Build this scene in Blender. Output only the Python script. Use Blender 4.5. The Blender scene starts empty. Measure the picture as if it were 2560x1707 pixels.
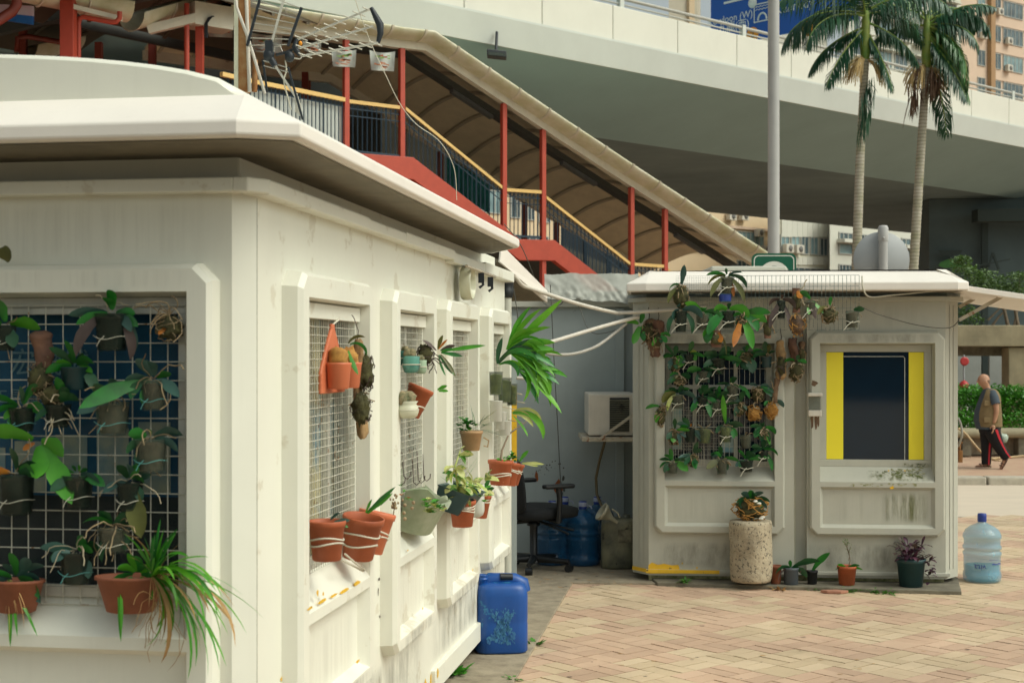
import bpy, math, random
from mathutils import Vector as V, Matrix, noise
sc = bpy.context.scene
COL = sc.collection
rnd = random.Random(11)
PI = math.pi
# ---- camera constants used to lay the place out in metres ----
F, HX, HY, CZ = 3555.6, 1280.0, 885.0, 1.63
K = 2560/2352.0
def P(x, y, Y): return V(((x-HX)/F*Y, Y, CZ-(y-HY)/F*Y))
def q(x, y): return (x*K, y*K)
def hit(x, y, p0, n):
    r = V(((x-HX)/F, 1, -(y-HY)/F)); o = V((0, 0, CZ))
    return o + r*((p0-o).dot(n)/r.dot(n))
def gnd(x, y, z=0.0): return P(x, y, (CZ-z)*F/(y-HY))
BASE = {}
def tag(o, label=None, cat=None, group=None, kind=None):
    if label: o['label'] = label
    if cat: o['category'] = cat
    if group: o['group'] = group
    if kind: o['kind'] = kind
    return o
def thing(name, label, cat, loc, group=None):
    o = bpy.data.objects.new(name, None); COL.objects.link(o)
    o.location = loc; o.empty_display_size = .05
    BASE[o] = V(loc)
    return tag(o, label, cat, group)
def frame(w):
    w = w.normalized(); a = V((0, 0, 1)) if abs(w.z) < .9 else V((0, 1, 0))
    u = a.cross(w).normalized(); return u, w.cross(u), w
class MB:
    def __init__(s): s.v = []; s.f = []; s.m = []; s.s = []; s.mi = 0; s.sm = False
    def add(s, vs, fs, smooth=None):
        b = len(s.v); s.v += [V(x) for x in vs]
        for f in fs:
            s.f.append([b+i for i in f]); s.m.append(s.mi); s.s.append(s.sm if smooth is None else smooth)
        return s
    def poly(s, pts): return s.add(pts, [list(range(len(pts)))], False)
    def par(s, o, a, b, c):            # parallelepiped
        o = V(o); a = V(a); b = V(b); c = V(c)
        if a.cross(b).dot(c) < 0: a, b = b, a
        vs = [o, o+a, o+a+b, o+b, o+c, o+a+c, o+a+b+c, o+b+c]
        return s.add(vs, [(3,2,1,0),(4,5,6,7),(0,1,5,4),(1,2,6,5),(2,3,7,6),(3,0,4,7)], False)
    def box(s, c, sx, sy, sz, ax=None):
        X, Y, Z = ax if ax else (V((1,0,0)), V((0,1,0)), V((0,0,1)))
        c = V(c); return s.par(c-X*sx/2-Y*sy/2-Z*sz/2, X*sx, Y*sy, Z*sz)
    def prism(s, poly, vec):
        poly = [V(p) for p in poly]; vec = V(vec); n = len(poly)
        nn = V((0,0,0))
        for i in range(n): nn += poly[i].cross(poly[(i+1) % n])
        if nn.dot(vec) < 0: poly = poly[::-1]
        vs = poly+[p+vec for p in poly]
        fs = [list(range(n))[::-1], list(range(n, 2*n))]+[(i, (i+1) % n, n+(i+1) % n, n+i) for i in range(n)]
        return s.add(vs, fs, False)
    def rings(s, R, cap=True, smooth=True, closed=True):
        n = len(R[0]); vs = [p for r in R for p in r]; fs = []
        for k in range(len(R)-1):
            for i in range(n if closed else n-1):
                j = (i+1) % n
                fs.append((k*n+i, k*n+j, (k+1)*n+j, (k+1)*n+i))
        s.add(vs, fs, smooth)
        if cap and closed:
            s.add(R[0], [list(range(n))[::-1]], False); s.add(R[-1], [list(range(n))], False)
        return s
    def tube(s, pts, r, n=8, cap=True, flat=None):
        pts = [V(p) for p in pts]; R = []; u = None
        for i, p in enumerate(pts):
            t = (pts[min(i+1, len(pts)-1)]-pts[max(i-1, 0)])
            if t.length < 1e-9: t = V((0,0,1))
            t.normalize()
            if u is None: u = frame(t)[0]
            u = (u-t*u.dot(t)); u = u.normalized() if u.length > 1e-6 else frame(t)[0]
            w = t.cross(u); rr = r[i] if isinstance(r, (list, tuple)) else r
            ph = PI/n if n == 4 else 0
            R.append([p+u*math.cos(2*PI*k/n+ph)*rr+w*math.sin(2*PI*k/n+ph)*rr for k in range(n)])
        return s.rings(R, cap, n > 4)
    def rod(s, a, b, r, n=6): return s.tube([a, b], r, n)
    def lathe(s, prof, c, n=20, up=None, sq=0, e=(1, 1), amp=0, seed=0, cap=True):
        u, w, t = frame(V(up)) if up is not None else (V((1,0,0)), V((0,1,0)), V((0,0,1)))
        c = V(c); R = []
        for r, z in prof:
            ring = []
            for k in range(n):
                a = 2*PI*k/n; ca, sa = math.cos(a), math.sin(a); rr = r
                if sq: rr = r/((abs(ca)**sq+abs(sa)**sq)**(1/sq))
                if amp: rr *= 1+amp*noise.noise(V((ca*1.7, sa*1.7, z*9+seed)))
                ring.append(c+u*ca*rr*e[0]+w*sa*rr*e[1]+t*z)
            R.append(ring)
        return s.rings(R, cap, True)
    def blob(s, c, rx, ry, rz, amp=.3, seed=0, n=10, fr=2.2):
        c = V(c); R = []
        for i in range(n+1):
            th = PI*i/n; ring = []
            for k in range(n+4):
                a = 2*PI*k/(n+4); d = V((math.sin(th)*math.cos(a), math.sin(th)*math.sin(a), -math.cos(th)))
                f = 1+amp*noise.noise(d*fr+V((seed*3.1, seed*1.7, seed)))
                ring.append(c+V((d.x*rx*f, d.y*ry*f, d.z*rz*f)))
            R.append(ring)
        return s.rings(R, False, True)
    def leaf(s, b, d, L, W, droop=.6, fold=.25, n=7, tip=.75, twist=0, up=V((0,0,1)), neck=.25, face=None):
        b = V(b); d = V(d).normalized(); p = b.copy(); vs = []; fs = []
        side = d.cross(up)
        if side.length < .05: side = d.cross(V((.3, -1, .1)))
        side.normalize(); ax = side.copy()
        if face is not None:
            s2 = d.cross(face)
            if s2.length > .1:
                s2.normalize(); s2 = s2 if s2.dot(side) >= 0 else -s2; side = (side*.35+s2).normalized()
        if twist: side = Matrix.Rotation(twist, 3, d) @ side
        for i in range(n+1):
            t = i/n
            w = W*.5*max(.02, (neck+(1-neck)*math.sin(PI*min(1, t**tip)*.5+0) if t < .5 else 1)*math.cos(max(0, t-.5)*PI)**.62 if t < 1 else .02)
            nn = side.cross(d).normalized()
            vs += [p-side*w+nn*w*fold, p, p+side*w+nn*w*fold]
            if i < n:
                rot = Matrix.Rotation(-droop/n, 3, ax)
                d = rot @ d; side = rot @ side; p = p+d*(L/n)
        for i in range(n):
            a = i*3; fs += [(a, a+1, a+4, a+3), (a+1, a+2, a+5, a+4)]
        return s.add(vs, fs, True)
    def build(s, name, mat, parent=None, loc=None, bevel=0, seg=2, label=None):
        me = bpy.data.meshes.new(name)
        o0 = BASE[parent] if parent is not None else (V(loc) if loc is not None else V((0,0,0)))
        me.from_pydata([tuple(v-o0) for v in s.v], [], s.f)
        mats = mat if isinstance(mat, (list, tuple)) else [mat]
        for m in mats: me.materials.append(m)
        me.polygons.foreach_set('material_index', s.m)
        me.polygons.foreach_set('use_smooth', s.s)
        me.update()
        o = bpy.data.objects.new(name, me); COL.objects.link(o)
        if parent is not None: o.parent = parent; BASE[o] = o0
        else: o.location = o0; BASE[o] = o0
        if bevel:
            b = o.modifiers.new('bevel', 'BEVEL'); b.width = bevel; b.segments = seg; b.limit_method = 'ANGLE'; b.angle_limit = math.radians(35)
            b.harden_normals = False
        if label: o['label'] = label
        return o
def solo(mb, name, mat, label, cat, loc, group=None, bevel=0, kind=None):
    o = mb.build(name, mat, None, loc, bevel); return tag(o, label, cat, group, kind)
def setting(mb, name, mat, kind='structure', loc=(0,0,0), bevel=0):
    o = mb.build(name, mat, None, loc, bevel); o['kind'] = kind; return o
def text_mesh(body, size, o, right, up, mat, name, parent=None, loc=None, align='CENTER', ext=.001, label=None):
    cu = bpy.data.curves.new('t', 'FONT'); cu.body = body; cu.size = size; cu.align_x = align; cu.align_y = 'CENTER'; cu.extrude = ext
    cu.resolution_u = 3
    ob = bpy.data.objects.new('t', cu); COL.objects.link(ob)
    dg = bpy.context.evaluated_depsgraph_get(); dg.update()
    me = bpy.data.meshes.new_from_object(ob.evaluated_get(dg))
    r = V(right).normalized(); u = V(up).normalized(); n = r.cross(u)
    m = MB(); vs = [V(o)+r*v.co.x+u*v.co.y+n*v.co.z for v in me.vertices]
    m.add(vs, [list(p.vertices) for p in me.polygons], False)
    bpy.data.objects.remove(ob); bpy.data.curves.remove(cu); bpy.data.meshes.remove(me)
    return m.build(name, mat, parent, loc, label=label)
# ---------------- materials ----------------
def nmat(name):
    m = bpy.data.materials.new(name); m.use_nodes = True
    nt = m.node_tree; b = nt.nodes['Principled BSDF']; return m, nt, b
def N(nt, t, **kw):
    n = nt.nodes.new(t)
    for k, v in kw.items(): setattr(n, k, v)
    return n
def ramp(nt, src, a, b, ca, cb):
    r = N(nt, 'ShaderNodeValToRGB'); r.color_ramp.elements[0].position = a; r.color_ramp.elements[1].position = b
    r.color_ramp.elements[0].color = (*ca, 1); r.color_ramp.elements[1].color = (*cb, 1)
    nt.links.new(src, r.inputs[0]); return r.outputs[0]
def mixc(nt, f, a, b, mode='MIX'):
    m = N(nt, 'ShaderNodeMix', data_type='RGBA', blend_type=mode); nt.links.new(f, m.inputs[0]) if hasattr(f, 'links') else setattr(m.inputs[0], 'default_value', f)
    for i, x in ((6, a), (7, b)):
        if hasattr(x, 'links'): nt.links.new(x, m.inputs[i])
        else: m.inputs[i].default_value = (*x, 1)
    return m.outputs[2]
def band_mat(name, c, c2, scale):
    m, nt, b = nmat(name); b.inputs['Roughness'].default_value = .9; tc = N(nt, 'ShaderNodeTexCoord'); w = N(nt, 'ShaderNodeTexWave', bands_direction='Z'); w.inputs['Scale'].default_value = scale; w.inputs['Distortion'].default_value = 1.5; w.inputs['Detail'].default_value = 2; w.inputs['Detail Scale'].default_value = 3
    nt.links.new(tc.outputs['Object'], w.inputs[0]); c0 = ramp(nt, w.outputs['Fac'], .05, .45, c2, c); c1 = ramp(nt, noise_tex(nt, 4, 5), .4, .7, (1,1,1), (.62,.66,.5)); nt.links.new(mixc(nt, 1.0, c0, c1, 'MULTIPLY'), b.inputs['Base Color']); return m
def noise_tex(nt, scale, detail=4, stretch=None, rough=.6, coord='Object'):
    tc = N(nt, 'ShaderNodeTexCoord'); oi = N(nt, 'ShaderNodeObjectInfo'); ad = N(nt, 'ShaderNodeVectorMath', operation='MULTIPLY_ADD'); ad.inputs[1].default_value = (7.3, 5.1, 3.7)
    nt.links.new(oi.outputs['Random'], ad.inputs[0]); nt.links.new(tc.outputs[coord], ad.inputs[2]); src = ad.outputs[0]
    if stretch:
        mp = N(nt, 'ShaderNodeMapping'); mp.inputs['Scale'].default_value = stretch; nt.links.new(src, mp.inputs[0]); src = mp.outputs[0]
    n = N(nt, 'ShaderNodeTexNoise'); n.inputs['Scale'].default_value = scale; n.inputs['Detail'].default_value = detail; n.inputs['Roughness'].default_value = rough
    nt.links.new(src, n.inputs['Vector']); return n.outputs['Fac']
def bump(nt, b, h, strength=.2, dist=.01):
    n = N(nt, 'ShaderNodeBump'); n.inputs['Strength'].default_value = strength; n.inputs['Distance'].default_value = dist
    nt.links.new(h, n.inputs['Height']); nt.links.new(n.outputs[0], b.inputs['Normal'])
def M(name, c, rough=.6, var=.15, vs=14, c2=None, streak=0, sc_=None, spots=None, bmp=0, bs=60, metal=0, alpha=1, spec=.5, transl=0, lo=.35, hi=.7):
    m, nt, b = nmat(name); b.inputs['Roughness'].default_value = rough; b.inputs['Metallic'].default_value = metal
    b.inputs['Specular IOR Level'].default_value = spec
    c2 = c2 or tuple(x*(1-var) for x in c)
    col = ramp(nt, noise_tex(nt, vs, 5), lo, hi, c, c2)
    if streak:
        f = ramp(nt, noise_tex(nt, 34, 5, (1, 1, .035), .7), .52, .85, (0,0,0), (streak,)*3)
        col = mixc(nt, f, col, sc_ or tuple(x*.55 for x in c))
    if spots:
        f = ramp(nt, noise_tex(nt, spots[1], 6, None, .65), spots[2], spots[2]+.04, (0,0,0), (1,1,1))
        col = mixc(nt, f, col, spots[0])
    nt.links.new(col, b.inputs['Base Color'])
    if bmp: bump(nt, b, noise_tex(nt, bs, 6), bmp)
    if alpha < 1: b.inputs['Alpha'].default_value = alpha
    if transl:
        t = N(nt, 'ShaderNodeBsdfTranslucent'); nt.links.new(col, t.inputs[0]); mx = N(nt, 'ShaderNodeMixShader'); mx.inputs[0].default_value = transl
        nt.links.new(b.outputs[0], mx.inputs[1]); nt.links.new(t.outputs[0], mx.inputs[2]); nt.links.new(mx.outputs[0], nt.nodes['Material Output'].inputs[0])
    return m
MT = {}
def D(k, *a, **kw): MT[k] = M(k, *a, **kw)
W1 = (.76, .755, .655); W2 = (.47, .47, .40)
D('white', W1, .42, .05, 3, streak=.08, sc_=(.50, .46, .36), spots=((.63, .60, .49), 5, .60), bmp=.06, bs=240)
D('white_left', W1, .42, .06, 3, streak=.15, sc_=(.50, .48, .40), bmp=.05, bs=240)
D('grey_white', W2, .5, .10, 4, streak=.25, sc_=(.36, .35, .28), spots=((.36, .33, .24), 16, .74), bmp=.06, bs=200)
D('roof_white', (.82, .77, .70), .5, .06, 3, streak=.1, bmp=.05, bs=200)
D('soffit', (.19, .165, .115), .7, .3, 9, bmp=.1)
D('mould', (.42, .40, .24), .8, .4, 20, c2=(.12, .16, .05))
D('yellow_paint', (.80, .48, .02), .5, .15, 20, spots=((.08, .06, .03), 22, .64))
D('dark_gap', (.03, .032, .03), .8)
D('alu', (.55, .54, .48), .4, .15, 20, metal=.3, streak=.2)
D('wire', (.62, .60, .50), .5, .2, 30, spots=((.3, .16, .06), 24, .62))
D('wire_dark', (.12, .17, .16), .5, .3, 30, spots=((.5, .48, .4), 20, .55))
D('board_blue', (.012, .15, .30), .4, .5, 4, c2=(.006, .07, .16))
D('board_mid', (.20, .38, .46), .5, .4, 9, c2=(.60, .62, .44))
D('dark_interior', (.035, .045, .045), .6, .5, 6, c2=(.012, .018, .02))
D('board_paper', (.88, .80, .46), .7, .3, 3.5, c2=(.42, .62, .72), lo=.46, hi=.58)
D('paper_text', (.22, .42, .50), .6)
D('tinted', (.003, .016, .034), .05, .2, spec=1.0)
D('poster_yellow', (.86, .74, .03), .5, .04, 3)
D('terracotta', (.44, .105, .036), .6, .35, 7, spots=((.55, .28, .17), 18, .66), bmp=.04)
D('terracotta_pale', (.62, .17, .075), .5, .12, 9)
D('terracotta_old', (.30, .10, .05), .7, .35, 12, bmp=.08)
D('teal_glaze', (.10, .30, .24), .25, .4, 16, c2=(.03, .07, .07))
D('celadon', (.38, .52, .36), .3, .2, 12)
D('cream_glaze', (.60, .60, .45), .3, .15, 12)
D('moss_planter', (.22, .27, .16), .7, .35, 10, c2=(.34, .36, .26), bmp=.06)
D('teal_plastic', (.012, .05, .055), .45, .3, 12)
D('basket_tan', (.50, .31, .16), .7, .3, 12, bmp=.1)
D('clear', (.13, .17, .13), .16, .5, 14, alpha=.34, spec=.3)
D('clear_dark', (.03, .05, .04), .2, .5, 14, alpha=.6, spec=.25)
D('milk', (.62, .62, .55), .35, .15, 14, alpha=.85)
D('mix_bark', (.07, .048, .028), .9, .6, 40, c2=(.17, .11, .06), bmp=.4, bs=80)
D('mix_green', (.09, .12, .03), .9, .5, 30, c2=(.30, .34, .07), bmp=.4, bs=80)
D('bark', (.20, .12, .065), .9, .5, 14, c2=(.07, .045, .03), bmp=.5, bs=50)
D('bark_red', (.20, .10, .06), .9, .4, 14, c2=(.09, .05, .04), bmp=.5, bs=50)
D('bark_pale', (.42, .27, .12), .9, .4, 12, c2=(.16, .10, .05), bmp=.6, bs=40)
D('moss', (.09, .085, .03), .95, .6, 30, c2=(.03, .03, .015), bmp=.6, bs=90)
D('root', (.36, .27, .15), .8, .4, 30, c2=(.16, .11, .06))
D('root_pale', (.50, .42, .28), .8, .3, 30)
D('coir', (.50, .26, .06), .9, .4, 40, c2=(.28, .13, .03))
D('leaf_dark', (.014, .105, .030), .35, .5, 9, c2=(.012, .045, .022), transl=.12)
D('leaf_mid', (.026, .25, .030), .35, .4, 9, c2=(.02, .085, .025), transl=.18)
D('leaf_bright', (.085, .36, .02), .4, .35, 7, c2=(.035, .21, .018), transl=.22)
D('leaf_blue', (.05, .13, .10), .35, .4, 9, c2=(.02, .06, .055), transl=.1)
D('leaf_olive', (.13, .14, .03), .4, .4, 9, c2=(.07, .075, .02), transl=.15)
D('leaf_fresh', (.15, .43, .025), .4, .3, 7, c2=(.07, .28, .02), transl=.25)
D('leaf_lime', (.36, .46, .08), .45, .4, 10, c2=(.60, .60, .26), transl=.2)
D('leaf_varieg', (.58, .58, .24), .45, .4, 30, c2=(.14, .30, .05), transl=.2, lo=.46, hi=.54)
D('leaf_orange', (.55, .20, .02), .6, .4, 12, c2=(.30, .10, .02), transl=.15)
D('leaf_brown', (.09, .06, .05), .6, .4, 12, transl=.1)
D('leaf_dry', (.50, .30, .12), .8, .4, 12)
D('leaf_purple', (.05, .022, .045), .5, .4, 12, c2=(.10, .03, .05), transl=.1)
D('cactus', (.10, .12, .06), .9, .5, 50, c2=(.34, .26, .15), bmp=.5, bs=120)
D('tie_white', (.60, .57, .46), .6, .1, 20)
D('tie_teal', (.10, .34, .32), .6, .2, 20)
D('wire_rust', (.07, .045, .035), .7, .3, 30)
D('blue_can', (.005, .07, .30), .38, .2, 6, spots=((.03, .19, .36), 6, .60), bmp=.03)
D('can_scuff', (.05, .20, .36), .7, .4, 30, c2=(.02, .10, .30), bmp=.1)
D('dirty_can', (.20, .19, .12), .5, .5, 7, c2=(.05, .06, .05), spots=((.025, .025, .02), 9, .62))
D('black_plastic', (.008, .010, .012), .45, .3, 20)
D('black_fabric', (.012, .014, .016), .9, .3, 60, bmp=.2, bs=300)
D('steel', (.55, .55, .52), .3, .2, 20, metal=.8)
D('water_blue', (.015, .11, .26), .06, .3, 8, alpha=.62)
D('water_cap', (.02, .05, .28), .4)
D('cap_band', (.38, .42, .55), .4)
D('water_clear', (.20, .47, .62), .05, .25, 8, alpha=.46)
D('ink_blue', (.01, .03, .25), .6)
D('ac_white', (.62, .58, .50), .5, .15, 6, streak=.35, sc_=(.4, .33, .22))
D('grey_wall', (.36, .41, .405), .55, .12, 4, streak=.15, bmp=.04, spots=((.20, .21, .20), 12, .70))
D('pvc', (.62, .58, .50), .45, .15, 10)
D('pvc_grey', (.40, .38, .33), .5, .15, 10)
D('sheet', (.42, .43, .38), .5, .25, 5, alpha=.86)
D('concrete', (.33, .28, .20), .9, .35, 10, c2=(.20, .165, .115), bmp=.35, bs=60, spots=((.12, .1, .07), 24, .66))
D('concrete_dark', (.20, .18, .13), .9, .4, 8, c2=(.10, .09, .065), bmp=.35, bs=60)
D('beam_concrete', (.32, .28, .18), .9, .3, 3, streak=.5, sc_=(.14, .12, .07), bmp=.2)
D('stone', (.47, .40, .28), .95, .35, 7, spots=((.12, .105, .075), 52, .56), bmp=1.0, bs=30)
D('red_paint', (.44, .062, .032), .5, .14, 6, streak=.12)
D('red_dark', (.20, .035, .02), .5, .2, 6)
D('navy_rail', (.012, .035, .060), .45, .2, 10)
D('rail_yellow', (.72, .48, .17), .5, .1, 6)
D('canopy_cream', (.64, .60, .48), .5, .12, 4, streak=.25, sc_=(.45, .38, .18))
D('canopy_gutter', (.62, .60, .47), .5, .2, 3, c2=(.48, .47, .28))
D('canopy_under', (.70, .62, .43), .7, .15, 3)
D('canopy_rib', (.42, .37, .27), .7, .15, 3)
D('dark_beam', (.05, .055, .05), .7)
D('lightbox', (.10, .11, .11), .5)
D('teal_glass', (.02, .19, .20), .2, .4, 3)
D('flyover_paint', (.66, .66, .58), .6, .06, .8, streak=.08)
D('flyover_edge', (.55, .59, .55), .6, .07, .8, streak=.1)
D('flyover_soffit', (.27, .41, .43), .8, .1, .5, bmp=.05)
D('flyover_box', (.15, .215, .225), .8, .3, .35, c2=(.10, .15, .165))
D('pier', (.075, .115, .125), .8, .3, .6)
D('stripe', (.03, .05, .05), .8)
D('mural_green', (.05, .20, .05), .7)
D('tower_pink', (.62, .475, .36), .8, .08, .4)
D('tower_white', (.60, .60, .52), .8, .1, .4, streak=.2)
D('tower_cream', (.66, .52, .34), .8, .1, .4, streak=.15)
D('tower_grey', (.62, .60, .48), .8, .12, .5, streak=.25)
D('win_dark', (.035, .055, .065), .2, .5, .9, c2=(.12, .18, .20))
D('win_pale', (.22, .33, .34), .3, .4, 1.2, c2=(.10, .17, .19))
D('win_frame', (.42, .42, .38), .5)
D('ac_far', (.58, .55, .47), .6, .15, 2)
D('ac_grill', (.15, .15, .14), .7)
D('lamp_post', (.40, .40, .39), .5, .08, 3)
D('sign_back', (.33, .35, .36), .45, .08, 6)
D('sign_green', (.0, .105, .055), .4, .1, 5)
D('sign_white', (.75, .75, .68), .4, .04, 5)
D('sign_blue', (.0, .085, .38), .4, .06, 2)
D('sign_orange', (.80, .30, .01), .5)
MT['palm_trunk'] = band_mat('palm_trunk', (.42, .39, .32), (.28, .26, .21), 4.5)
D('palm_shaft', (.12, .24, .04), .5, .3, 5, c2=(.26, .30, .06))
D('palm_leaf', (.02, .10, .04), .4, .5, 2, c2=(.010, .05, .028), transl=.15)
D('canopy_shade', (.11, .09, .06), .8, .2, 3)  # tan lining darkened: shade under the footbridge roof put into the colour
D('palm_leaf_lit', (.06, .20, .03), .4, .4, 2, c2=(.03, .12, .03), transl=.2)  # brighter copy of the leaf green: light on some fronds put into the colour
D('palm_fruit', (.55, .40, .18), .8, .3, 8)
D('palm_dead', (.10, .055, .03), .9, .4, 4)
D('hedge_leaf', (.09, .34, .02), .45, .6, 3, c2=(.02, .11, .012), transl=.2)
D('bush_leaf', (.10, .19, .035), .5, .5, 3, c2=(.05, .10, .03), transl=.2)
D('twig', (.20, .15, .10), .9, .3, 10)
D('asphalt', (.60, .51, .40), .9, .10, 1.5, bmp=.2, bs=40)
D('kerb_stone', (.45, .41, .33), .9, .25, 6, bmp=.3)
D('far_paving', (.42, .26, .18), .9, .25, 3, c2=(.46, .33, .22), bmp=.2)
D('hose_tan', (.48, .34, .18), .6, .2, 6)
D('hose_brown', (.10, .075, .03), .5)
D('skin', (.42, .22, .13), .55, .12, 10)
D('hair', (.17, .11, .08), .9)
D('shirt_blue', (.055, .075, .095), .9, .2, 20, bmp=.1)
D('vest_tan', (.20, .14, .065), .9, .2, 20, bmp=.15)
D('trouser', (.008, .008, .010), .9, .2, 20)
D('red_stripe', (.55, .02, .035), .8)
D('sandal', (.12, .06, .035), .7)
D('bag', (.45, .55, .45), .3, .3, 9, alpha=.8)
D('rust', (.25, .105, .03), .85, .5, 12, c2=(.40, .27, .13), bmp=.2, lo=.45, hi=.8)
D('rust_bar', (.50, .45, .35), .8, .3, 16, spots=((.25, .10, .04), 20, .58))
D('antenna_alu', (.58, .56, .48), .4, .15, 20, metal=.3)
D('antenna_black', (.012, .018, .024), .5)
D('wire_thin', (.10, .10, .085), .6)
D('banner', (.60, .64, .60), .7, .12, 6)
D('ban_green', (.30, .52, .14), .7)
D('ban_red', (.62, .22, .10), .7)
D('screen_pink', (.60, .45, .60), .4, .2, 4, c2=(.62, .62, .66))
D('screen_blue', (.02, .16, .52), .4)
D('weed', (.08, .26, .03), .5, .4, 20, transl=.2)
D('brick_frag', (.42, .20, .13), .9, .2, 20)
D('beige_tower', (.52, .48, .38), .8, .1, .5)
D('red_post', (.45, .03, .03), .5)

def stain_mat(name, c, scale, stretch, lo, hi, top):
    m, nt, b = nmat(name); b.inputs['Base Color'].default_value = (*c, 1); b.inputs['Roughness'].default_value = .85
    at = N(nt, 'ShaderNodeAttribute'); at.attribute_name = 'fall'; f = ramp(nt, noise_tex(nt, scale, 6, stretch, .7), lo, hi, (0,0,0), (top,)*3)
    mu = N(nt, 'ShaderNodeMath', operation='MULTIPLY'); nt.links.new(at.outputs['Fac'], mu.inputs[0]); nt.links.new(f, mu.inputs[1]); nt.links.new(mu.outputs[0], b.inputs['Alpha']); return m
MT['stain_green'] = stain_mat('stain_green', (.16, .17, .06), 22, (1, 1, .10), .42, .72, .75)
MT['stain_moss'] = stain_mat('stain_moss', (.11, .13, .03), 26, None, .45, .62, .85)
MT['stain_grime'] = stain_mat('stain_grime', (.14, .13, .10), 12, (1, 1, .3), .38, .75, .45)
MT['stain_streak'] = stain_mat('stain_streak', (.28, .26, .20), 30, (1, 1, .035), .45, .8, .15)
def decal(f, t0, t1, z0, z1, off, mat, parent, tilt=0, name='stain'):
    m = MB(); n = 10
    for j in range(n+1):
        for i in range(n+1): m.v.append(f.p(t0+(t1-t0)*i/n, z0+(z1-z0)*j/n, off+tilt*(j/n)))
    for j in range(n):
        for i in range(n):
            a = j*(n+1)+i; m.f.append([a, a+1, a+n+2, a+n+1]); m.m.append(0); m.s.append(True)
    o = m.build(name, MT[mat], parent); at = o.data.attributes.new('fall', 'FLOAT', 'POINT')
    for j in range(n+1):
        for i in range(n+1): at.data[j*(n+1)+i].value = min(1, 1.8*math.sin(PI*i/n))*min(1, 1.6*math.sin(PI*j/n)); 
    return o
# ================= GROUND =================
def brick_mats():
    out = []
    for i, c in enumerate([(.55,.375,.26),(.505,.345,.24),(.575,.40,.28),(.58,.445,.295),(.54,.415,.27),(.61,.475,.32)]):
        out.append(M('paver%d' % i, c, .85, .26, 1.3, bmp=.25, bs=160, spots=((c[0]*.8, c[1]*.8, c[2]*.8), 60, .62)))
    return out
mb = MB(); mb.mi = 0
rb = random.Random(5)
ca, sa = math.cos(math.radians(41)), math.sin(math.radians(41))
UX, UY = V((ca, sa, 0)), V((-sa, ca, 0))
S = .205
for i in range(-10, 75):
    for j in range(-50, 75):
        c = UX*((i+.5)*S)+UY*((j+.5)*S)
        if not (-3.2 < c.x < 8.5 and 3.2 < c.y < 14.35): continue
        k, l = i+j, i-j
        pink = (k % 6 in (0, 1)) or (k % 6 == 2 and l % 4 in (0, 1)) or (k % 6 == 5 and l % 6 == 3)
        if noise.noise(V((k*.35, l*.12, 3.3))) > .28: pink = not pink
        for h in (0, 1):
            mb.mi = (0 if pink else 3)+rb.randrange(3)
            g = .0035
            if (i+j) % 2:
                o = UX*(i*S+g)+UY*(j*S+h*S/2+g); a = UX*(S-2*g); b = UY*(S/2-2*g)
            else:
                o = UX*(i*S+h*S/2+g)+UY*(j*S+g); a = UX*(S/2-2*g); b = UY*(S-2*g)
            t = [rb.uniform(-.0016, .0012) for _ in range(3)]
            top = [o+V((0,0,t[0])), o+a+V((0,0,t[1])), o+a+b+V((0,0,t[2])), o+b+V((0,0,t[0]+t[2]-t[1]))]
            bot = [p+V((0,0,-.016)) for p in top]
            mb.add(top+bot, [(0,1,2,3),(0,4,5,1),(1,5,6,2),(2,6,7,3),(3,7,4,0)], False)
setting(mb, 'paving', brick_mats())
mb = MB(); mb.poly([(-40,-30,-.011),(60,-30,-.011),(60,14.38,-.011),(-40,14.38,-.011)])
setting(mb, 'ground', M('joint', (.24,.19,.13), .95, .4, 6, bmp=.3))
mb = MB(); mb.poly([(-60,14.38,-.06),(90,14.38,-.06),(90,24.9,-.66),(-60,24.9,-.66)])
setting(mb, 'road', MT['asphalt'])
mb = MB(); mb.box((15,14.36,-.035), 110, .05, .05); setting(mb, 'paving_edge', MT['kerb_stone'])
mb = MB(); mb.poly([(-300,25.2,-.53),(400,25.2,-.53),(400,31,-.42),(400,900,-.42),(-300,900,-.42),(-300,31,-.42)])
setting(mb, 'pavement', MT['far_paving'])
mb = MB(); mb2 = rb
for k in range(60):
    x = -14+k*.95
    mb.box((x, 25.05, -.60), .92, .32, .16+rb.uniform(-.01, .01))
setting(mb, 'kerb', MT['kerb_stone'], bevel=.03)
# concrete aprons
a0, a1 = gnd(1431, 1459), gnd(1289, 1700)
dl_ = (a1-a0).normalized()
a2 = a0+dl_*6
mb = MB(); mb.prism([a0+V((0,0,-.01)), a2+V((0,0,-.01)), (-3.5, a2.y, -.01), (-3.5, 12.5, -.01), (1.2, 12.5, -.01), (1.2, a0.y-.05, -.01)], (0,0,.022))
setting(mb, 'concrete_apron', MT['concrete'], bevel=.004)
b0, b1 = gnd(1644, 1464), gnd(2404, 1487); b2 = gnd(2388, 1452)
mb = MB(); mb.prism([b0+V((-.02,.12,-.008)), b0+V((0,0,-.008)), b1+V((0,0,-.008)), b2+V((.02,0,-.008)), b2+V((0,2.4,-.008)), b0+V((-.02,2.4,-.008))], (0,0,.034))
setting(mb, 'concrete_kerb_slab', MT['concrete_dark'], bevel=.006)
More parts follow.
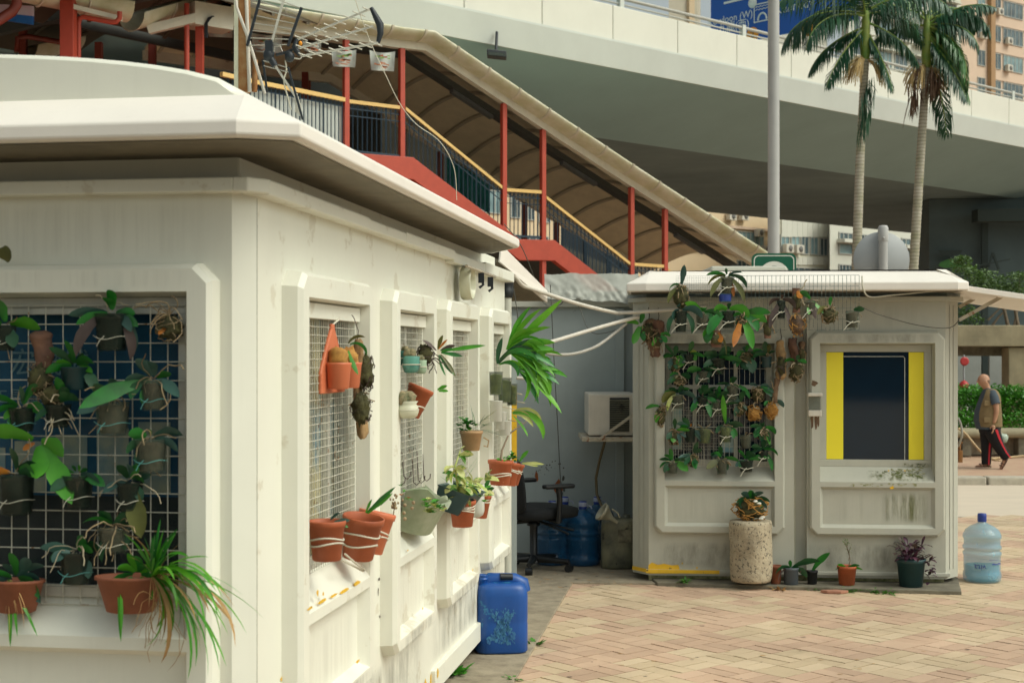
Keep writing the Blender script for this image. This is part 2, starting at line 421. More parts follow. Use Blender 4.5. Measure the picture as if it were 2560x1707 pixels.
# ================= KIOSK PARTS =================
class Face:
    def __init__(s, o, d, n): s.o = V((o[0], o[1], 0)); s.d = V((d[0], d[1], 0)).normalized(); s.n = V((n[0], n[1], 0)).normalized()
    def p(s, t, z, off=0): return s.o+s.d*t+s.n*off+V((0,0,z))
    def at(s, x, y, off=0):
        h = hit(x, y, s.o+s.n*off, s.n); return (h-s.o).dot(s.d), h.z
    def pt(s, x, y, off=0): return hit(x, y, s.o+s.n*off, s.n)
    def scale(s, x, y, off=0): return s.pt(x, y, off).y/F     # metres per photo pixel
    def bx(s, mb, t0, t1, z0, z1, o0, o1): return mb.par(s.p(t0, z0, o0), s.d*(t1-t0), V((0,0,z1-z0)), s.n*(o1-o0))
def panel(f, t0, t1, z0, z1, root, mat, proud=.065, bd=.075, lower=True, name='window_surround', bk=-.05):
    """moulded surround with a recessed window hole and a recessed apron below; returns hole rect"""
    H = z1-z0; ch = .05; ins = .014
    m = MB()
    def octa(i, off, c):
        a0, a1, b0, b1 = t0+i, t1-i, z0+i, z1-i
        return [f.p(a0+c, b0, off), f.p(a1-c, b0, off), f.p(a1, b0+c, off), f.p(a1, b1-c, off), f.p(a1-c, b1, off), f.p(a0+c, b1, off), f.p(a0, b1-c, off), f.p(a0, b0+c, off)]
    A, B_, C_ = octa(0, -.002, ch), octa(ins*.4, proud*.75, ch*.95), octa(ins+.004, proud, ch*.85)
    flip = f.d.cross(V((0,0,1))).dot(f.n) < 0
    n = 8
    def loop(L0, L1):
        for i in range(len(L0)):
            j = (i+1) % len(L0); m.add([L0[i], L0[j], L1[j], L1[i]], [(0,1,2,3) if not flip else (3,2,1,0)], False)
    loop(A, B_); loop(B_, C_)
    i_ = ins+.004; c = ch*.85
    h0, h1 = t0+bd, t1-bd
    zt = z1-.083; zr1 = z0+.365*H/1.45+.02; zr0 = zr1-.035; zb = z0+.06
    P_ = lambda t, z, o=proud: f.p(t, z, o)
    m.poly([P_(t0+i_, z0+i_+c), P_(t0+i_+c, z0+i_), P_(h0, z0+i_), P_(h0, z1-i_), P_(t0+i_+c, z1-i_), P_(t0+i_, z1-i_-c)])
    m.poly([P_(t1-i_, z0+i_+c), P_(t1-i_-c, z0+i_), P_(h1, z0+i_), P_(h1, z1-i_), P_(t1-i_-c, z1-i_), P_(t1-i_, z1-i_-c)])
    m.poly([P_(h0, zt), P_(h1, zt), P_(h1, z1-i_), P_(h0, z1-i_)])
    m.poly([P_(h0, zr0), P_(h1, zr0), P_(h1, zr1), P_(h0, zr1)])
    m.poly([P_(h0, z0+i_), P_(h1, z0+i_), P_(h1, zb), P_(h0, zb)])
    # window hole reveals, sloped sill
    zs = zr1+.10
    R0 = [P_(h0, zr1), P_(h1, zr1), P_(h1, zt), P_(h0, zt)]
    R1 = [P_(h0+.006, zs, bk), P_(h1-.006, zs, bk), P_(h1-.006, zt-.012, bk), P_(h0+.006, zt-.012, bk)]
    loop(R0, R1)
    # apron recess
    e = .022
    L0 = [P_(h0, zb), P_(h1, zb), P_(h1, zr0), P_(h0, zr0)]; L1 = [P_(h0+e, zb+e, .022), P_(h1-e, zb+e, .022), P_(h1-e, zr0-e, .022), P_(h0+e, zr0-e, .022)]
    loop(L0, L1); m.poly(L1)
    m.build(name, mat, root, bevel=.006)
    return h0+.006, h1-.006, zs, zt-.012
def window(f, rect, root, bars=(), pane_mat=None, board=None, off=-.05, fw=.035, fm='alu'):
    a0, a1, z0, z1 = rect; m = MB()
    f.bx(m, a0, a1, z0, z0+fw, off-.03, off); f.bx(m, a0, a1, z1-fw, z1, off-.03, off)
    f.bx(m, a0, a0+fw, z0+fw, z1-fw, off-.03, off-.001); f.bx(m, a1-fw, a1, z0+fw, z1-fw, off-.03, off-.001)
    for b in bars: f.bx(m, b-.014, b+.014, z0+fw, z1-fw, off-.03, off-.003)
    w = m.build('window_frame', MT[fm], root, bevel=.003)
    m = MB(); f.bx(m, a0+.01, a1-.01, z0+.01, z1-.01, off-.022, off-.016)
    m.build('pane', pane_mat or MT['pane'], w)
    if board is not None:
        m = MB(); f.bx(m, a0-.02, a1+.02, z0-.02, z1+.02, off-.075, off-.07); m.build('inner_board', board, w)
    return w
def pane_mat():
    m, nt, b = nmat('pane'); b.inputs['Base Color'].default_value = (.02,.04,.045,1); b.inputs['Roughness'].default_value = .06; b.inputs['Alpha'].default_value = .16; return m
MT['pane'] = pane_mat()
def grille(f, rect, sx, sz, off, root, mat, r=.0014, name='wire_grille', skip=None):
    a0, a1, z0, z1 = rect; m = MB(); nx = int(round((a1-a0)/sx)); nz = int(round((z1-z0)/sz))
    for i in range(nx+1):
        t = a0+(a1-a0)*i/nx; w = .0012*math.sin(i*2.3); m.tube([f.p(t, z0, off), f.p(t+w, (z0+z1)/2, off+w), f.p(t, z1, off)], r, 5, False)
    for j in range(nz+1):
        z = z0+(z1-z0)*j/nz; w = .0012*math.sin(j*1.7); m.tube([f.p(a0, z, off+r*1.6), f.p((a0+a1)/2, z+w, off+r*1.6+w), f.p(a1, z, off+r*1.6)], r, 5, False)
    return m.build(name, mat, root)
def wall(f, L, z0, z1, holes, m, th=.10):
    hs = sorted(holes); t = 0
    for (a, b, c, d) in hs:
        f.bx(m, t, a, z0, z1, -th, 0) if a > t else None
        f.bx(m, a, b, z0, c, -th, 0); f.bx(m, a, b, d, z1, -th, 0); t = b
    f.bx(m, t, L, z0, z1, -th, 0)
# ================= NEAR KIOSK =================
R0 = V((-.739, 4.107, 0)); D_ = V((.1522, .9883, 0)).normalized(); NR = V((D_.y, -D_.x, 0))
def k1(a, b, z=0): return R0+NR*a+D_*b+V((0,0,z))
FR = Face(R0, D_, NR)
L0_ = k1(-.0534, -.0538); FL = Face(L0_, -NR, -D_)
kiosk = thing('kiosk', 'white fibreglass kiosk nearest the camera, orchids and flowerpots hung along its grilled windows', 'kiosk', k1(-1.05, 2.2))
RW = [(.235, 1.135), (1.465, 2.26), (2.535, 3.355), (3.70, 4.42)]
ZP0, ZP1 = .44, 1.89
m = MB()
wall(FR, 4.56, .13, 2.13, [(a+.05, b-.05, ZP0+.05, ZP1-.05) for a, b in RW], m)
FR.bx(m, 4.46, 4.56, .13, 2.13, -2.1, -.1)
FR.bx(m, 0, 4.5, 2.128, 2.21, -.16, -.05)
m.build('side_wall', MT['white'], kiosk)
m = MB(); wall(FL, 2.05, .13, 2.13, [(.085, .915, ZP0+.05, ZP1-.05), (1.155, 1.985, ZP0+.05, ZP1-.05)], m)
FL.bx(m, -.0, 2.0, 2.128, 2.21, -.16, -.05)
c0, c1 = k1(-.0534, -.0538), k1(0, 0)
m.prism([c0+V((0,0,.13)), c1+V((0,0,.13)), k1(-.1, .0, .13), k1(-.0534, -.01, .13)], (0,0,2.0))
m.build('front_wall', MT['white_left'], kiosk)
m = MB()   # seam strip line on wall
FR.bx(m, .006, .0075, .14, 2.08, -.01, .0012)
m.build('seam', MT['dirty_can'], kiosk)
# cornice: segments
m = MB()
FL.bx(m, -.02, 2.1, 2.088, 2.13, -.05, .05)
e0, e1 = k1(-.035, -.104), k1(.05, -.03)
m.prism([e0+V((0,0,2.088)), k1(.01, -.104, 2.088), e1+V((0,0,2.088)), k1(-.02, .02, 2.088)], (0,0,.042))
zt = 2.13
for (t0, t1, dz, h) in ((-.03, 1.12, 0, .045), (1.12, 1.72, -.006, .040), (1.72, 2.75, -.002, .046), (2.75, 3.62, -.012, .05), (3.62, 4.63, -.004, .06)):
    FR.bx(m, t0, t1, 2.13+dz-h, 2.13+dz, -.05, .05+dz*.3)
m.build('cornice', MT['white'], kiosk, bevel=.005)
# panels + windows
for i, (a, b) in enumerate(RW):
    r = panel(FR, a, b, ZP0, ZP1, kiosk, MT['white'], bk=-.003)
    w = window(FR, r, kiosk, [r[0]+(r[1]-r[0])*.62], board=MT['board_paper'], off=-.003)
    g = MT['wire']
    grille(FR, (r[0]+.004, r[1]-.03, r[2]+.0, r[3]-.05), .0265, .0265, .016, kiosk, g, .0013)
    m = MB(); FR.bx(m, r[0], r[1], r[3]-.05, r[3], .002, .030); FR.bx(m, r[1]-.032, r[1]-.026, r[2], r[3]-.05, -.002, .02)
    m.build('grille_rail', MT['white'], kiosk, bevel=.002)
r = panel(FL, .035, .965, ZP0, ZP1, kiosk, MT['white_left'], bk=-.02)
RL = r
w = window(FL, r, kiosk, [], board=MT['board_blue'], fw=.03, off=-.02)
m = MB()
for k in range(5): FL.bx(m, .22+k*.13, .32+k*.13, 1.22, 1.43-.02*k, -.088, -.087)
m.build('inner_papers', MT['board_mid'], w); m = MB(); FL.bx(m, r[0], r[1], r[2], 1.21, -.086, -.084); m.build('inner_board', MT['dark_interior'], w)  # dark sheet: the dim interior behind the lower mesh put into its colour
text_mesh('宏機械', .085, FL.p(.60, 1.60, -.086), -FL.d, (0,0,1), MT['paper_text'], 'lettering', w)
text_mesh('工具員務', .05, FL.p(.68, 1.50, -.086), -FL.d, (0,0,1), MT['paper_text'], 'lettering', w)
grille(FL, (r[0]+.02, r[1], r[2]-.02, r[3]-.025), .0535, .0535, .006, kiosk, MT['wire'], .0017)
m = MB(); FL.bx(m, r[0]+.004, r[1], r[3]-.05, r[3]-.03, -.018, -.005); FL.bx(m, r[0]+.018, r[0]+.045, r[2]-.02, r[3]-.05, -.012, .001)
FL.bx(m, r[0], r[1], r[2]-.0, r[2]+.03, -.018, -.002)
m.build('grille_rail', MT['alu'], kiosk, bevel=.002)
panel(FL, 1.105, 2.035, ZP0, ZP1, kiosk, MT['white_left'])
# second front window far left (outside the frame) gets a dark pane
m = MB(); FL.bx(m, 1.17, 1.97, .9, 1.8, -.09, -.06); m.build('pane', MT['tinted'], kiosk)
# plinth
m = MB(); FR.bx(m, 2.42, 4.6, .085, .185, -.06, .022); m.build('plinth', MT['white'], kiosk, bevel=.004)
m = MB(); FR.bx(m, .02, 4.5, -.01, .13, -.2, -.05); FL.bx(m, .0, 2.0, -.01, .13, -.2, -.05); m.build('footing', MT['concrete_dark'], kiosk)
# peeled paint flecks (flat chips standing 1 mm off the wall)
m = MB(); rp = random.Random(3)
def fleck(f, t, z, off, w, h):
    pts = []; k = 9
    for i in range(k):
        a = 2*PI*i/k; rr = rp.uniform(.55, 1.1); pts.append(f.p(t+math.cos(a)*w*rr, z+math.sin(a)*h*rr, off))
    m.poly(pts)
for (x, y, w, h, off) in ((794,1482,5,10,.0665),(808,1484,3,6,.0665),(775,1520,10,5,.0665),(806,1502,16,5,.0665),(835,1487,14,5,.0665),(862,1475,18,5,.0665),(893,1457,14,6,.0665),(895,1652,9,5,.0665),(705,1695,7,7,.0015),(1063,1710,6,14,.0015),(1095,1680,4,16,.0235),(1078,1697,5,18,.0015),(1057,1520,4,4,.0665),(1182,1424,3,5,.0665),(1020,1375,5,2,.0665)):
    t, z = FR.at(x, y, off); s = FR.scale(x, y, off); m = MB(); fleck(FR, t, z, off, w*s*2.6, h*s); m.build('peeled_paint', MT['yellow_paint'], kiosk)
for (x, y, w, h) in ((948,1447,5,5),(958,1448,3,3),(946,1478,2,11),(950,1540,2,6),(836,1470,2,3),(1123,1350,3,2),(1138,1330,2,2)):
    t, z = FR.at(x, y, .002); s = FR.scale(x, y, .002); m = MB(); fleck(FR, t, z, .002, w*s*2.2, h*s); m.build('scar', MT['leaf_brown'], kiosk)
m = MB()
for (a_, b_) in RW[1:]:
    FR.bx(m, a_-.004, a_+.05, ZP0-.003, ZP0+.05, .03, .0665)
# roof
RP = [(-2.35, -.374), (.074, -.374), (.229, -.30), (.23, 3.62), (.02, 4.02), (-2.35, 4.02)]
def inset(poly, d):
    out = []; n = len(poly)
    for i in range(n):
        p0, p1, p2 = V((*poly[i-1],0)), V((*poly[i],0)), V((*poly[(i+1) % n],0))
        e1 = (p1-p0).normalized(); e2 = (p2-p1).normalized(); n1 = V((-e1.y, e1.x, 0)); n2 = V((-e2.y, e2.x, 0))
        bis = (n1+n2); bis = bis/ max(.2, bis.dot(n1)); out.append((p1.x+bis.x*d, p1.y+bis.y*d))
    return out
def roof(P2, zs, tf, root, mat, fb=.045, rise=.10, ins=.19, name='roof'):
    m = MB(); I1 = inset(P2, .012); I2 = inset(P2, ins)
    L = [[tf(a, b, zs) for a, b in I1], [tf(a, b, zs+.006) for a, b in P2], [tf(a, b, zs+fb) for a, b in P2], [tf(a, b, zs+fb+.008) for a, b in inset(P2, .012)], [tf(a, b, zs+fb+rise) for a, b in I2]]
    m.rings(L, True, False)
    return m.build(name, mat, root, bevel=.006), I2
rf, I2 = roof(RP, 2.20, k1, kiosk, MT['roof_white'])
m = MB(); IS = inset(RP, .03)
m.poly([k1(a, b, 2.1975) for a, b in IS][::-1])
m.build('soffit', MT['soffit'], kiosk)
m = MB(); prof = []
for i in range(25):
    x = -1+2*i/24; prof.append((-1.05+1.085*x, 2.335+.158*math.sqrt(max(0, 1-x*x))))
R = []
for b, sh in ((-.165, -.012), (-.155, 0), (3.7, 0), (3.72, -.03)):
    R.append([k1(-1.05+(a+1.05)*(1+sh*.3), b, z+sh) for a, z in prof])
m.rings(R, True, True)
m.build('roof_vault', MT['white_left'], kiosk)
# further roof section with a sheet awning behind the end of the near kiosk
aw = thing('awning', 'white sheet awning sloping off the far end of the near kiosk', 'awning', k1(.3, 4.9, 2))
m = MB(); A0, A1, A2, A3 = P(1255, 612, 8.7), P(1369, 727, 9.3), P(1369, 757, 9.3), P(1250, 655, 8.7)
bkv = V((-.75, .12, .02))
m.prism([A0, A1, A2, A3], V((-.012, .004, 0))); m.build('fascia', MT['roof_white'], aw, bevel=.003)
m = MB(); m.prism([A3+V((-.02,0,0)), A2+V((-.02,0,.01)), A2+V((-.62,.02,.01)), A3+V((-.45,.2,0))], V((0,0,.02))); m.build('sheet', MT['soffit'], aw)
# drain post at the kiosk end
dp = MB(); p0 = P(1265, 700, 8.85)
dp.lathe([(.035, .03), (.035, 2.02)], (p0.x, p0.y, 0), 12)
t_ = thing('downpipe', 'grey pipe post with a dark collar at the far end of the near kiosk', 'pipe', (p0.x, p0.y, 0))
dp.build('pipe', MT['grey_white'], t_)
dp = MB(); dp.lathe([(.04, 1.98), (.047, 2.0), (.047, 2.03), (.042, 2.04), (.047, 2.06), (.047, 2.09)], (p0.x, p0.y, 0), 14); dp.build('collar', MT['black_plastic'], t_)
pa = P(1285, 985, 8.95); mp_ = thing('metal_post', 'chipped orange-yellow metal upright behind the terracotta pots at the kiosk end', 'post', (pa.x, 8.95, .012)); m = MB(); m.box((pa.x, 8.95, .49), .035, .02, .95); m.box((pa.x, 8.95, 1.62), .03, .02, .5); m.build('bare_metal', MT['grey_wall'], mp_); m = MB(); m.box((pa.x, 8.95, 1.17), .036, .022, .42); m.build('painted_section', MT['yellow_paint'], mp_)
# ================= FAR KIOSK =================
A_ = V((.976, 10.15, 0)); E_ = V((2.06, -.19, 0)).normalized(); NK = V((E_.y, -E_.x, 0)); WK = 2.07
FK = Face(A_, E_, NK)
def k2(s, o, z=0): return A_+E_*s+NK*o+V((0,0,z))
kf = thing('kiosk', 'grey-white kiosk with one window covered in orchids and one edged in yellow', 'kiosk', k2(1.03, -.9, .02))
GW = MT['grey_white']
sA = [FK.at(x, 1000)[0] for x in (1635, 1962, 2021, 2362)]
K0, K1_ = .352, 1.79
g0, g1 = FK.at(1990, 1000)[0], FK.at(2012, 1000)[0]
m = MB()
FA = Face(k2(0, 0), E_, NK)
wall(FA, g0-.012, .055, 2.01, [(sA[0]+.05, sA[1]-.05, K0+.05, K1_-.05)], m)
FB = Face(k2(g1+.014, 0), E_, NK)
wall(FB, WK-g1-.014, .055, 2.01, [(sA[2]+.05-g1-.014, sA[3]-.05-g1-.014, K0+.05, K1_-.05)], m)
FK.bx(m, g0-.012, g1+.014, .06, 2.01, -.12, -.07)
for sgn, s0 in ((-1, 0), (1, WK)):
    m.prism([k2(s0, 0, .055), k2(s0+sgn*.115, -.15, .055), k2(s0+sgn*.115, -.26, .055), k2(s0, -.11, .055)], (0,0,1.955))
    m.prism([k2(s0+sgn*.115, -.15, .055), k2(s0+sgn*.115, -2.0, .055), k2(s0+sgn*.03, -2.0, .055), k2(s0+sgn*.03, -.2, .055)], (0,0,1.955))
    for k in (.33, .62): m.prism([k2(s0+sgn*.115*k, -.15*k+.006, .12), k2(s0+sgn*.115*(k+.12), -.15*(k+.12)+.006, .12), k2(s0+sgn*.115*(k+.12), -.15*(k+.12)-.01, .12), k2(s0+sgn*.115*k, -.15*k-.01, .12)], (0,0,1.85))
FK.bx(m, -.05, WK+.05, .055, 2.01, -2.05, -1.95)
m.build('wall', GW, kf)
CP = [(-.15, .04), (0-.02, .05), (WK+.02, .05), (WK+.15, -.13), (WK+.15, -2.05), (-.15, -2.05)]
CP[0] = (-.15, -.13)
m = MB(); m.prism([k2(s, o, 2.0) for s, o in CP], (0,0,.034)); m.build('cornice', GW, kf, bevel=.005)
m = MB(); m.prism([k2(s, o-.10, 2.03) for s, o in CP], (0,0,.10)); m.build('neck', MT['grey_wall'], kf)
R2 = [(-.155, .265), (-.02, .30), (WK+.02, .30), (WK+.10, .265), (WK+.10, -2.2), (-.155, -2.2)]
rf2, _ = roof(R2[::-1], 2.062, k2, kf, MT['roof_white'], .058, .095, .19)
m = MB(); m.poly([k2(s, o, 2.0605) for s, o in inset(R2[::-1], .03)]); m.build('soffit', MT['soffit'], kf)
pl, pr = P(*q(1630, 612), 10.15), P(*q(1812, 612), 10.05)
m = MB(); m.par(V((pl.x, 10.1, 2.19)), V((pr.x-pl.x, 0, 0)), V((0,.8,0)), V((0,0,.065))); m.build('roof_pad', MT['grey_white'], kf, bevel=.018, seg=3)
m = MB(); FK.bx(m, -.02, WK+.03, .072, .098, -.04, .014); m.build('plinth', GW, kf, bevel=.004)
m = MB(); FK.bx(m, -.02, .50, .0725, .0975, -.04, .0155)
pts = [FK.p(*FK.at(x, y, .002), .002) for x, y in ((1621,1433),(1621,1412),(1630,1405),(1645,1411),(1660,1408),(1678,1412),(1696,1411),(1699,1420),(1697,1433))]
m.poly(pts)
m.prism([k2(0, .016, .0725), k2(-.118, -.14, .0725), k2(-.112, -.15, .0725), k2(0, .0, .0725)], (0,0,.025))
m.build('yellow_paint', MT['yellow_paint'], kf)
m = MB(); FK.bx(m, .0, WK, .0, .056, -1.9, -.05)
m.build('footing', MT['mould'], kf)
m = MB(); FK.bx(m, g0-.004, g0+.003, .1, 2.0, -.07, -.066); m.build('groove_seam', MT['cream_glaze'], kf)
r1 = panel(FK, sA[0], sA[1], K0, K1_, kf, GW, .05)
r2 = panel(FK, sA[2], sA[3], K0, K1_, kf, GW, .05)
mid = (r1[0]+r1[1])/2
w1 = window(FK, r1, kf, [mid-.17, mid+.12], pane_mat=MT['tinted'], fw=.045, fm='grey_white')
m = MB(); FK.bx(m, r1[0]+.04, r1[1]-.04, 1.38, 1.41, -.078, -.052); FK.bx(m, mid-.1, mid+.1, 1.28, 1.31, -.078, -.05); m.build('glazing_bar', MT['alu'], w1)
m = MB(); FK.bx(m, mid+.02, mid+.11, .93, 1.10, -.066, -.064); m.build('pane_paper', MT['board_mid'], w1); m = MB(); FK.bx(m, r1[0]+.05, r1[0]+.12, .95, 1.35, -.066, -.064); m.build('pane_paper', MT['board_mid'], w1)
RK = r1
grille(FK, (r1[0]+.02, r1[1]-.02, r1[2], r1[3]-.03), .036, .145, -.01, kf, MT['wire'], .0016)
grille(FK, (r1[0]+.05, r1[0]+.42, r1[2], r1[2]+.4), .02, .04, -.016, kf, MT['wire'], .0012)
w2 = window(FK, r2, kf, [], pane_mat=MT['tinted'], fw=.05, fm='grey_white')
r2w = r2
m = MB()
ya, yb, yc, yd = [FK.at(x, 1000, -.062)[0] for x in (2073, 2108, 2272, 2306)]; ya = r2[0]+.052; yd = r2[1]-.052
zy0, zy1 = r2[2]+.052, r2[3]-.052
FK.bx(m, ya, yb, zy0, zy1, -.066, -.060); m.build('yellow_strip', MT['poster_yellow'], w2); m = MB(); FK.bx(m, yc, yd, zy0, zy1, -.066, -.060); m.build('yellow_strip', MT['poster_yellow'], w2)
m = MB(); z0_, z1_ = FK.at(2200, 1162, -.06)[1], FK.at(2200, 891, -.06)[1]; xr = FK.at(2262, 1000, -.06)[0]
m.tube([FK.p(yb, z1_, -.062), FK.p(xr-.01, z1_, -.062), FK.p(xr, z1_-.012, -.062), FK.p(xr, z0_+.012, -.062), FK.p(xr-.012, z0_, -.062), FK.p(yb, z0_, -.062)], .0022, 5)
m.build('sticker_line', MT['sign_white'], w2)
# green mould on the sill below the yellow window
m = MB(); rp = random.Random(9)
for k in range(26):
    x = rp.gauss(2275, 28); y = 1165+rp.random()**1.6*30; t, z = FK.at(x, y, .001)
    zz = r2[2]-.1*(1-(.05-(.001))/.1)
for (x0, x1, y, n) in ((2230, 2308, 1176, 30), (2120, 2290, 1210, 30), (2290, 2310, 1170, 8), (2230, 2312, 1186, 14)):
    for k in range(n):
        x = rp.uniform(x0, x1); t, z = FK.at(x, y+rp.uniform(-3, 3), 0)
        o = -.05+(r2[2]-z)*1.0+.003 if z < r2[2] else -.045
        o = min(o, .0515); fleck(FK, t, z, o, rp.uniform(.004, .014), rp.uniform(.002, .007))
m.build('moss_stain', MT['mould'], kf)['kind'] = 'stuff'
m = MB()
for (x, y, w, h) in ((2230,1219,6,5),(2222,1176,3,2),(2262,1176,3,2),(1706,1410,2,3),(1743,1421,4,3),(2218,1437,3,2)):
    t, z = FK.at(x, y, .0512); m = MB(); fleck(FK, t, z, .0515 if y < 1300 else .002, w*.0028, h*.0028); m.build('peeled_paint', MT['yellow_paint'], kf)
# dispenser box on the middle pilaster
dx, dz = FK.at(2036, 1010, .05); db = thing('dispenser', 'small dirty white dispenser box on the pillar left of the yellow-edged window', 'dispenser', FK.p(dx, dz-.09, .0))
m = MB(); FK.bx(m, dx-.05, dx+.05, dz+.055, dz+.08, .0, .10); FK.bx(m, dx-.046, dx+.046, dz-.085, dz-.04, .0, .09); FK.bx(m, dx-.046, dx+.046, dz-.04, dz+.06, 0, .055)
m.build('casing', MT['ac_white'], db, bevel=.006)
m = MB(); FK.bx(m, dx-.044, dx+.044, dz-.038, dz+.054, .056, .095); m.build('bottle_window', MT['clear'], db, bevel=.004)
m = MB(); rp = random.Random(77)
for (x, y, w, h) in ((2036, 958, 10, 9), (2030, 1052, 4, 22), (2040, 1056, 5, 30), (2046, 1050, 3, 18)):
    t, z = FK.at(x, y, .0512); m = MB(); fleck(FK, t, z, .0512, w*.0028, h*.0028); m.build('dirt_streak', MT['bark'], kf)
t0_, t1_ = r2[0], r2[1]
zl0, zl1 = K0+.09, r2[2]-.17
decal(FK, t0_+.42, t1_-.03, zl0, zl1, .024, 'stain_green', kf)
decal(FK, t0_+.05, t0_+.5, zl0, zl1, .0245, 'stain_streak', kf)
decal(FK, t0_+.32, t1_-.01, r2[2]-.095, r2[2]-.004, .052, 'stain_moss', kf, -.10)
decal(FK, t0_+.55, t1_+.0, r2[2]-.002, r2[2]+.03, -.047, 'stain_moss', kf)
decal(FK, r1[0]+.02, r1[1]-.02, zl0, zl1, .024, 'stain_streak', kf)
for a_, b_ in ((.02, .9), (1.05, WK-.02)): decal(FK, a_, b_, .10, .30, .0022, 'stain_grime', kf)
decal(FK, .02, WK-.02, 1.80, 1.99, .0022, 'stain_streak', kf)
for i_ in (0, 2): decal(FK, sA[i_]+.03, sA[i_+1]-.03, 1.705, 1.775, .0515, 'stain_grime', kf)
decal(FL, .06, .95, 1.815, 1.872, .0665, 'stain_streak', kiosk)
decal(FL, .02, 1.4, 1.90, 2.08, .002, 'stain_streak', kiosk)
for a_, b_ in RW:
    decal(FR, a_+.08, b_-.08, .52, .74, .024, 'stain_streak', kiosk); decal(FR, a_+.02, b_-.02, .445, .50, .0665, 'stain_grime', kiosk)
decal(FR, .02, 2.3, .14, .42, .0022, 'stain_grime', kiosk); decal(FR, 2.4, 4.5, .20, .43, .0022, 'stain_grime', kiosk)
# right-hand awning with stays
aw2 = thing('awning', 'pale flat awning with two rusty stays on the right side of the far kiosk', 'awning', k2(WK+.1, -.3, 2))
o = P(*q(2212, 655), 9.75); e = V((1.05, -.03, -.155))
m = MB(); m.par(o, e, V((.0, 1.25, .02)), V((0,0,-.038))); m.build('sheet', MT['roof_white'], aw2, bevel=.003)
for (x0, y0, x1, y1, Y) in ((2203, 735, 2300, 682, 9.9), (2203, 705, 2250, 680, 10.5)):
    m = MB(); m.tube([P(*q(x0, y0), Y), P(*q(x1, y1), Y)], .016, 4); m.build('stay', MT['rust_bar'], aw2)
# ================= PLANTS =================
ro = random.Random(21)
def ldir(f, ang, out):
    a = math.radians(ang); right = V((1, 0, 0)) if abs(f.n.y) > .6 else (f.n*.97+f.d*.2).normalized()
    return right*math.cos(a)+V((0,0,1))*math.sin(a)+f.n*out
def foliage(f, c, leaves, s, root, name='foliage'):
    """leaves: (angle deg in the wall plane, length px, width px, droop rad, material)"""
    mats = []; mb = MB()
    for L in leaves:
        ang, ln, w, dr, mk = L[:5]; out = L[5] if len(L) > 5 else ro.uniform(.15, .55)
        if mk not in mats: mats.append(mk)
        mb.mi = mats.index(mk)
        # droop bends the leaf towards the ground
        d = ldir(f, ang, out); up = V((0,0,1)) if abs(math.sin(math.radians(ang))) < .93 else f.n*-1+V((0,0,.2))
        b = c+d*(.012)+f.n*ro.uniform(-.006, .006)
        g_ = 1.12 if f is FK else 1.12; mb.leaf(b, d, ln*s*g_, w*s*g_*(.86 if f is not FR else .8), dr, ro.uniform(.12, .3), 8, ro.uniform(.62, .85), ro.uniform(-.35, .35), up, .3, f.n if abs(f.n.y) > .6 else V((.45, -.85, .25)))
    return mb.build(name, [MT[k] for k in mats], root)
def roots(f, c, n, ln, s, root, mat='root', spread=1.0, thick=1.5, down=.6, name='aerial_roots'):
    mb = MB()
    for k in range(n):
        a = ro.uniform(-PI, PI); p = c+ldir(f, math.degrees(a), .4)*ro.uniform(.1, .5)*spread*10*s; d = ldir(f, math.degrees(a), ro.uniform(0, .6)); pts = [p]
        L = ln*s*ro.uniform(.5, 1.2)
        for i in range(6):
            d = (d+V((ro.uniform(-.6,.6), ro.uniform(-.3,.3), ro.uniform(-.6,.6)-down*.5))).normalized(); p = p+d*L/6; pts.append(p)
        mb.tube(pts, thick*s*ro.uniform(.6, 1.1), 5, False)
    return mb.build(name, MT[mat], root)
def rootball(f, c, rx, ry, s, root, n=40, mat='root', core='moss', name='root_ball'):
    mb = MB(); mb.blob(c, rx*s*.86, rx*s*.6, ry*s*.88, .55, ro.random()*9, 16, 4.5)
    core_o = mb.build(name, MT[core], root)
    mb = MB()
    for k in range(n):
        pts = []; a0, b0 = ro.uniform(0, 6.28), ro.uniform(-1.2, 1.2); da, db = ro.uniform(-1.3, 1.3), ro.uniform(-.8, .8); rr = ro.uniform(.85, 1.25)
        for i in range(7):
            a = a0+da*i/6; b = max(-1.5, min(1.5, b0+db*i/6)); w = rr+.06*math.sin(i*2.1+k)
            pts.append(c+V((math.cos(a)*math.cos(b)*rx*s*w, math.sin(a)*math.cos(b)*rx*s*.75*w, math.sin(b)*ry*s*w)))
        mb.tube(pts, ro.uniform(.7, 1.5)*s, 5, False)
    mb.build('roots', MT[mat], root)
def cup(f, top, r, h, s, root, mat='clear', fill='mix_bark', taper=.8, sq=0, name='pot', fillh=.86, tilt=None):
    R, H = r*s, h*s; mb = MB(); up = tilt
    b = top-(up or V((0,0,1)))*H
    t = max(.0016, R*.035)
    mb.lathe([(R*taper*.9, 0), (R*taper, .004), (R*.97, H*.97), (R*1.03, H), (R*1.0, H+.0015), (R*.93, H*.96), (R*taper*.92, .008)], b, 18, up)
    p = mb.build(name, MT[mat], root)
    mb = MB(); mb.lathe([(R*taper*.82, .006), (R*.86, H*fillh), (R*.45, H*(fillh+.05))], b, 14, up, amp=.12, seed=ro.random()*9); mb.build('potting_mix', MT[fill], root)
    return p
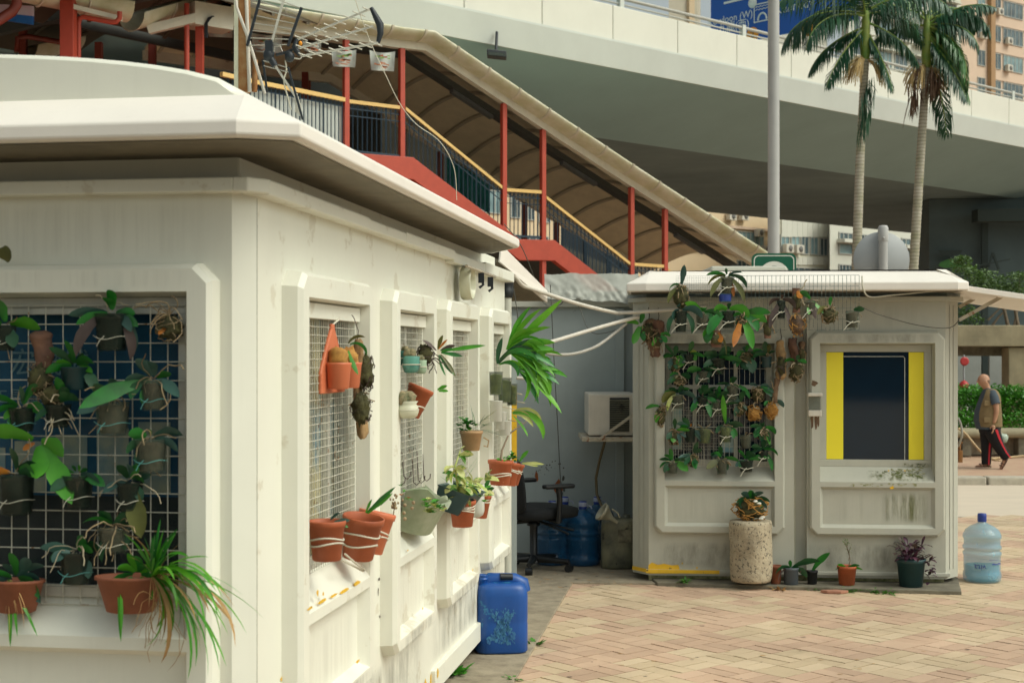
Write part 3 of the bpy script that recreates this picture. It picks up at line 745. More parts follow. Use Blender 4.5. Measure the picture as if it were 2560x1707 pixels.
def tie(f, c, r, s, root, mat='tie_white', tail=None, n=1, thick=.95):
    mb = MB()
    for k in range(n):
        pts = []; R = r*s*1.03
        for i in range(13):
            a = PI+PI*i/12 if f.n.y < -.6 else -PI/2+PI*i/12
            pts.append(c+V((math.cos(a)*R, math.sin(a)*R, k*.012+.004*math.sin(i*.9+k)-.006*math.sin(PI*i/12))))
        mb.tube(pts, thick*s, 5, False)
    if tail:
        a, L = tail; st = c+f.n*r*s; mb.tube([st, st+ldir(f, a, .4)*L*s*.5, st+ldir(f, a+8, .25)*L*s], thick*s, 5, False)
    return mb.build('tie_cord', MT[mat], root)
def orchid(f, x, y, off, kind, r, h, leaves, label, cat='orchid', group=None, tl=None, nroots=0, name='potted_orchid', fill='mix_bark', tiem='tie_white'):
    c = f.pt(x, y, off); s = c.y/F
    root = thing(name, label, cat, c-V((0,0,h*s)), group)
    if kind in ('clear', 'clear_dark', 'milk', 'teal_plastic', 'terracotta', 'moss_planter', 'terracotta_old'):
        cup(f, c, r, h, s, root, kind, fill, ro.uniform(.74, .86))
        if tl is not None: tie(f, c-V((0,0,h*s*.6)), r, s, root, tiem, tl)
    elif kind == 'ball': rootball(f, c-V((0,0,h*s*.5)), r, h*.55, s, root, 26)
    elif kind == 'fibre': rootball(f, c-V((0,0,h*s*.5)), r, h*.52, s, root, 60, 'coir', 'coir', 'fibre_ball')
    elif kind == 'bark':
        mb = MB(); pr = []
        for i in range(9):
            t = i/8; pr.append((r*s*(.75+.35*noise.noise(V((t*3, x*.1, 0)))), -h*s*(1-t)))
        mb.lathe(pr, c, 12, None, e=(1, .45), amp=.35, seed=x); mb.build('bark_slab', MT[ro.choice(['bark', 'bark_red'])], root)
        mb = MB()
        mb.blob(c-V((0,0,h*s*.55))+f.n*r*s*.35, r*s*.85, r*s*.5, h*s*.30, .5, x, 9, 3); mb.build('moss', MT['moss'], root)
    if nroots: roots(f, c-V((0,0,h*s*.15)), nroots, max(18, h*.6), s, root, ro.choice(['root', 'root', 'root_pale']))
    if leaves: foliage(f, c+V((0,0,1*s)), leaves, s, root)
    return root
Dk, Md, Br, Bl, Ol, Yl, Og, Bn, Pu = 'leaf_dark', 'leaf_mid', 'leaf_bright', 'leaf_blue', 'leaf_olive', 'leaf_lime', 'leaf_orange', 'leaf_brown', 'leaf_purple'
# ---- wire panel in front of the far kiosk's roof edge ----
OW = .34
a_, zb_ = FK.at(1690, 826, OW); b_, zt_ = FK.at(2148, 688, OW); c_ = FK.at(1847, 700, OW)[0]
pw = thing('mesh_screen', 'rusty rectangular wire mesh panel hung along the front edge of the far kiosk roof', 'mesh screen', FK.p((a_+b_)/2, zb_, OW))
grille(FK, (c_, b_, zb_, zt_), .028, .078, OW, pw, MT['wire_dark'], .0016, 'coarse_mesh')
grille(FK, (a_, c_, zb_, zt_), .0155, .0155, OW, pw, MT['wire_dark'], .0006, 'fine_mesh')
m = MB()
for x in (1700, 1850, 2000, 2140): t, z = FK.at(x, 830, OW); m.rod(FK.p(t, zb_+.01, OW), FK.p(t, zb_+.01, .03), .002); m.rod(FK.p(t, 2.11, OW), FK.p(t, 2.11, .30), .002)
m.build('hanger', MT['wire_rust'], pw)
GU = 'orchids on the roof-edge wire panel'
o_ = OW+.05
US = [
 (1703, 716, 'ball', 20, 52, [(82, 46, 17, .25, Bl), (150, 34, 12, 1.6, Md), (200, 50, 13, 1.1, Ol)], 'bare root ball orchid at the left end of the roof wire, one leaf upright', 0),
 (1818, 692, 'clear', 18, 42, [(165, 52, 13, 1.3, Ol), (150, 48, 12, .9, Md), (40, 34, 9, .9, Bl), (20, 54, 13, 1.7, Dk), (200, 62, 15, 1.0, Ol), (-30, 70, 15, .9, Ol), (-60, 46, 12, .5, Og), (100, 16, 8, .3, Dk)], 'long drooping strap-leaved orchid in a clear cup above the blue bottle cap, roof wire', 2),
 (1702, 778, 'clear_dark', 17, 52, [(170, 30, 20, 2.4, Bl), (30, 58, 22, 1.5, Bl), (200, 60, 14, 1.4, Dk), (-20, 60, 14, 1.5, Dk), (110, 20, 12, 1.2, Bl)], 'clear cup orchid with leaves folded down round it, below the left root ball', 6),
 (1757, 784, 'clear', 18, 42, [(130, 46, 20, .7, Br), (25, 42, 18, 1.2, Md), (80, 24, 18, 1.5, Md), (-10, 28, 16, .9, Md), (-40, 28, 9, .5, Og)], 'clear cup orchid tied with a long white cable tie, fresh upward leaf', 1),
 (1821, 778, 'clear_dark', 17, 42, [(140, 34, 20, 1.3, Br), (40, 56, 24, 1.9, Br), (205, 72, 28, .8, Md), (-25, 50, 17, 1.3, Dk), (85, 20, 12, .7, Dk)], 'clear cup orchid with a huge dark leaf hanging to its left, mid roof wire', 2),
 (1855, 790, 'ball', 17, 44, [(12, 56, 24, .9, Br), (30, 64, 22, .8, Md), (-65, 78, 24, .35, Br), (-108, 82, 20, .2, Og), (-10, 50, 24, 1.2, Md), (150, 22, 16, 1.1, Md)], 'basket orchid with one orange dying leaf and one long yellow-green leaf hanging', 5),
 (1792, 826, 'bark', 18, 42, [(165, 36, 22, 1.4, Br), (190, 38, 26, 1.5, Md), (-70, 34, 17, .5, Og), (-45, 60, 5, .9, Ol)], 'mounted orchid with a broad green leaf and a crumpled orange leaf above the window corner', 4),
 (1918, 788, 'bark', 12, 58, [], 'dark ragged root mount without leaves between the roof wire and window', 9),
 (1953, 752, 'clear_dark', 11, 44, [(160, 34, 17, 1.5, Bn), (20, 40, 17, 1.7, Bn), (235, 66, 18, .4, Bn), (-60, 70, 13, .5, Bn), (80, 18, 10, 1.4, Bn)], 'withered purple-brown orchid drooping over a small clear cup on the roof wire', 1),
 (1991, 720, 'bark', 13, 62, [(-70, 30, 16, .6, Og)], 'tall bark slab with a rusty orange fibre tuft at its foot, roof wire', 5),
 (2028, 752, 'clear', 12, 36, [(130, 38, 16, .5, Md), (-105, 34, 14, .3, Br), (-40, 36, 12, .3, Br), (-80, 46, 12, .5, Bn)], 'little clear cup orchid with three light green leaves right of the bark slab', 6),
 (2074, 770, 'ball', 20, 36, [(85, 24, 11, .5, Md), (170, 36, 15, 1.2, Ol)], 'loose dark root tangle with two leaves near the right end of the roof wire', 14),
 (2130, 778, 'clear', 17, 42, [(20, 24, 17, .5, Dk)], 'clear cup with a single round leaf at the right end of the roof wire', 2),
]
for x, y, k, r, h, lv, lab, nr in US:
    oc = orchid(FK, x, y, o_, k, r, h, lv, lab, 'orchid', GU, tl=((215, 34) if k.startswith('clear') else None), nroots=nr)
    if x == 1991: rootball(FK, FK.pt(1994, 812, o_+.02), 18, 26, o_*0+10/F, oc, 30, 'coir', 'bark', 'fibre_tuft')
# blue cap under the second
c = FK.pt(1813, 756, o_-.02); m = MB(); m.lathe([(.0, 0), (.038, .002), (.04, .01), (.04, .055), (.036, .062), (0, .064)], c, 20)
cc = thing('bottle_cap_cup', 'blue and clear plastic bottle end under the drooping orchid on the roof wire', 'bottle', c)
m.build('shell', MT['water_clear'], cc); m = MB(); m.lathe([(.0408, .008), (.0412, .012), (.0412, .05), (.0408, .055)], c, 20, cap=False); o2 = m.build('cap', MT['water_cap'], cc)
# bark mounts hung left of the window and beside the pillar
def slab(x0, y0, x1, y1, w, off, name, label, cat='bark mount', mosses=(), leaves=(), f=FK, mat='bark', hook=True, group='bark mounts', nr=8):
    a, b = f.pt(x0, y0, off), f.pt(x1, y1, off); s = a.y/F
    root = thing(name, label, cat, b, group)
    mb = MB(); pts = []; rr = []
    for i in range(26):
        t = i/25; pts.append(a.lerp(b, t)+V((.12*w*s*math.sin(t*7+x0), 0, 0))); rr.append(w*s*(.5+.16*noise.noise(V((t*4, x0, 1.0))))*(1 if 0 < i < 25 else .6)*(1+.16*noise.noise(V((i*1.7, x0, 5)))))
    R = []; ax = (b-a).normalized(); sd = ax.cross(f.n).normalized()
    for p, r_ in zip(pts, rr):
        ring = []
        for k in range(14):
            an = 2*PI*k/14; q_ = 1+.55*noise.noise(V((math.cos(an)*3, math.sin(an)*3, (p-a).length*14+x0)))
            ring.append(p+sd*math.cos(an)*r_*q_+f.n*math.sin(an)*r_*.7*q_+ax*(.012*noise.noise(V((an*2, x0, p.z*9)))))
        R.append(ring)
    mb.rings(R, True, True); mb.build('bark_slab', MT[mat], root)
    if hook:
        mb = MB(); mb.tube([a+V((0,0,-.01)), a+V((.004,0,.03)), a+V((-.002,0,.075))+f.n*-.01, a+f.n*-.02+V((0,0,.085))], 1.1*s, 5); mb.build('hook', MT['wire_rust'], root)
    for (mx, my, mrx, mry) in mosses:
        rootball(f, f.pt(mx, my, off+.02), mrx, mry, s, root, 22, 'root' if mat != 'bark_pale' else 'leaf_brown', 'moss', 'moss')
    for (lx, ly, lv) in leaves: foliage(f, f.pt(lx, ly, off+.035), lv, s, root)
    if nr: roots(f, a.lerp(b, .6), nr, 30, s, root, 'root', 1.2)
    return root
slab(1622, 798, 1630, 872, 26, .06, 'bark_mount', 'dark bark mount with pale green leaves at its left, hung by the far kiosk corner', mosses=[(1620, 830, 20, 24)], leaves=[(1600, 812, [(150, 40, 18, .5, Br), (-110, 46, 20, .3, Br), (75, 32, 14, .4, Md), (-45, 26, 16, .4, Br), (-75, 36, 16, .3, Md)])])
slab(1646, 800, 1638, 892, 26, .07, 'bark_mount', 'reddish bark slab with a small green tuft, second from the far kiosk corner', mosses=[(1642, 850, 14, 22)], leaves=[(1648, 838, [(30, 24, 12, 1.3, Md), (-20, 22, 14, 1.0, Md), (225, 26, 10, .4, Br), (-70, 16, 10, .4, Dk)])], mat='bark_red')
slab(1952, 852, 1953, 948, 22, .07, 'bark_mount', 'pale mossy bark strip hanging at the right edge of the orchid window', mosses=[(1953, 915, 11, 26)], mat='bark_pale', nr=4)
slab(1942, 945, 1936, 1005, 14, .07, 'driftwood', 'thin dark driftwood hanging under the pale mossy bark strip', 'driftwood', mat='bark', hook=False, nr=2)
slab(1982, 845, 1988, 905, 22, .03, 'palm_bract', 'smooth brown palm bract hanging in the groove between the windows', 'bark mount', mat='bark_red', nr=0)
slab(2007, 855, 2004, 900, 15, .03, 'bark_mount', 'short blackish bark mount right of the smooth brown bract', 'bark mount', mosses=[(2006, 890, 8, 18)], nr=2)
orchid(FK, 1990, 905, .07, 'ball', 19, 46, [(150, 28, 15, 1.1, Md), (20, 22, 12, .9, Md), (70, 14, 10, .5, Dk)], 'mossy root ball with two small leaves hanging in the groove between windows', nroots=6, group='orchids by the window')
# ---- orchids on the grille of the far kiosk's left window ----
GW_ = 'orchids on the window grille of the far kiosk'
def wc(cx, cy): return 1640+cx/4.02, 820+cy/4.02
WS = [
 (185, 300, 'ball', 15, 34, [(160, 26, 11, .8, Md), (10, 18, 14, 1.0, Br), (-80, 26, 13, .3, Dk)], 'dark bark orchid with three small leaves, window top left corner', 8),
 (330, 262, 'clear_dark', 15, 30, [(215, 40, 24, .5, Br), (-20, 20, 15, .8, Br), (30, 16, 12, .6, Yl)], 'yellow-green broad leaved orchid, second along the window top', 0),
 (470, 430, 'clear', 15, 30, [(165, 34, 22, .6, Md), (20, 42, 18, .9, Dk), (-30, 20, 12, .8, Dk)], 'clear cup orchid with a green leaf left, under the window top row', 2),
 (620, 305, 'clear_dark', 20, 40, [(150, 34, 22, .5, Dk), (50, 38, 24, .4, Dk), (5, 54, 18, .4, Md), (200, 40, 16, .4, Dk)], 'large grey cup orchid with three spreading dark leaves, window top middle', 0),
 (905, 260, 'ball', 20, 30, [(160, 24, 18, 1.2, Md), (-60, 44, 30, .5, Dk), (-95, 40, 26, .4, Dk), (190, 40, 17, .9, Dk), (-120, 30, 18, .4, Dk)], 'dark broad-leaved orchid with hanging leaves at window top right', 0),
 (1112, 290, 'teal_plastic', 14, 26, [(100, 38, 18, .3, Dk), (80, 30, 14, .8, Ol)], 'small green cup with long white roots at window top right corner', 9),
 (235, 480, 'ball', 16, 26, [(170, 20, 14, .8, Bl), (-100, 20, 12, .4, Bl)], 'little brown root clump with bluish leaves, window left side', 10),
 (762, 572, 'clear', 18, 38, [(165, 34, 10, .5, Dk), (85, 14, 11, .2, Br), (0, 52, 12, 1.3, Md)], 'clear cup orchid in the middle of the window with one tiny upright leaf', 3),
 (1030, 590, 'ball', 18, 36, [(150, 22, 10, .6, Bl), (20, 20, 10, .6, Bl)], 'dark moss ball on the window right side, tied with teal cord', 4),
 (215, 665, 'clear', 17, 36, [(170, 42, 24, 1.3, Ol), (15, 44, 20, .9, Bl), (200, 46, 12, 1.3, Yl)], 'clear cup orchid with arching grey leaf over the window left edge', 1),
 (465, 690, 'clear_dark', 15, 32, [(225, 40, 17, .3, Md), (-55, 48, 16, .5, Md), (60, 26, 12, .5, Dk), (110, 22, 10, .3, Dk)], 'cup orchid with leaves hanging both sides, window centre left', 2),
 (620, 735, 'clear', 16, 30, [(130, 28, 16, .6, Dk), (60, 34, 18, .7, Dk)], 'low clear cup tied round with white cord, window centre', 5),
 (845, 760, 'ball', 14, 28, [(120, 24, 12, .7, Bl), (-30, 18, 10, .7, Dk)], 'small dark clump right of the window centre', 5),
 (985, 790, 'fibre', 17, 34, [], 'golden fibre ball hanging at the right of the orchid window', 0),
 (1165, 745, 'fibre', 16, 38, [(105, 34, 8, .3, Bl), (20, 30, 14, 1.5, Bl), (180, 18, 12, .8, Md)], 'pale fibre ball with blue-grey leaves at the window right edge', 0),
 (190, 1030, 'ball', 16, 34, [(-100, 26, 17, .3, Br), (10, 32, 13, .3, Br)], 'root clump with two bright leaves, window lower left', 12),
 (345, 1010, 'clear_dark', 13, 34, [(80, 8, 6, .3, Og)], 'narrow dark cup with dry orange shoots, window lower left', 8),
 (492, 1000, 'clear', 18, 40, [], 'leafless clear cup full of green moss, window lower centre left', 2),
 (702, 980, 'clear', 17, 42, [(97, 72, 15, .12, Br), (-30, 32, 16, .5, Md)], 'clear mossy cup with one tall straight leaf, window lower centre', 2),
 (903, 1075, 'clear', 15, 34, [], 'leafless clear cup with dry roots, window lower right of centre', 6),
 (1085, 1010, 'ball', 15, 28, [(200, 28, 18, .8, Md), (20, 30, 16, 1.6, Md), (-60, 36, 11, .4, Br)], 'brown root ball with green leaves at window lower right', 5),
 (165, 1345, 'clear', 15, 28, [(100, 32, 12, .3, Md), (-15, 38, 22, .5, Br), (160, 22, 8, 1.2, Dk)], 'clear cup orchid in the window bottom left corner', 5),
 (372, 1270, 'ball', 15, 30, [(-80, 34, 15, .2, Md), (80, 12, 6, .2, Dk)], 'root clump with one hanging leaf, second along window bottom', 9),
 (662, 1310, 'clear', 15, 40, [(205, 42, 19, .25, Ol), (130, 24, 14, .5, Md), (5, 36, 15, .5, Md)], 'clear cup orchid with spreading leaves, window bottom middle', 6),
 (905, 1330, 'clear_dark', 18, 28, [(-100, 20, 22, .4, Bl), (20, 46, 16, .4, Md), (200, 20, 14, .8, Md)], 'dark cup orchid with a long leaf to the right, window bottom right', 3),
 (1075, 1235, 'clear_dark', 14, 26, [(30, 36, 15, 1.6, Md), (-40, 48, 12, .9, Md), (150, 14, 9, .6, Dk)], 'cup orchid with leaves hanging right, window bottom right corner', 3),
]
for cx, cy, k, r, h, lv, lab, nr in WS:
    x, y = wc(cx, cy)
    if 'leafless' not in lab and k != 'fibre': lv = lv+[(ro.uniform(-70, 250), ro.uniform(20, 38), ro.uniform(9, 16), ro.uniform(.3, 1.4), ro.choice([Dk, Dk, Md, Bl, Dk])) for _ in range(6)]
    orchid(FK, x, y, .055, k, r, h, lv, lab, 'orchid', GW_, tl=((225, 26) if 'clear' in k and ro.random() < .6 else None), nroots=nr+4, fill='mix_green' if 'moss' in lab else 'mix_bark')
orchid(FK, 1652, 1018, .06, 'ball', 13, 42, [(160, 34, 12, .9, Md), (-115, 34, 16, .3, Br)], 'mossy root clump with drooping leaves on the wall left of the orchid window', nroots=5, group='orchids by the window')
# ================= NEAR KIOSK: FRONT WINDOW =================
GL = 'orchids on the front window of the near kiosk'
LS = [
 (280, 785, 'clear_dark', 44, 92, [(172, 85, 30, .35, Bl), (8, 48, 28, .3, Md), (200, 120, 34, 1.15, Bn), (-25, 100, 40, 1.0, Bl), (-20, 120, 28, 1.5, Bn)], 'big dark-leaved orchid in a clear pot at the top of the front window', 3),
 (425, 790, 'ball', 36, 58, [(-110, 46, 16, .5, Og)], 'tangled pale root ball in the top right corner of the front window', 16),
 (15, 815, 'clear_dark', 26, 62, [(15, 80, 42, .7, Br), (160, 60, 40, .6, Md)], 'pot with a broad light green leaf at the front window left edge', 2),
 (188, 918, 'teal_plastic', 36, 56, [(150, 34, 16, .4, Br), (90, 30, 18, .5, Md), (30, 38, 20, .7, Md), (170, 40, 14, .9, Md), (0, 40, 17, .6, Br), (60, 30, 14, .3, Dk)], 'small leafy green plant in a dark cup, upper middle of front window', 0),
 (384, 950, 'clear', 34, 76, [(165, 52, 30, .5, Bl), (25, 46, 24, .3, Md), (192, 165, 44, .35, Md)], 'clear pot with a very long spotted leaf to the left, front window right', 12),
 (282, 1005, 'clear', 44, 82, [(170, 60, 26, .3, Bl)], 'clear pot with trailing roots and one bluish leaf, front window centre', 14),
 (55, 1020, 'clear_dark', 34, 58, [(75, 50, 24, .2, Dk), (165, 40, 22, .6, Dk), (200, 36, 24, .7, Br)], 'dark cup with a fern and upright leaf at the left of front window', 5),
 (145, 1012, 'clear_dark', 33, 56, [(-60, 36, 12, .4, Br)], 'dark cup under the bark mount in the front window', 10),
 (376, 1098, 'clear', 42, 82, [(80, 16, 10, .3, Br)], 'clear bag-like pot tied with wire at the right of the front window', 6),
 (40, 1185, 'clear_dark', 46, 100, [(20, 70, 60, .6, Dk), (160, 40, 22, .3, Og)], 'large dark pot at the lower left of the front window', 6),
 (195, 1188, 'clear_dark', 40, 82, [(40, 22, 12, .5, Md), (100, 18, 12, .4, Md), (150, 22, 12, .5, Md), (70, 20, 10, .4, Br)], 'dark pot of tiny green seedlings low in the front window', 0),
 (325, 1205, 'clear_dark', 34, 72, [(110, 44, 26, .5, Dk), (-65, 120, 56, .3, Ol), (30, 42, 30, 1.1, Md)], 'cup orchid with one large hanging striped leaf, front window lower right', 4),
 (285, 1318, 'clear', 42, 62, [(60, 26, 12, .5, Md), (20, 30, 12, .6, Dk), (140, 24, 10, .4, Md), (-20, 36, 14, .8, Dk)], 'clear pot of brown roots above the terracotta trough', 18),
 (190, 1378, 'clear_dark', 42, 80, [(160, 70, 28, .4, Bl), (60, 44, 30, .5, Md), (30, 56, 34, .9, Dk)], 'root-filled clear pot between the two troughs of the front window', 12),
]
for x, y, k, r, h, lv, lab, nr in LS:
    orchid(FL, x, y, .045, k, r, h, lv, lab, 'orchid', GL, tl=((230, 30) if 'clear' in k else None), nroots=0, tiem='tie_teal' if ro.random() < .6 else 'tie_white')
    cc_ = FL.pt(x, y, .055); s_ = cc_.y/F; rt_o = [o for o in BASE if o.get('label') == lab][0]
    if nr: roots(FL, cc_, int(nr*.8)+1, 90, s_, rt_o, ro.choice(['root', 'root', 'root_pale']), 1.8, 1.7, .6)
    if k != 'ball': foliage(FL, cc_, [(ro.uniform(-60, 240), ro.uniform(40, 75), ro.uniform(22, 34), ro.uniform(.3, 1.4), ro.choice([Dk, Dk, Md, Bl])) for _ in range(5)], s_, rt_o, 'side_leaves')
slab(105, 830, 108, 960, 48, .035, 'bark_mount', 'tapered dark bark mount covered in roots in the front window', mosses=[(100, 950, 34, 40), (130, 990, 34, 28)], f=FL, mat='bark_red', hook=False, nr=26)
orchid(FL, 95, 1105, .05, 'none', 10, 20, [(150, 110, 56, .5, Br), (-75, 84, 54, .35, Br), (5, 80, 44, .9, Br), (-48, 160, 58, .2, Br), (200, 30, 16, .4, Og)], 'bright green orchid leaves sprawling across the left of the front window', 'orchid', GL)
orchid(FL, -14, 640, .06, 'none', 10, 20, [(10, 40, 46, .6, Ol)], 'brown-edged leaf tip poking in above the front window at left', 'leaf', None, name='leaf_tip')
# troughs
def grass(f, c, n, ln, s, root, mats, spread=(20, 160), w=7, name='grass_blades', droop=(.6, 1.8), out=(.2, .9)):
    mb = MB()
    for k in range(n):
        mb.mi = ro.choices(range(len(mats)), [6, 4, 1.2][:len(mats)])[0]
        a = ro.uniform(*spread); d = ldir(f, a, ro.uniform(*out)); mb.leaf(c+V((ro.uniform(-1,1)*8*s, 0, 0)), d, ln*s*ro.uniform(.5, 1.15), w*s*ro.uniform(.6, 1.2), ro.uniform(*droop), .2, 9, .8, ro.uniform(-.6, .6), V((0,0,1)))
    return mb.build(name, [MT[k] for k in mats], root)
def trough(x, y, r, h, f, off, label, mat, leaves, n_grass):
    c = f.pt(x, y, off); s = c.y/F; root = thing('planter_trough', label, 'planter', c-V((0,0,h*s)), 'terracotta troughs on the front window')
    mb = MB(); R = r*s; H = h*s; b = c-V((0,0,H))
    mb.lathe([(R*.55, 0), (R*.68, .004), (R*.95, H*.90), (R*1.02, H*.91), (R*1.02, H), (R*.95, H), (R*.90, H*.85), (R*.6, .02)], b, 30, None, e=(1, .55)); mb.build('pot', MT[mat], root)
    mb = MB(); mb.lathe([(R*.6, .03), (R*.9, H*.86), (R*.3, H*.92)], b, 20, None, e=(1, .53), amp=.1); mb.build('soil', MT['mix_bark'], root)
    return root, c, s
tr, c, s = trough(326, 1438, 88, 92, FL, .07, 'long terracotta trough of succulents and grass at the front window right', 'terracotta_old', None, 0)
foliage(FL, c+V((.02,0,.0)), [(a, ro.uniform(36, 62), ro.uniform(18, 26), ro.uniform(.4, 1.4), ro.choice([Bl, Md, Br])) for a in (10, 40, 75, 100, 140, 165, -20, 200, 60, 120)], s, tr, 'succulent_leaves')
cg = FL.pt(385, 1440, .10)
grass(FL, cg, 26, 150, s, tr, [Md, Br, 'leaf_dry'], (60, 115), 9, droop=(.1, .9), out=(.1, .4))
grass(FL, cg, 46, 285, s, tr, ['leaf_fresh', Br, 'leaf_dry'], (-40, 60), 11.5, 'arching_blades', (.8, 2.3), (.2, .8))
grass(FL, cg, 12, 130, s, tr, ['leaf_dry', 'leaf_dry', 'leaf_dry'], (-80, 0), 4, 'dry_blades', (.4, 1.5))
grass(FL, FL.pt(300, 1452, .11), 2, 130, s, tr, [Br, Br, Br], (-95, -80), 15, 'hanging_blade', (.0, .1), (.1, .2))
tr2, c, s = trough(40, 1448, 72, 82, FL, .05, 'dull terracotta trough with fleshy rosettes at the front window left edge', 'terracotta_old', None, 0)
foliage(FL, c, [(a, ro.uniform(44, 80), ro.uniform(22, 32), ro.uniform(.4, 1.5), ro.choice([Bl, Md, Bl, Br])) for a in (0, 25, 50, 80, 110, 140, 170, -25, 15, 65, -60, -40)], s, tr2, 'succulent_leaves')
grass(FL, c+V((-.02,0,0)), 7, 150, s, tr2, [Br, Br, 'leaf_dry'], (-90, -50), 12, 'hanging_blades', (.0, .4), (.2, .5))
grass(FL, c+V((-.02,0,0)), 10, 150, s, tr2, ['leaf_dry', 'leaf_dry', 'leaf_dry'], (-100, -20), 2.2, 'dry_blades', (.2, 1.2))
roots(FL, FL.pt(390, 1500, .09), 18, 130, s, tr, 'leaf_dry', 2.0, .9, .5, 'dry_stems')
# ================= NEAR KIOSK: SIDE WINDOWS =================
def tpot(f, x, y, r, h, off, label, tilt=None, mat='terracotta', group='terracotta pots on the side wall', ropes=(), fill='mix_bark', name='flower_pot', taper=.74, cat='flower pot', fluted=True):
    c = f.pt(x, y, off); s = c.y/F; R, H = r*s, h*s; up = tilt.normalized() if tilt is not None else V((0,0,1)); b = c-up*H
    root = thing(name, label, cat, b, group)
    mb = MB(); mb.lathe([(R*taper*.92, 0), (R*taper, .003), (R*.93, H*.84), (R*1.0, H*.85), (R*1.03, H*.97), (R*.99, H), (R*.93, H*.98), (R*.88, H*.8), (R*taper*.85, .01)], b, 28, up, amp=.025 if fluted else 0, seed=x*.1)
    mb.build('pot', MT[mat], root)
    mb = MB(); mb.lathe([(R*taper*.8, .01), (R*.86, H*.80), (R*.3, H*.84)], b, 16, up, amp=.1); mb.build('soil', MT[fill], root)
    if ropes:
        mb = MB(); u, w, t = frame(up)
        for hz in ropes:
            rr = R*(taper+(.93-taper)*hz)*1.035; pts = [b+up*H*hz+u*math.cos(a*.2618)*rr+w*math.sin(a*.2618)*rr+up*.006*math.sin(a*.5+hz*9) for a in range(25)]
            mb.tube(pts, .0032, 6)
        mb.build('rope', MT['tie_white'], root)
    return root, c, s, up
G3 = 'row of three terracotta pots under the first side window'
t1 = tpot(FR, 817, 1300, 48, 100, .085, 'nearest terracotta pot tied with white rope under the first side window', ropes=(.42, .55), group=G3)
foliage(FR, t1[1]+V((.01,0,-.01)), [(20, 36, 13, .3, Bl), (60, 26, 12, .4, Bl), (-5, 30, 11, .4, Md)], t1[2], t1[0])
t2 = tpot(FR, 910, 1290, 52, 108, .105, 'tilted middle terracotta pot with two thick upright leaves', V((.16, -.10, 1)), ropes=(.36, .6), group=G3)
foliage(FR, t2[1], [(66, 88, 13, .05, Md), (54, 72, 15, .1, Br), (90, 34, 9, .1, Br)], t2[2], t2[0])
t3 = tpot(FR, 945, 1278, 46, 104, .095, 'third tilted terracotta pot with a dry flower head', V((.22, .10, 1)), 'terracotta_pale', ropes=(.4, .52), group=G3)
mb = MB(); cc = t3[1]+V((.06, 0, .0))
for k in range(26): mb.blob(cc+V((ro.gauss(0,.009), ro.gauss(0,.009), .012+abs(ro.gauss(0, .02)))), .004, .004, .005, .3, k, 4)
mb.rod(cc+V((-.01,0,-.05)), cc+V((0,0,.02)), .002); mb.build('dry_flower', MT['root'], t3[0])
mb = MB(); a, b = FR.pt(862, 1384, .09), FR.pt(912, 1424, .10)
mb.tube([a, (a+b)/2+V((0,0,-.002)), b, b+V((-.006, 0, -.004)), a+V((-.01,0,-.02))], .0034, 6); solo(mb, 'rope_end', MT['tie_white'], 'loose white rope end looping below the row of three terracotta pots', 'rope', a)
# pink wall planter with two cups
c = FR.pt(805, 985, .02); s = c.y/F
root = thing('wall_planter', 'salmon plastic wall planter with a teardrop back and two cups of root clumps', 'planter', c)
mb = MB(); fo = .015
tl, zl = FR.at(795, 985, fo); tr_, zr_ = FR.at(845, 985, fo); zt_ = FR.at(803, 808, fo)[1]; ta = FR.at(800, 808, fo)[0]
pts = []
zc = zl+.0
wid = .29
tm = tl+.145
for i in range(15):
    u = i/14; pts.append((tm-wid/2*(1 if u < .3 else max(.08, 1-(u-.3)/.7)**.9), zl+(zt_-zl)*u))
poly = pts+[(2*tm-a, z) for a, z in pts[::-1]]
mb.prism([FR.p(a, z, fo) for a, z in poly], FR.n*.012); mb.build('back_plate', MT['terracotta_pale'], root, bevel=.004)
for dt in (-.065, .07):
    mb = MB(); b = FR.p(tm+dt, zl+.015, fo+.046); mb.lathe([(.032, 0), (.036, .004), (.043, .078), (.045, .082), (.045, .088), (.042, .088), (.039, .078), (.034, .01)], b, 22); mb.build('cup', MT['terracotta_pale'], root)
    mb = MB(); mb.blob(b+V((0,0,.10)), .034, .034, .038, .4, dt*90, 10, 6); mb.build('root_clump', MT['coir'], root)
foliage(FR, FR.p(tm-.01, zl+.155, fo+.06), [(80, 46, 11, 1.5, Ol), (50, 56, 11, 2.2, Md), (-100, 60, 15, .2, Br)], s, root)
mb = MB(); mb.tube([FR.p(tm, zt_-.01, fo), FR.p(tm+.03, zt_+.015, fo+.02), FR.p(tm+.09, zt_+.0, fo-.02)], .004, 6); mb.build('hanger', MT['tie_white'], root)
slab(893, 848, 903, 1095, 34, .07, 'bark_mount', 'long pale bark log with two dark moss clumps beside the first side window', f=FR, mat='bark_pale', mosses=[(910, 930, 26, 46), (903, 1020, 24, 40)], nr=14, group=None)
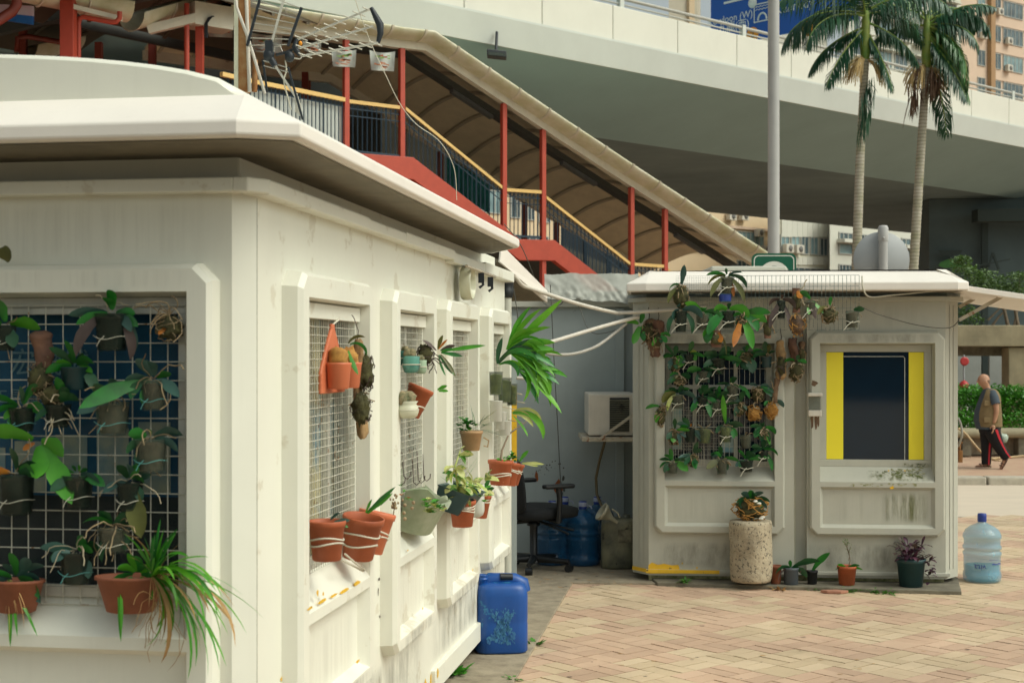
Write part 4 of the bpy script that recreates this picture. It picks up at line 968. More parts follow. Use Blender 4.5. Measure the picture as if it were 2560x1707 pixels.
# window 2: glazed cactus pots
def gpot(x, y, r, h, off, mat, label, prof=None, cact=True, big=1.0):
    c = FR.pt(x, y, off); s = c.y/F; R, H = r*s, h*s; b = c-V((0,0,H)); root = thing('glazed_pot', label, 'flower pot', b, 'small glazed cactus pots on the second side window')
    mb = MB(); prof = prof or [(.6, 0), (.8, .05), (1.0, .35), (1.02, .6), (.95, .8), (1.0, .97), (.96, 1), (.88, .95), (.85, .8)]
    mb.lathe([(R*a, H*z) for a, z in prof], b, 24); mb.build('pot', MT[mat], root)
    mb = MB()
    for k in range(4 if cact else 0):
        mb.blob(c+V((ro.uniform(-.4,.4)*R, ro.uniform(-.4,.4)*R, .25*R)), R*.55*big, R*.55*big, R*.62*big, .25, k+x, 10, 6)
    mb.build('cactus', MT['cactus'], root)
    mb = MB(); pts = [b+V((0,0,H*.5))+V((math.cos(a*.3)*R*1.04, math.sin(a*.3)*R*1.04, 0)) for a in range(22)]; mb.tube(pts, .0022, 5); mb.build('tie_cord', MT['tie_white'], root)
gpot(1011, 877, 14, 36, .07, 'teal_glaze', 'dark teal glazed cactus pot, uppermost of three on the second window')
gpot(1028, 890, 22, 42, .10, 'teal_glaze', 'two-tone turquoise glazed cactus pot behind the dark teal one')
gpot(1052, 900, 15, 34, .08, 'celadon', 'pale celadon cactus pot with a brown foot, right of the turquoise pots')
gpot(1018, 1003, 28, 42, .09, 'cream_glaze', 'round cream glazed bowl of spiny cactus on the second window', [(.6, 0), (.9, .12), (1.05, .4), (.98, .7), (.8, .85), (.98, 1), (.9, 1.02), (.72, .85)], big=1.1)
# epiphyte with flat stems
c = FR.pt(1075, 880, .10); s = c.y/F; root = thing('epiphyte', 'leaf cactus with flat green stems growing from a dark root mass', 'plant', c, None)
rootball(FR, c+V((-.02,0,-.01)), 20, 26, s, root, 26, 'leaf_brown', 'moss')
foliage(FR, c+V((.03,0,0)), [(14, 100, 13, .05, Br), (-10, 50, 13, .1, Md), (-75, 56, 12, .2, Md), (-60, 62, 12, .3, Ol), (-95, 50, 11, .2, Md), (40, 34, 12, .4, Bn), (110, 34, 14, .3, Ol), (75, 30, 10, .2, Og), (150, 40, 14, .4, Bn), (30, 30, 10, .5, Md)], s, root)
roots(FR, c-V((0,0,.03)), 8, 40, s, root, 'leaf_brown')
t4 = tpot(FR, 1054, 968, 33, 76, .12, 'steeply tilted terracotta pot with one green shoot on the second window', V((.42, .10, 1)), ropes=(.35,), fluted=False, group=None)
foliage(FR, t4[1]+V((.05,0,-.02)), [(50, 24, 11, .3, Br), (20, 22, 9, .4, Br)], t4[2], t4[0])
# S hooks
for i, (x, y, y2) in enumerate(((992, 1134, 1205), (1006, 1132, 1190), (1030, 1124, 1205), (1042, 1122, 1200), (1056, 1120, 1195))):
    a, b = FR.pt(x, y, .01), FR.pt(x+4, y2, .03); mb = MB()
    mb.tube([a+V((-.02,-.005,-.012)), a+V((-.012,0,.006)), a, a.lerp(b, .5), b, b+V((.012,0,-.012)), b+V((.026,0,.0)), b+V((.028, 0, .02))], .0022, 5)
    solo(mb, 'wire_hook', MT['wire_rust'], 'rusty wire hook hung on the second window grille above the half-basket', 'hook', a, 'rusty hooks on the second side window')
# half basket grey-green, and teal box planter
def halfbasket(P0, label, mat, w, h, dep, tilt, name, broken=True):
    root = thing(name, label, 'planter', P0, None); mb = MB(); R = []
    rt = Matrix.Rotation(tilt, 3, V((0,1,0)))
    for i in range(7):
        t = i/6; ring = []
        for k in range(15):
            a = PI*k/14; ex = abs(math.cos(a))**.7*math.copysign(1, math.cos(a)); sc_ = .70+.30*t
            v = FR.d*(-ex*w/2*sc_)+FR.n*(math.sin(a)**.7*dep*sc_)+V((0,0,h*t))
            if i == 6 and broken: v.z += .03*math.sin(k*.9)-(.05 if 6 < k < 11 else 0)
            ring.append(P0+rt @ v)
        R.append(ring)
    inner = [[P0+(p-P0)*.96+V((0,0,.012)) for p in r] for r in R]
    mb.rings(R, False, True, False); mb.rings(inner, False, True, False)
    mb.rings([R[-1], inner[-1]], False, False, False); mb.poly(R[0]); mb.poly([r[0] for r in R]+[r[-1] for r in R[::-1]])
    mb.build('basket', MT[mat], root); mb = MB(); mb.poly([P0+(p-P0)*.93 for p in R[4]]); mb.build('soil', MT['mix_bark'], root)
    return root, rt
P0 = FR.pt(1013, 1318, .01)
hb, rt = halfbasket(P0, 'broken grey-green half-round wall basket with trailing succulents', 'moss_planter', .40, .17, .15, .28, 'wall_basket')
mb = MB(); z = FR.pt(1010, 1195, .02); mb.prism([P0+V((-.02,0,.13))+FR.d*-.14, P0+V((-.02,0,.13))+FR.d*.0, P0+V((0,0,.25))+FR.d*-.03, P0+V((0,0,.25))+FR.d*-.10], FR.n*.006); mb.build('hook_tab', MT['moss_planter'], hb)
def rosette(c, n, s, root, mats, L=16, W=12, name='succulents', spread=.03):
    mb = MB()
    for k in range(n):
        o = c+V((ro.gauss(0, spread), ro.gauss(0, spread*.6), ro.gauss(0, spread*.5))); mb.mi = ro.randrange(len(mats))
        for j in range(5):
            a = j*1.256+ro.random(); mb.leaf(o, V((math.cos(a), math.sin(a), ro.uniform(.1, 1.3))), L*s*ro.uniform(.6, 1.1), W*s, .4, .2, 4, .8)
    return mb.build(name, [MT[m] for m in mats], root)
cs = FR.pt(1090, 1265, .19); s = cs.y/F
rosette(cs, 16, s, hb, [Br, 'leaf_lime'], 17, 13, 'succulents', .028); rosette(FR.pt(1022, 1240, .15), 6, s, hb, [Br, Og], 9, 6, 'succulents', .03)
mb = MB()
for (x, y) in ((1012, 1262), (1010, 1282), (1012, 1296), (1030, 1270), (1034, 1256)): mb.blob(FR.pt(x, y, .165), .007, .007, .007, .3, x, 5)
mb.build('dry_rosette', MT['root'], hb)
P1 = FR.pt(1100, 1262, .02)
root = thing('wall_basket', 'dark teal plastic box planter of grass tilted behind the grey-green basket', 'planter', P1)
mb = MB(); rt = Matrix.Rotation(.32, 3, V((0,1,0)))
def tb(a, o, z): return P1+rt @ (FR.d*a+FR.n*o+V((0,0,z)))
W_, Dp, Hh = .40, .15, .10
outer = [[tb(-W_*.42, .0, 0), tb(W_*.42, 0, 0), tb(W_*.42, Dp*.8, 0), tb(-W_*.42, Dp*.8, 0)], [tb(-W_*.5, 0, Hh), tb(W_*.5, 0, Hh), tb(W_*.5, Dp, Hh), tb(-W_*.5, Dp, Hh)], [tb(-W_*.52, -.005, Hh+.008), tb(W_*.52, -.005, Hh+.008), tb(W_*.52, Dp+.012, Hh+.008), tb(-W_*.52, Dp+.012, Hh+.008)]]
outer.append([tb(-W_*.47, .008, Hh+.006), tb(W_*.47, .008, Hh+.006), tb(W_*.47, Dp-.008, Hh+.006), tb(-W_*.47, Dp-.008, Hh+.006)]); outer.append([tb(-W_*.44, .01, .03), tb(W_*.44, .01, .03), tb(W_*.44, Dp*.85, .03), tb(-W_*.44, Dp*.85, .03)])
mb.rings(outer, True, False); mb.build('basket', MT['teal_plastic'], root)
cg = tb(0, .08, .085); s = cg.y/F
grass(FR, cg, 40, 46, s, root, [Br, Md, 'leaf_lime'], (10, 170), 5, droop=(.3, 1.4))
grass(FR, tb(-.1, .07, .08), 10, 110, s, root, [Br, Md, 'leaf_dry'], (60, 130), 1.6, 'tall_grass', (.1, .7), (.1, .4))
rosette(tb(.1, .1, .09), 14, s, root, [Br, 'leaf_lime'], 14, 9, 'leafy_shoots', .05)
# window 3
c = FR.pt(1180, 1077, .12); s = c.y/F; root, c, s, up = tpot(FR, 1178, 1076, 29, 50, .12, 'tan basket-like pot of small herbs and wiry grass on the third window', None, 'basket_tan', None, fluted=False, taper=.72)
rosette(c+V((-.02,0,.025)), 30, s, root, [Md, Br], 12, 9, 'herb_leaves', .032)
grass(FR, c+V((.02,0,.0)), 22, 72, s, root, [Dk, Md, 'leaf_dry'], (0, 120), 1.3, 'wiry_grass', (.2, 1.2), (.1, .5))
mb = MB(); mb.tube([c+V((.06,-.05,-.03)), c+V((.085,-.05,-.045)), c+V((.08,-.05,-.075)), c+V((.06,-.05,-.07))], .0035, 6); mb.build('handle', MT['bark_pale'], root)
root, c, s, up = tpot(FR, 1156, 1250, 34, 66, .14, 'terracotta pot of tall cream-variegated plant tied with rope, third window', ropes=(.6, .72, .8))
mb = MB(); top = FR.pt(1135, 1130, .14)
st = []
for k, (x, y) in enumerate(((1150,1245),(1142,1205),(1138,1165),(1150,1128))): st.append(FR.pt(x, y, .14))
mb.tube(st, .004, 6); mb.build('stem', MT['leaf_lime'], root)
mb = MB(); ms = ['leaf_varieg', 'leaf_lime', Br]
for k in range(46):
    u = ro.random(); p = st[0].lerp(st[1], u*3) if u < .33 else (st[1].lerp(st[2], u*3-1) if u < .66 else st[2].lerp(st[3], u*3-2)); mb.mi = ro.choices([0, 1, 2], [5, 2, 1.5])[0]
    if ro.random() < .35: p = FR.pt(ro.uniform(1150, 1215), ro.uniform(1195, 1240), .15)
    a = ro.uniform(-40, 220); mb.leaf(p, ldir(FR, a, ro.uniform(0, .8)), ro.uniform(26, 44)*s, ro.uniform(15, 23)*s, ro.uniform(.3, 1.5), .25, 6, .8, ro.uniform(-1, 1))
mb.build('foliage', [MT[k] for k in ms], root)
c = FR.pt(1190, 1205, .12); s = c.y/F; root = thing('plastic_bottle_planter', 'white cut plastic bottle tied behind the variegated plant pot', 'planter', c-V((0,0,.16)))
mb = MB(); mb.lathe([(.02, 0), (.035, .01), (.042, .03), (.042, .16), (.04, .162), (.037, .15), (.037, .03)], c-V((0,0,.17)), 20); mb.build('bottle', MT['milk'], root)
tie(FR, c-V((0,0,.05)), 16, s, root, 'tie_white', None, 3, 1.3)
root, c, s, up = tpot(FR, 1205, 1236, 24, 58, .13, 'slim terracotta pot with a small dark succulent beside the white bottle', V((.10, 0, 1)), ropes=(.75, .85))
foliage(FR, c, [(95, 36, 14, .2, Md), (60, 26, 13, .5, Md), (130, 22, 12, .5, Dk)], s, root)
# window 4: big orchids on bottle pots, and pots
G4 = 'orchids in bottle pots on the fourth side window'
for i, (x, y, r, h, mat, lab) in enumerate(((1240, 930, 18, 58, 'clear', 'clear bottle pot of long-leaved orchid, uppermost on the fourth window'), (1262, 945, 18, 62, 'clear', 'clear bottle pot behind the uppermost on the fourth window'), (1280, 960, 14, 54, 'clear', 'rearmost clear bottle pot of the fourth window orchids'), (1240, 1002, 17, 52, 'milk', 'white plastic pot under the clear bottles of the fourth window'), (1252, 1030, 15, 44, 'milk', 'second white plastic pot on the fourth window'), (1262, 1052, 15, 36, 'milk', 'lowest white plastic pot on the fourth window'))):
    c = FR.pt(x, y, .10+.02*(i % 3)); s = c.y/F; root = thing('bottle_pot', lab, 'flower pot', c-V((0,0,h*s)), G4); cup(FR, c, r, h, s, root, mat, 'mix_green', .9)
    if i == 0: foliage(FR, FR.pt(1245, 915, .12), [(95, 110, 18, 2.2, Md), (80, 90, 16, .5, Dk), (75, 70, 15, .9, Bl), (100, 60, 16, .3, Dk), (60, 60, 14, 2.4, Md), (40, 56, 14, 1.2, 'leaf_fresh')], s, root)
    if i == 1: foliage(FR, FR.pt(1268, 880, .14), [(52, 165, 22, .02, 'leaf_fresh'), (80, 120, 22, .5, 'leaf_fresh'), (105, 110, 20, .5, Br), (65, 110, 20, .9, 'leaf_fresh'), (20, 100, 20, .4, 'leaf_fresh'), (10, 110, 20, .8, Md), (5, 90, 18, 1.6, 'leaf_fresh'), (-5, 80, 22, .5, Md), (-20, 110, 22, .7, 'leaf_fresh'), (30, 88, 18, 1.9, Md), (0, 120, 16, .9, 'leaf_fresh'), (-30, 90, 18, .5, Md), (45, 66, 18, 1.2, Dk)]+[(ro.uniform(-50, 110), ro.uniform(60, 130), ro.uniform(15, 24), ro.uniform(.6, 2.4), ro.choice(['leaf_fresh', 'leaf_fresh', Br])) for _ in range(12)], s, root)
    if i == 2: foliage(FR, FR.pt(1290, 920, .15), [(-50, 140, 24, .35, 'leaf_fresh'), (0, 100, 20, .7, Md), (12, 90, 18, .4, 'leaf_fresh'), (-12, 120, 17, 1.3, 'leaf_fresh'), (-60, 90, 16, .4, Md), (30, 70, 22, 1.6, Dk), (20, 66, 20, .8, Md), (60, 50, 18, 1.4, Md)]+[(ro.uniform(-70, 90), ro.uniform(60, 120), ro.uniform(15, 24), ro.uniform(.6, 2.2), ro.choice(['leaf_fresh', Br])) for _ in range(12)], s, root)
    if i == 4: foliage(FR, FR.pt(1275, 1035, .14), [(60, 80, 14, 1.8, Yl), (30, 110, 20, 2.0, 'leaf_fresh'), (10, 60, 12, 1.2, Yl), (-50, 60, 12, .4, 'leaf_fresh'), (45, 60, 10, 2.0, Yl)], s, root)
for i, (x0, y0, x1, y1) in enumerate(((1228, 952, 1292, 965), (1228, 968, 1305, 986), (1250, 996, 1312, 1007), (1250, 1015, 1322, 1031), (1262, 1048, 1306, 1056), (1300, 890, 1370, 892), (1320, 932, 1378, 938))):
    mb = MB(); mb.rod(FR.pt(x0, y0, .03), FR.pt(x1, y1, .16), .0026); solo(mb, 'cane', MT['root_pale'], 'thin pale cane propping up the long-leaved orchids on the fourth window', 'cane', FR.pt(x0, y0, .03), 'canes among the fourth window orchids')
for i, (x, y, r, h, tl, lab) in enumerate(((1252, 1150, 32, 62, V((.04,0,1)), 'largest terracotta pot with a bare twig, low on the fourth window'), (1276, 1156, 25, 58, V((.10,.1,1)), 'middle terracotta pot with green sprigs, low on the fourth window'), (1292, 1158, 20, 54, V((.22,.1,1)), 'rear leaning terracotta pot with a pale shoot, low on fourth window'))):
    root, c, s, up = tpot(FR, x, y, r, h, .14, lab, tl, ropes=(.38, .46) if i == 0 else (.6, .7))
    if i == 0:
        mb = MB(); mb.tube([c, FR.pt(1255, 1125, .14), FR.pt(1272, 1085, .15), FR.pt(1285, 1075, .15), FR.pt(1310, 1058, .16), FR.pt(1330, 1040, .17)], [.006, .006, .0055, .0045, .003, .002], 6); mb.build('twig', MT['twig'], root)
        rosette(FR.pt(1256, 1148, .15), 8, s, root, [Br], 9, 6, 'seedlings', .02); rosette(FR.pt(1318, 1046, .165), 6, s, root, ['leaf_lime', 'leaf_dry'], 8, 3, 'twig_leaves', .03)
    if i == 1: rosette(c+V((0,0,.02)), 14, s, root, [Br, Md], 14, 7, 'sprigs', .025)
    if i == 2: foliage(FR, c+V((.01,0,0)), [(70, 32, 12, .3, Br), (5, 50, 9, .2, Yl), (-2, 36, 8, .3, Yl)], s, root)
# ================= ALLEY BETWEEN THE KIOSKS =================
hut = thing('metal_hut', 'grey metal-clad hut wall closing the alley between the two kiosks', 'hut', (.3, 11.6, 0))
m = MB(); xl, xr = P(1150, 800, 11.6).x, P(1665, 800, 11.6).x
zt = P(1400, 768, 11.6).z
xj = P(1548, 900, 11.6).x
m.par(V((xl, 11.6, .01)), V((xj-xl, 0, 0)), V((0, .06, 0)), V((0,0,zt-.01))); m.par(V((xj, 11.62, .01)), V((xr-xj, 0, 0)), V((0, .06, 0)), V((0,0,zt-.01)))
m.par(V((xl, 11.66, .01)), V((.06, 0, 0)), V((0, 2.2, 0)), V((0,0,zt-.01)))
m.build('wall_panel', MT['grey_wall'], hut)
m = MB(); m.par(V((xj-.03, 11.57, .01)), V((.07, 0, 0)), V((0, .03, 0)), V((0,0,zt-.02))); m.build('batten', MT['grey_wall'], hut, bevel=.004)
m = MB(); m.par(V((xl, 11.55, zt)), V((xr-xl, 0, 0)), V((0, .3, 0)), V((0,0,.05))); m.build('head_rail', MT['grey_white'], hut, bevel=.004)
m = MB(); m.par(V((xl, 11.58, zt+.05)), V((xr-xl, 0, 0)), V((0, 2.0, .0)), V((0,0,.08))); m.build('roof_edge', MT['grey_white'], hut)
MR = M('rust_patch', (.33,.10,.03), .8, .4, 20); rp = random.Random(4); m = MB(); m2 = MB()
for (x, y, w, h) in ((1342,1190,5,14),(1395,1220,14,24),(1398,1238,8,10),(1370,1215,9,6)):
    p = P(x, y, 11.597); s = p.y/F; pts = [p+V((math.cos(a)*w*s*rp.uniform(.5,1.1), 0, math.sin(a)*h*s*rp.uniform(.5,1.1))) for a in [k*.7 for k in range(9)]]; m.poly(pts[::-1]); m.build('rust_patch', MR, hut); m = MB()
for k in range(26):
    u = rp.random(); x, y = 1330+u*70+rp.gauss(0,5), 1180-u*20+rp.gauss(0,7); p = P(x, y, 11.597); r = rp.uniform(.002,.007); m2.poly([p+V((math.cos(a)*r, 0, math.sin(a)*r)) for a in (0,-1.2,-2.4,-3.6,-4.8)])
m2.build('scratches', MT['leaf_brown'], hut)['kind'] = 'stuff'
# plastic sheet on the hut top
m = MB(); R = []
nx, ny = 60, 12
pl, pr = P(1362, 740, 11.45), P(1600, 740, 11.45)
for j in range(ny+1):
    row = []
    for i in range(nx+1):
        u, v = i/nx, j/ny; x = pl.x+(pr.x-pl.x)*u
        fold = .022*noise.noise(V((u*7+v*3.5, v*1.2, 2)))+.014*noise.noise(V((u*19-v*8, v*2, 7)))
        z = 2.285-.20*v-.05*u*v+.012*noise.noise(V((u*5, v, 9))); y = 11.60-.12*v-abs(fold)*1.2*(.3+v)
        row.append(V((x, y, z+(fold*.35))))
    R.append(row)
m.rings(R, False, True, False)
solo(m, 'plastic_sheet', MT['sheet'], 'crumpled translucent plastic sheeting over the top of the grey hut wall', 'sheet', (pl.x, 11.6, 2.2))
# air conditioner
ac = thing('air_conditioner', 'weathered white outdoor air conditioner on a shelf at the far kiosk left side', 'air conditioner', P(1525, 1089, 10.9))
x0, x1, z0, z1 = P(1471, 0, 10.85).x, P(1582, 0, 10.85).x+.03, P(0, 1089, 10.85).z, P(0, 984, 10.85).z
m = MB(); m.par(V((x0, 10.85, z0)), V((x1-x0, 0, 0)), V((0, .62, 0)), V((0,0,z1-z0))); m.build('casing', MT['ac_white'], ac, bevel=.012)
m = MB(); g0_, g1_ = P(1524, 0, 10.85).x, P(1573, 0, 10.85).x
m.par(V((g0_, 10.843, z0+.03)), V((g1_-g0_, 0, 0)), V((0, .008, 0)), V((0,0,z1-z0-.06))); m.build('grille_back', MT['dark_gap'], ac)
m = MB()
for k in range(15): m.par(V((g0_, 10.835, z0+.035+k*.0165)), V((g1_-g0_, 0, 0)), V((0, .012, .006)), V((0,0,.003)))
m.build('louvre', MT['dirty_can'], ac)
br = thing('bracket', 'pale metal shelf bracket with a diagonal stay under the air conditioner', 'bracket', P(1520, 1100, 10.9))
m = MB(); m.par(P(1456, 1104, 10.8), V((x1-P(1456,0,10.8).x, 0, 0)), V((0,.66,0)), V((0,0,.035))); m.build('shelf', MT['rust_bar'], br, bevel=.004)
m = MB(); m.tube([P(1497, 1098, 10.78), P(1592, 1030, 10.78)], .014, 4); m.build('stay', MT['rust_bar'], br)
m = MB(); pts = [P(1512, 1104, 10.9), P(1499, 1150, 10.95), P(1490, 1195, 10.98), P(1492, 1235, 10.98), P(1503, 1262, 10.9), P(1512, 1290, 10.85)]; m.tube(pts, .011, 8)
solo(m, 'drain_hose', MT['hose_brown'], 'thin brown hose hanging from the air conditioner shelf to the funnel', 'hose', pts[0])
# water bottles
def water_bottle(c, label, mat, cap, group=None, upmat=None, h=.485, r=.135, cs=True, band=True):
    root = thing('water_bottle', label, 'water bottle', c, group)
    pr = [(.0, .012), (r*.8, 0), (r*.97, .012), (r, .05), (r, .07), (r*.93, .085), (r*.955, .10)]
    for z in (.155, .245, .295): pr += [(r*.955, z-.03), (r*.955, z-.012), (r*.985, z), (r*.955, z+.012)]
    pr.sort(key=lambda t: t[1]) if False else None
    pr = [(.0, .012), (r*.8, 0), (r*.97, .012), (r, .045), (r*.97, .07), (r*.93, .08), (r*.95, .10), (r*.95, .185), (r*1.0, .195), (r*1.0, .212), (r*.90, .222), (r*.90, .228), (r*1.0, .238), (r*1.0, .255), (r*.94, .265), (r*.94, .305), (r*1.0, .315), (r*1.0, .332), (r*.95, .345), (r*.86, .37), (r*.62, .395), (r*.30, .415), (r*.21, .425), (r*.20, .45)]
    m = MB(); m.lathe(pr, c, 32); b = m.build('bottle', mat, root)
    m = MB(); m.lathe([(r*.22, .428), (r*.235, .432), (r*.235, .478), (r*.20, .487), (0, .488)], c, 20); k = m.build('cap', cap, root)
    if band:
        m = MB(); m.lathe([(r*.245, .448), (r*.25, .452), (r*.25, .478), (r*.245, .480)], c, 20, cap=False); m.tube([c+V((r*.22, -.0, .455)), c+V((r*.45, -.01, .45)), c+V((r*.5, -.01, .43))], .006, 6); m.build('cap_band', MT['cap_band'], root)
    m = MB(); m.tube([c+V((-r*.35, r*.55, .30)), c+V((-r*.3, r*.6, .2))], .01, 6)
    return root
GB = 'blue water bottles in the alley'
water_bottle(V((P(1457, 1400, 10.95).x, 10.95, .012)), 'blue water bottle with white cap band, foremost beside the dirty canister', MT['water_blue'], MT['water_cap'], GB)
water_bottle(V((P(1380, 1400, 10.98).x, 10.98, .012)), 'blue water bottle half hidden behind the office chair', MT['water_blue'], MT['water_cap'], GB)
water_bottle(V((P(1412, 1380, 11.28).x, 11.30, .012)), 'blue water bottle in the back row by the rust patch', MT['water_blue'], MT['water_cap'], GB)
water_bottle(V((P(1494, 1380, 11.28).x, 11.30, .012)), 'blue water bottle in the back row behind the funnel', MT['water_blue'], MT['water_cap'], GB)
wb = water_bottle(gnd(2455, 1452, .0)+V((0,0,.0)), 'clear pale blue water bottle standing alone on the paving right of the kiosk', MT['water_clear'], MT['water_cap'], None, band=False)
c = BASE[wb]
def lathe_text(body, size, ang0, z, r, root, flip=False):
    cu = bpy.data.curves.new('t', 'FONT'); cu.body = body; cu.size = size; cu.align_x = 'CENTER'; cu.align_y = 'CENTER'; cu.resolution_u = 2
    ob = bpy.data.objects.new('t', cu); COL.objects.link(ob); dg = bpy.context.evaluated_depsgraph_get(); dg.update()
    me = bpy.data.meshes.new_from_object(ob.evaluated_get(dg)); m = MB(); s_ = -1 if flip else 1
    vs = [c+V((math.sin(ang0+s_*v.co.x/r)*r, -math.cos(ang0+s_*v.co.x/r)*r, z+s_*v.co.y)) for v in me.vertices]
    m.add(vs, [list(p.vertices) for p in me.polygons], False); bpy.data.objects.remove(ob); bpy.data.meshes.remove(me)
    m.build('lettering', MT['ink_blue'], root)
lathe_text('vita', .058, -.42, .118, .1305, wb, True)
lathe_text('~~', .09, .62, .135, .1305, wb, True)
lathe_text('VITA', .017, .2, .462, .0325, wb)
lathe_text('PURE DISTILLED', .011, .35, .168, .1305, wb, True)
# clear bottle water inside
m = MB(); m.lathe([(.1, .014), (.121, .05), (.118, .10), (.118, .118)], c, 24); m.build('water', MT['water_clear'], wb)
# jerrycans
def jerrycan(c, w, d, h, mat, label, rot, cap=True, name='jerrycan', handle=True):
    root = thing(name, label, 'jerrycan', c); X = V((math.cos(rot), math.sin(rot), 0)); Y = V((-X.y, X.x, 0)); R = []
    prof = [(.86, 0), (.96, .012), (1.0, .04), (1.0, .40), (.985, .44), (1.0, .48), (1.0, .80), (.965, .90), (.88, .955), (.74, .975)]
    def ring(sc, z, rc=5):
        out = []
        for k in range(36):
            a = 2*PI*k/36; ca, sa = math.cos(a), math.sin(a); rr = 1/((abs(ca)**rc+abs(sa)**rc)**(1/rc)); out.append(c+X*ca*rr*w/2*sc+Y*sa*rr*d/2*sc+V((0,0,z)))
        return out
    m = MB(); m.rings([ring(s_, z*h) for s_, z in prof], True, True); b = m.build('body', mat, root)
    if handle:   # raised handle bridge along the top with a hand hole
        m = MB(); hw = w*.085
        pts = [c+X*(-w*.30)+V((0,0,h*.93)), c+X*(-w*.20)+V((0,0,h*.995)), c+X*(w*.05)+V((0,0,h*1.0)), c+X*(w*.26)+V((0,0,h*.99)), c+X*(w*.40)+V((0,0,h*.93)), c+X*(w*.44)+V((0,0,h*.82))]
        m.tube(pts, [d*.16, d*.15, d*.13, d*.14, d*.17, d*.15], 12); m.build('handle', mat, root)
        m = MB()
        m.tube([c+X*(-w*.02)-Y*d*.10+V((0,0,h*1.045)), c+X*(w*.22)-Y*d*.08+V((0,0,h*1.035))], d*.075, 8); m.build('hand_hole', MT['black_plastic'], root)
        m = MB(); p = c-X*w*.36-Y*d*.2+V((0,0,h*.93)); m.lathe([(.026, 0), (.026, .035), (.030, .037), (.030, .042), (.026, .044), (.026, .054), (.029, .056), (.029, .062), (.024, .064), (.022, .05)], p, 18); m.build('neck', mat, root)
    return root
jc = jerrycan(gnd(1251, 1640)+V((0,.12,.012)), .285, .27, .385, MT['blue_can'], 'scuffed blue plastic jerrycan on the concrete beside the near kiosk', .10)
c = BASE[jc]; m = MB(); rp = random.Random(8); yy = -.27/2-.0015
for k in range(420):
    a, b = rp.gauss(0, .05), rp.gauss(.14, .06)
    wd_ = .035+.055*abs((b-.165)/.085)**1.3
    if not .06 < b < .25 or abs(a) > wd_: continue
    r = rp.uniform(.0015, .009); X = V((math.cos(.1), math.sin(.1), 0)); Y = V((-X.y, X.x, 0)); rr = 1/((1+abs(a/.1425)**5)**.2)
    p = c+X*a+Y*(yy*1.002)+V((0,0,b)); m.poly([p+X*math.cos(t)*r*rp.uniform(.5,1.2)+V((0,0,math.sin(t)*r*rp.uniform(.7,2.0))) for t in (0,.8,1.6,2.4,3.2,4,4.8,5.6)])
m.build('scuff_mark', MT['can_scuff'], jc)
dc = jerrycan(gnd(1548, 1426)+V((0,.10,.012)), .262, .24, .385, MT['dirty_can'], 'grimy grey canister with a torn label and a funnel, beside the far kiosk', -.05, handle=False)
c = BASE[dc]; m = MB(); m.par(c+V((-.01, -.1225, .20)), V((.10, -.004, 0)), V((0,.002,0)), V((0,0,.10))); m.build('torn_label', M('torn_label', (.24,.22,.15), .8, .5, 16, c2=(.03,.03,.025)), dc)
m = MB(); m.lathe([(.03, .37), (.03, .40), (.025, .40), (.025, .375)], c+V((.06, 0, 0)), 14); m.build('neck', MT['dirty_can'], dc)
fu = P(1536, 1300, 10.62); fa = (P(1500, 1275, 10.6)-fu).normalized(); m = MB()
m.lathe([(.012, -.03), (.013, .0), (.02, .03), (.062, .10), (.068, .10), (.072, .125), (.068, .125), (.058, .10), (.015, .03)], fu, 24, fa)
ft = thing('funnel', 'dirty cream plastic funnel lying tilted on top of the grimy canister', 'funnel', fu); m.build('cone', M('funnel', (.42,.40,.30), .5, .3, 12), ft)
m = MB(); m.tube([fu+fa*.10+V((.06,0,.03)), fu+fa*.06+V((.075,0,.02)), fu+fa*.0+V((.04,0,.02))], .007, 6); m.build('handle', M('funnel_handle', (.42,.40,.30), .5, .3, 12), ft)
# office chair
ch = thing('office_chair', 'black swivel office chair with armrests partly hidden behind the near kiosk', 'chair', (P(1334, 0, 10.7).x, 10.7, .012))
cb = BASE[ch]; BP, BF = MT['black_plastic'], MT['black_fabric']
m = MB(); R = []
for t in range(13):
    u = t/12; z = .44+u*.42; hw = .21*(1-.35*abs(u-.45)**2*2.5); ring = []
    for k in range(20):
        a = 2*PI*k/20; ring.append(cb+V((-.17-.05*u+.032*math.cos(a)*(1 if 0 < t < 12 else .3), hw*math.copysign(abs(math.sin(a))**.6, math.sin(a))*(1 if 0 < t < 12 else .7), z)))
    R.append(ring)
RZ = Matrix.Rotation(.5, 3, 'Z')
def turn(M_): M_.v = [cb+RZ @ (v-cb) for v in M_.v]; return M_
turn(m.rings(R, True, True)).build('backrest', BF, ch)
m = MB(); R = []
for z, sc_ in ((.40, .85), (.41, .97), (.445, 1.0), (.475, .97), (.485, .8)):
    ring = []
    for k in range(28):
        a = 2*PI*k/28; ca, sa = math.cos(a), math.sin(a); rr = 1/((abs(ca)**4+abs(sa)**4)**.25); ring.append(cb+V((.07+.24*ca*rr*sc_, .24*sa*rr*sc_, z+(.02*ca if ca < 0 else -.01*ca))))
    R.append(ring)
turn(m.rings(R, True, True)).build('seat', BF, ch)
for sy in (-1, 1):
    m = MB(); m.tube([cb+V((.06, sy*.27, .38)), cb+V((.06, sy*.285, .55)), cb+V((.05, sy*.285, .63))], .022, 8); m.tube([cb+V((.06, sy*.1, .385)), cb+V((.06, sy*.27, .38))], .018, 6); a_r = turn(m).build('armrest_post', BP, ch)
    m = MB(); m.box(cb+V((.05, sy*.285, .645)), .25, .075, .032); turn(m).build('armrest', BP, ch, bevel=.014, seg=3)
m = MB(); m.lathe([(.05, .33), (.05, .40), (.03, .33), (.028, .08), (.05, .075), (.05, .05)][::-1], cb, 16); m.build('column', BP, ch)
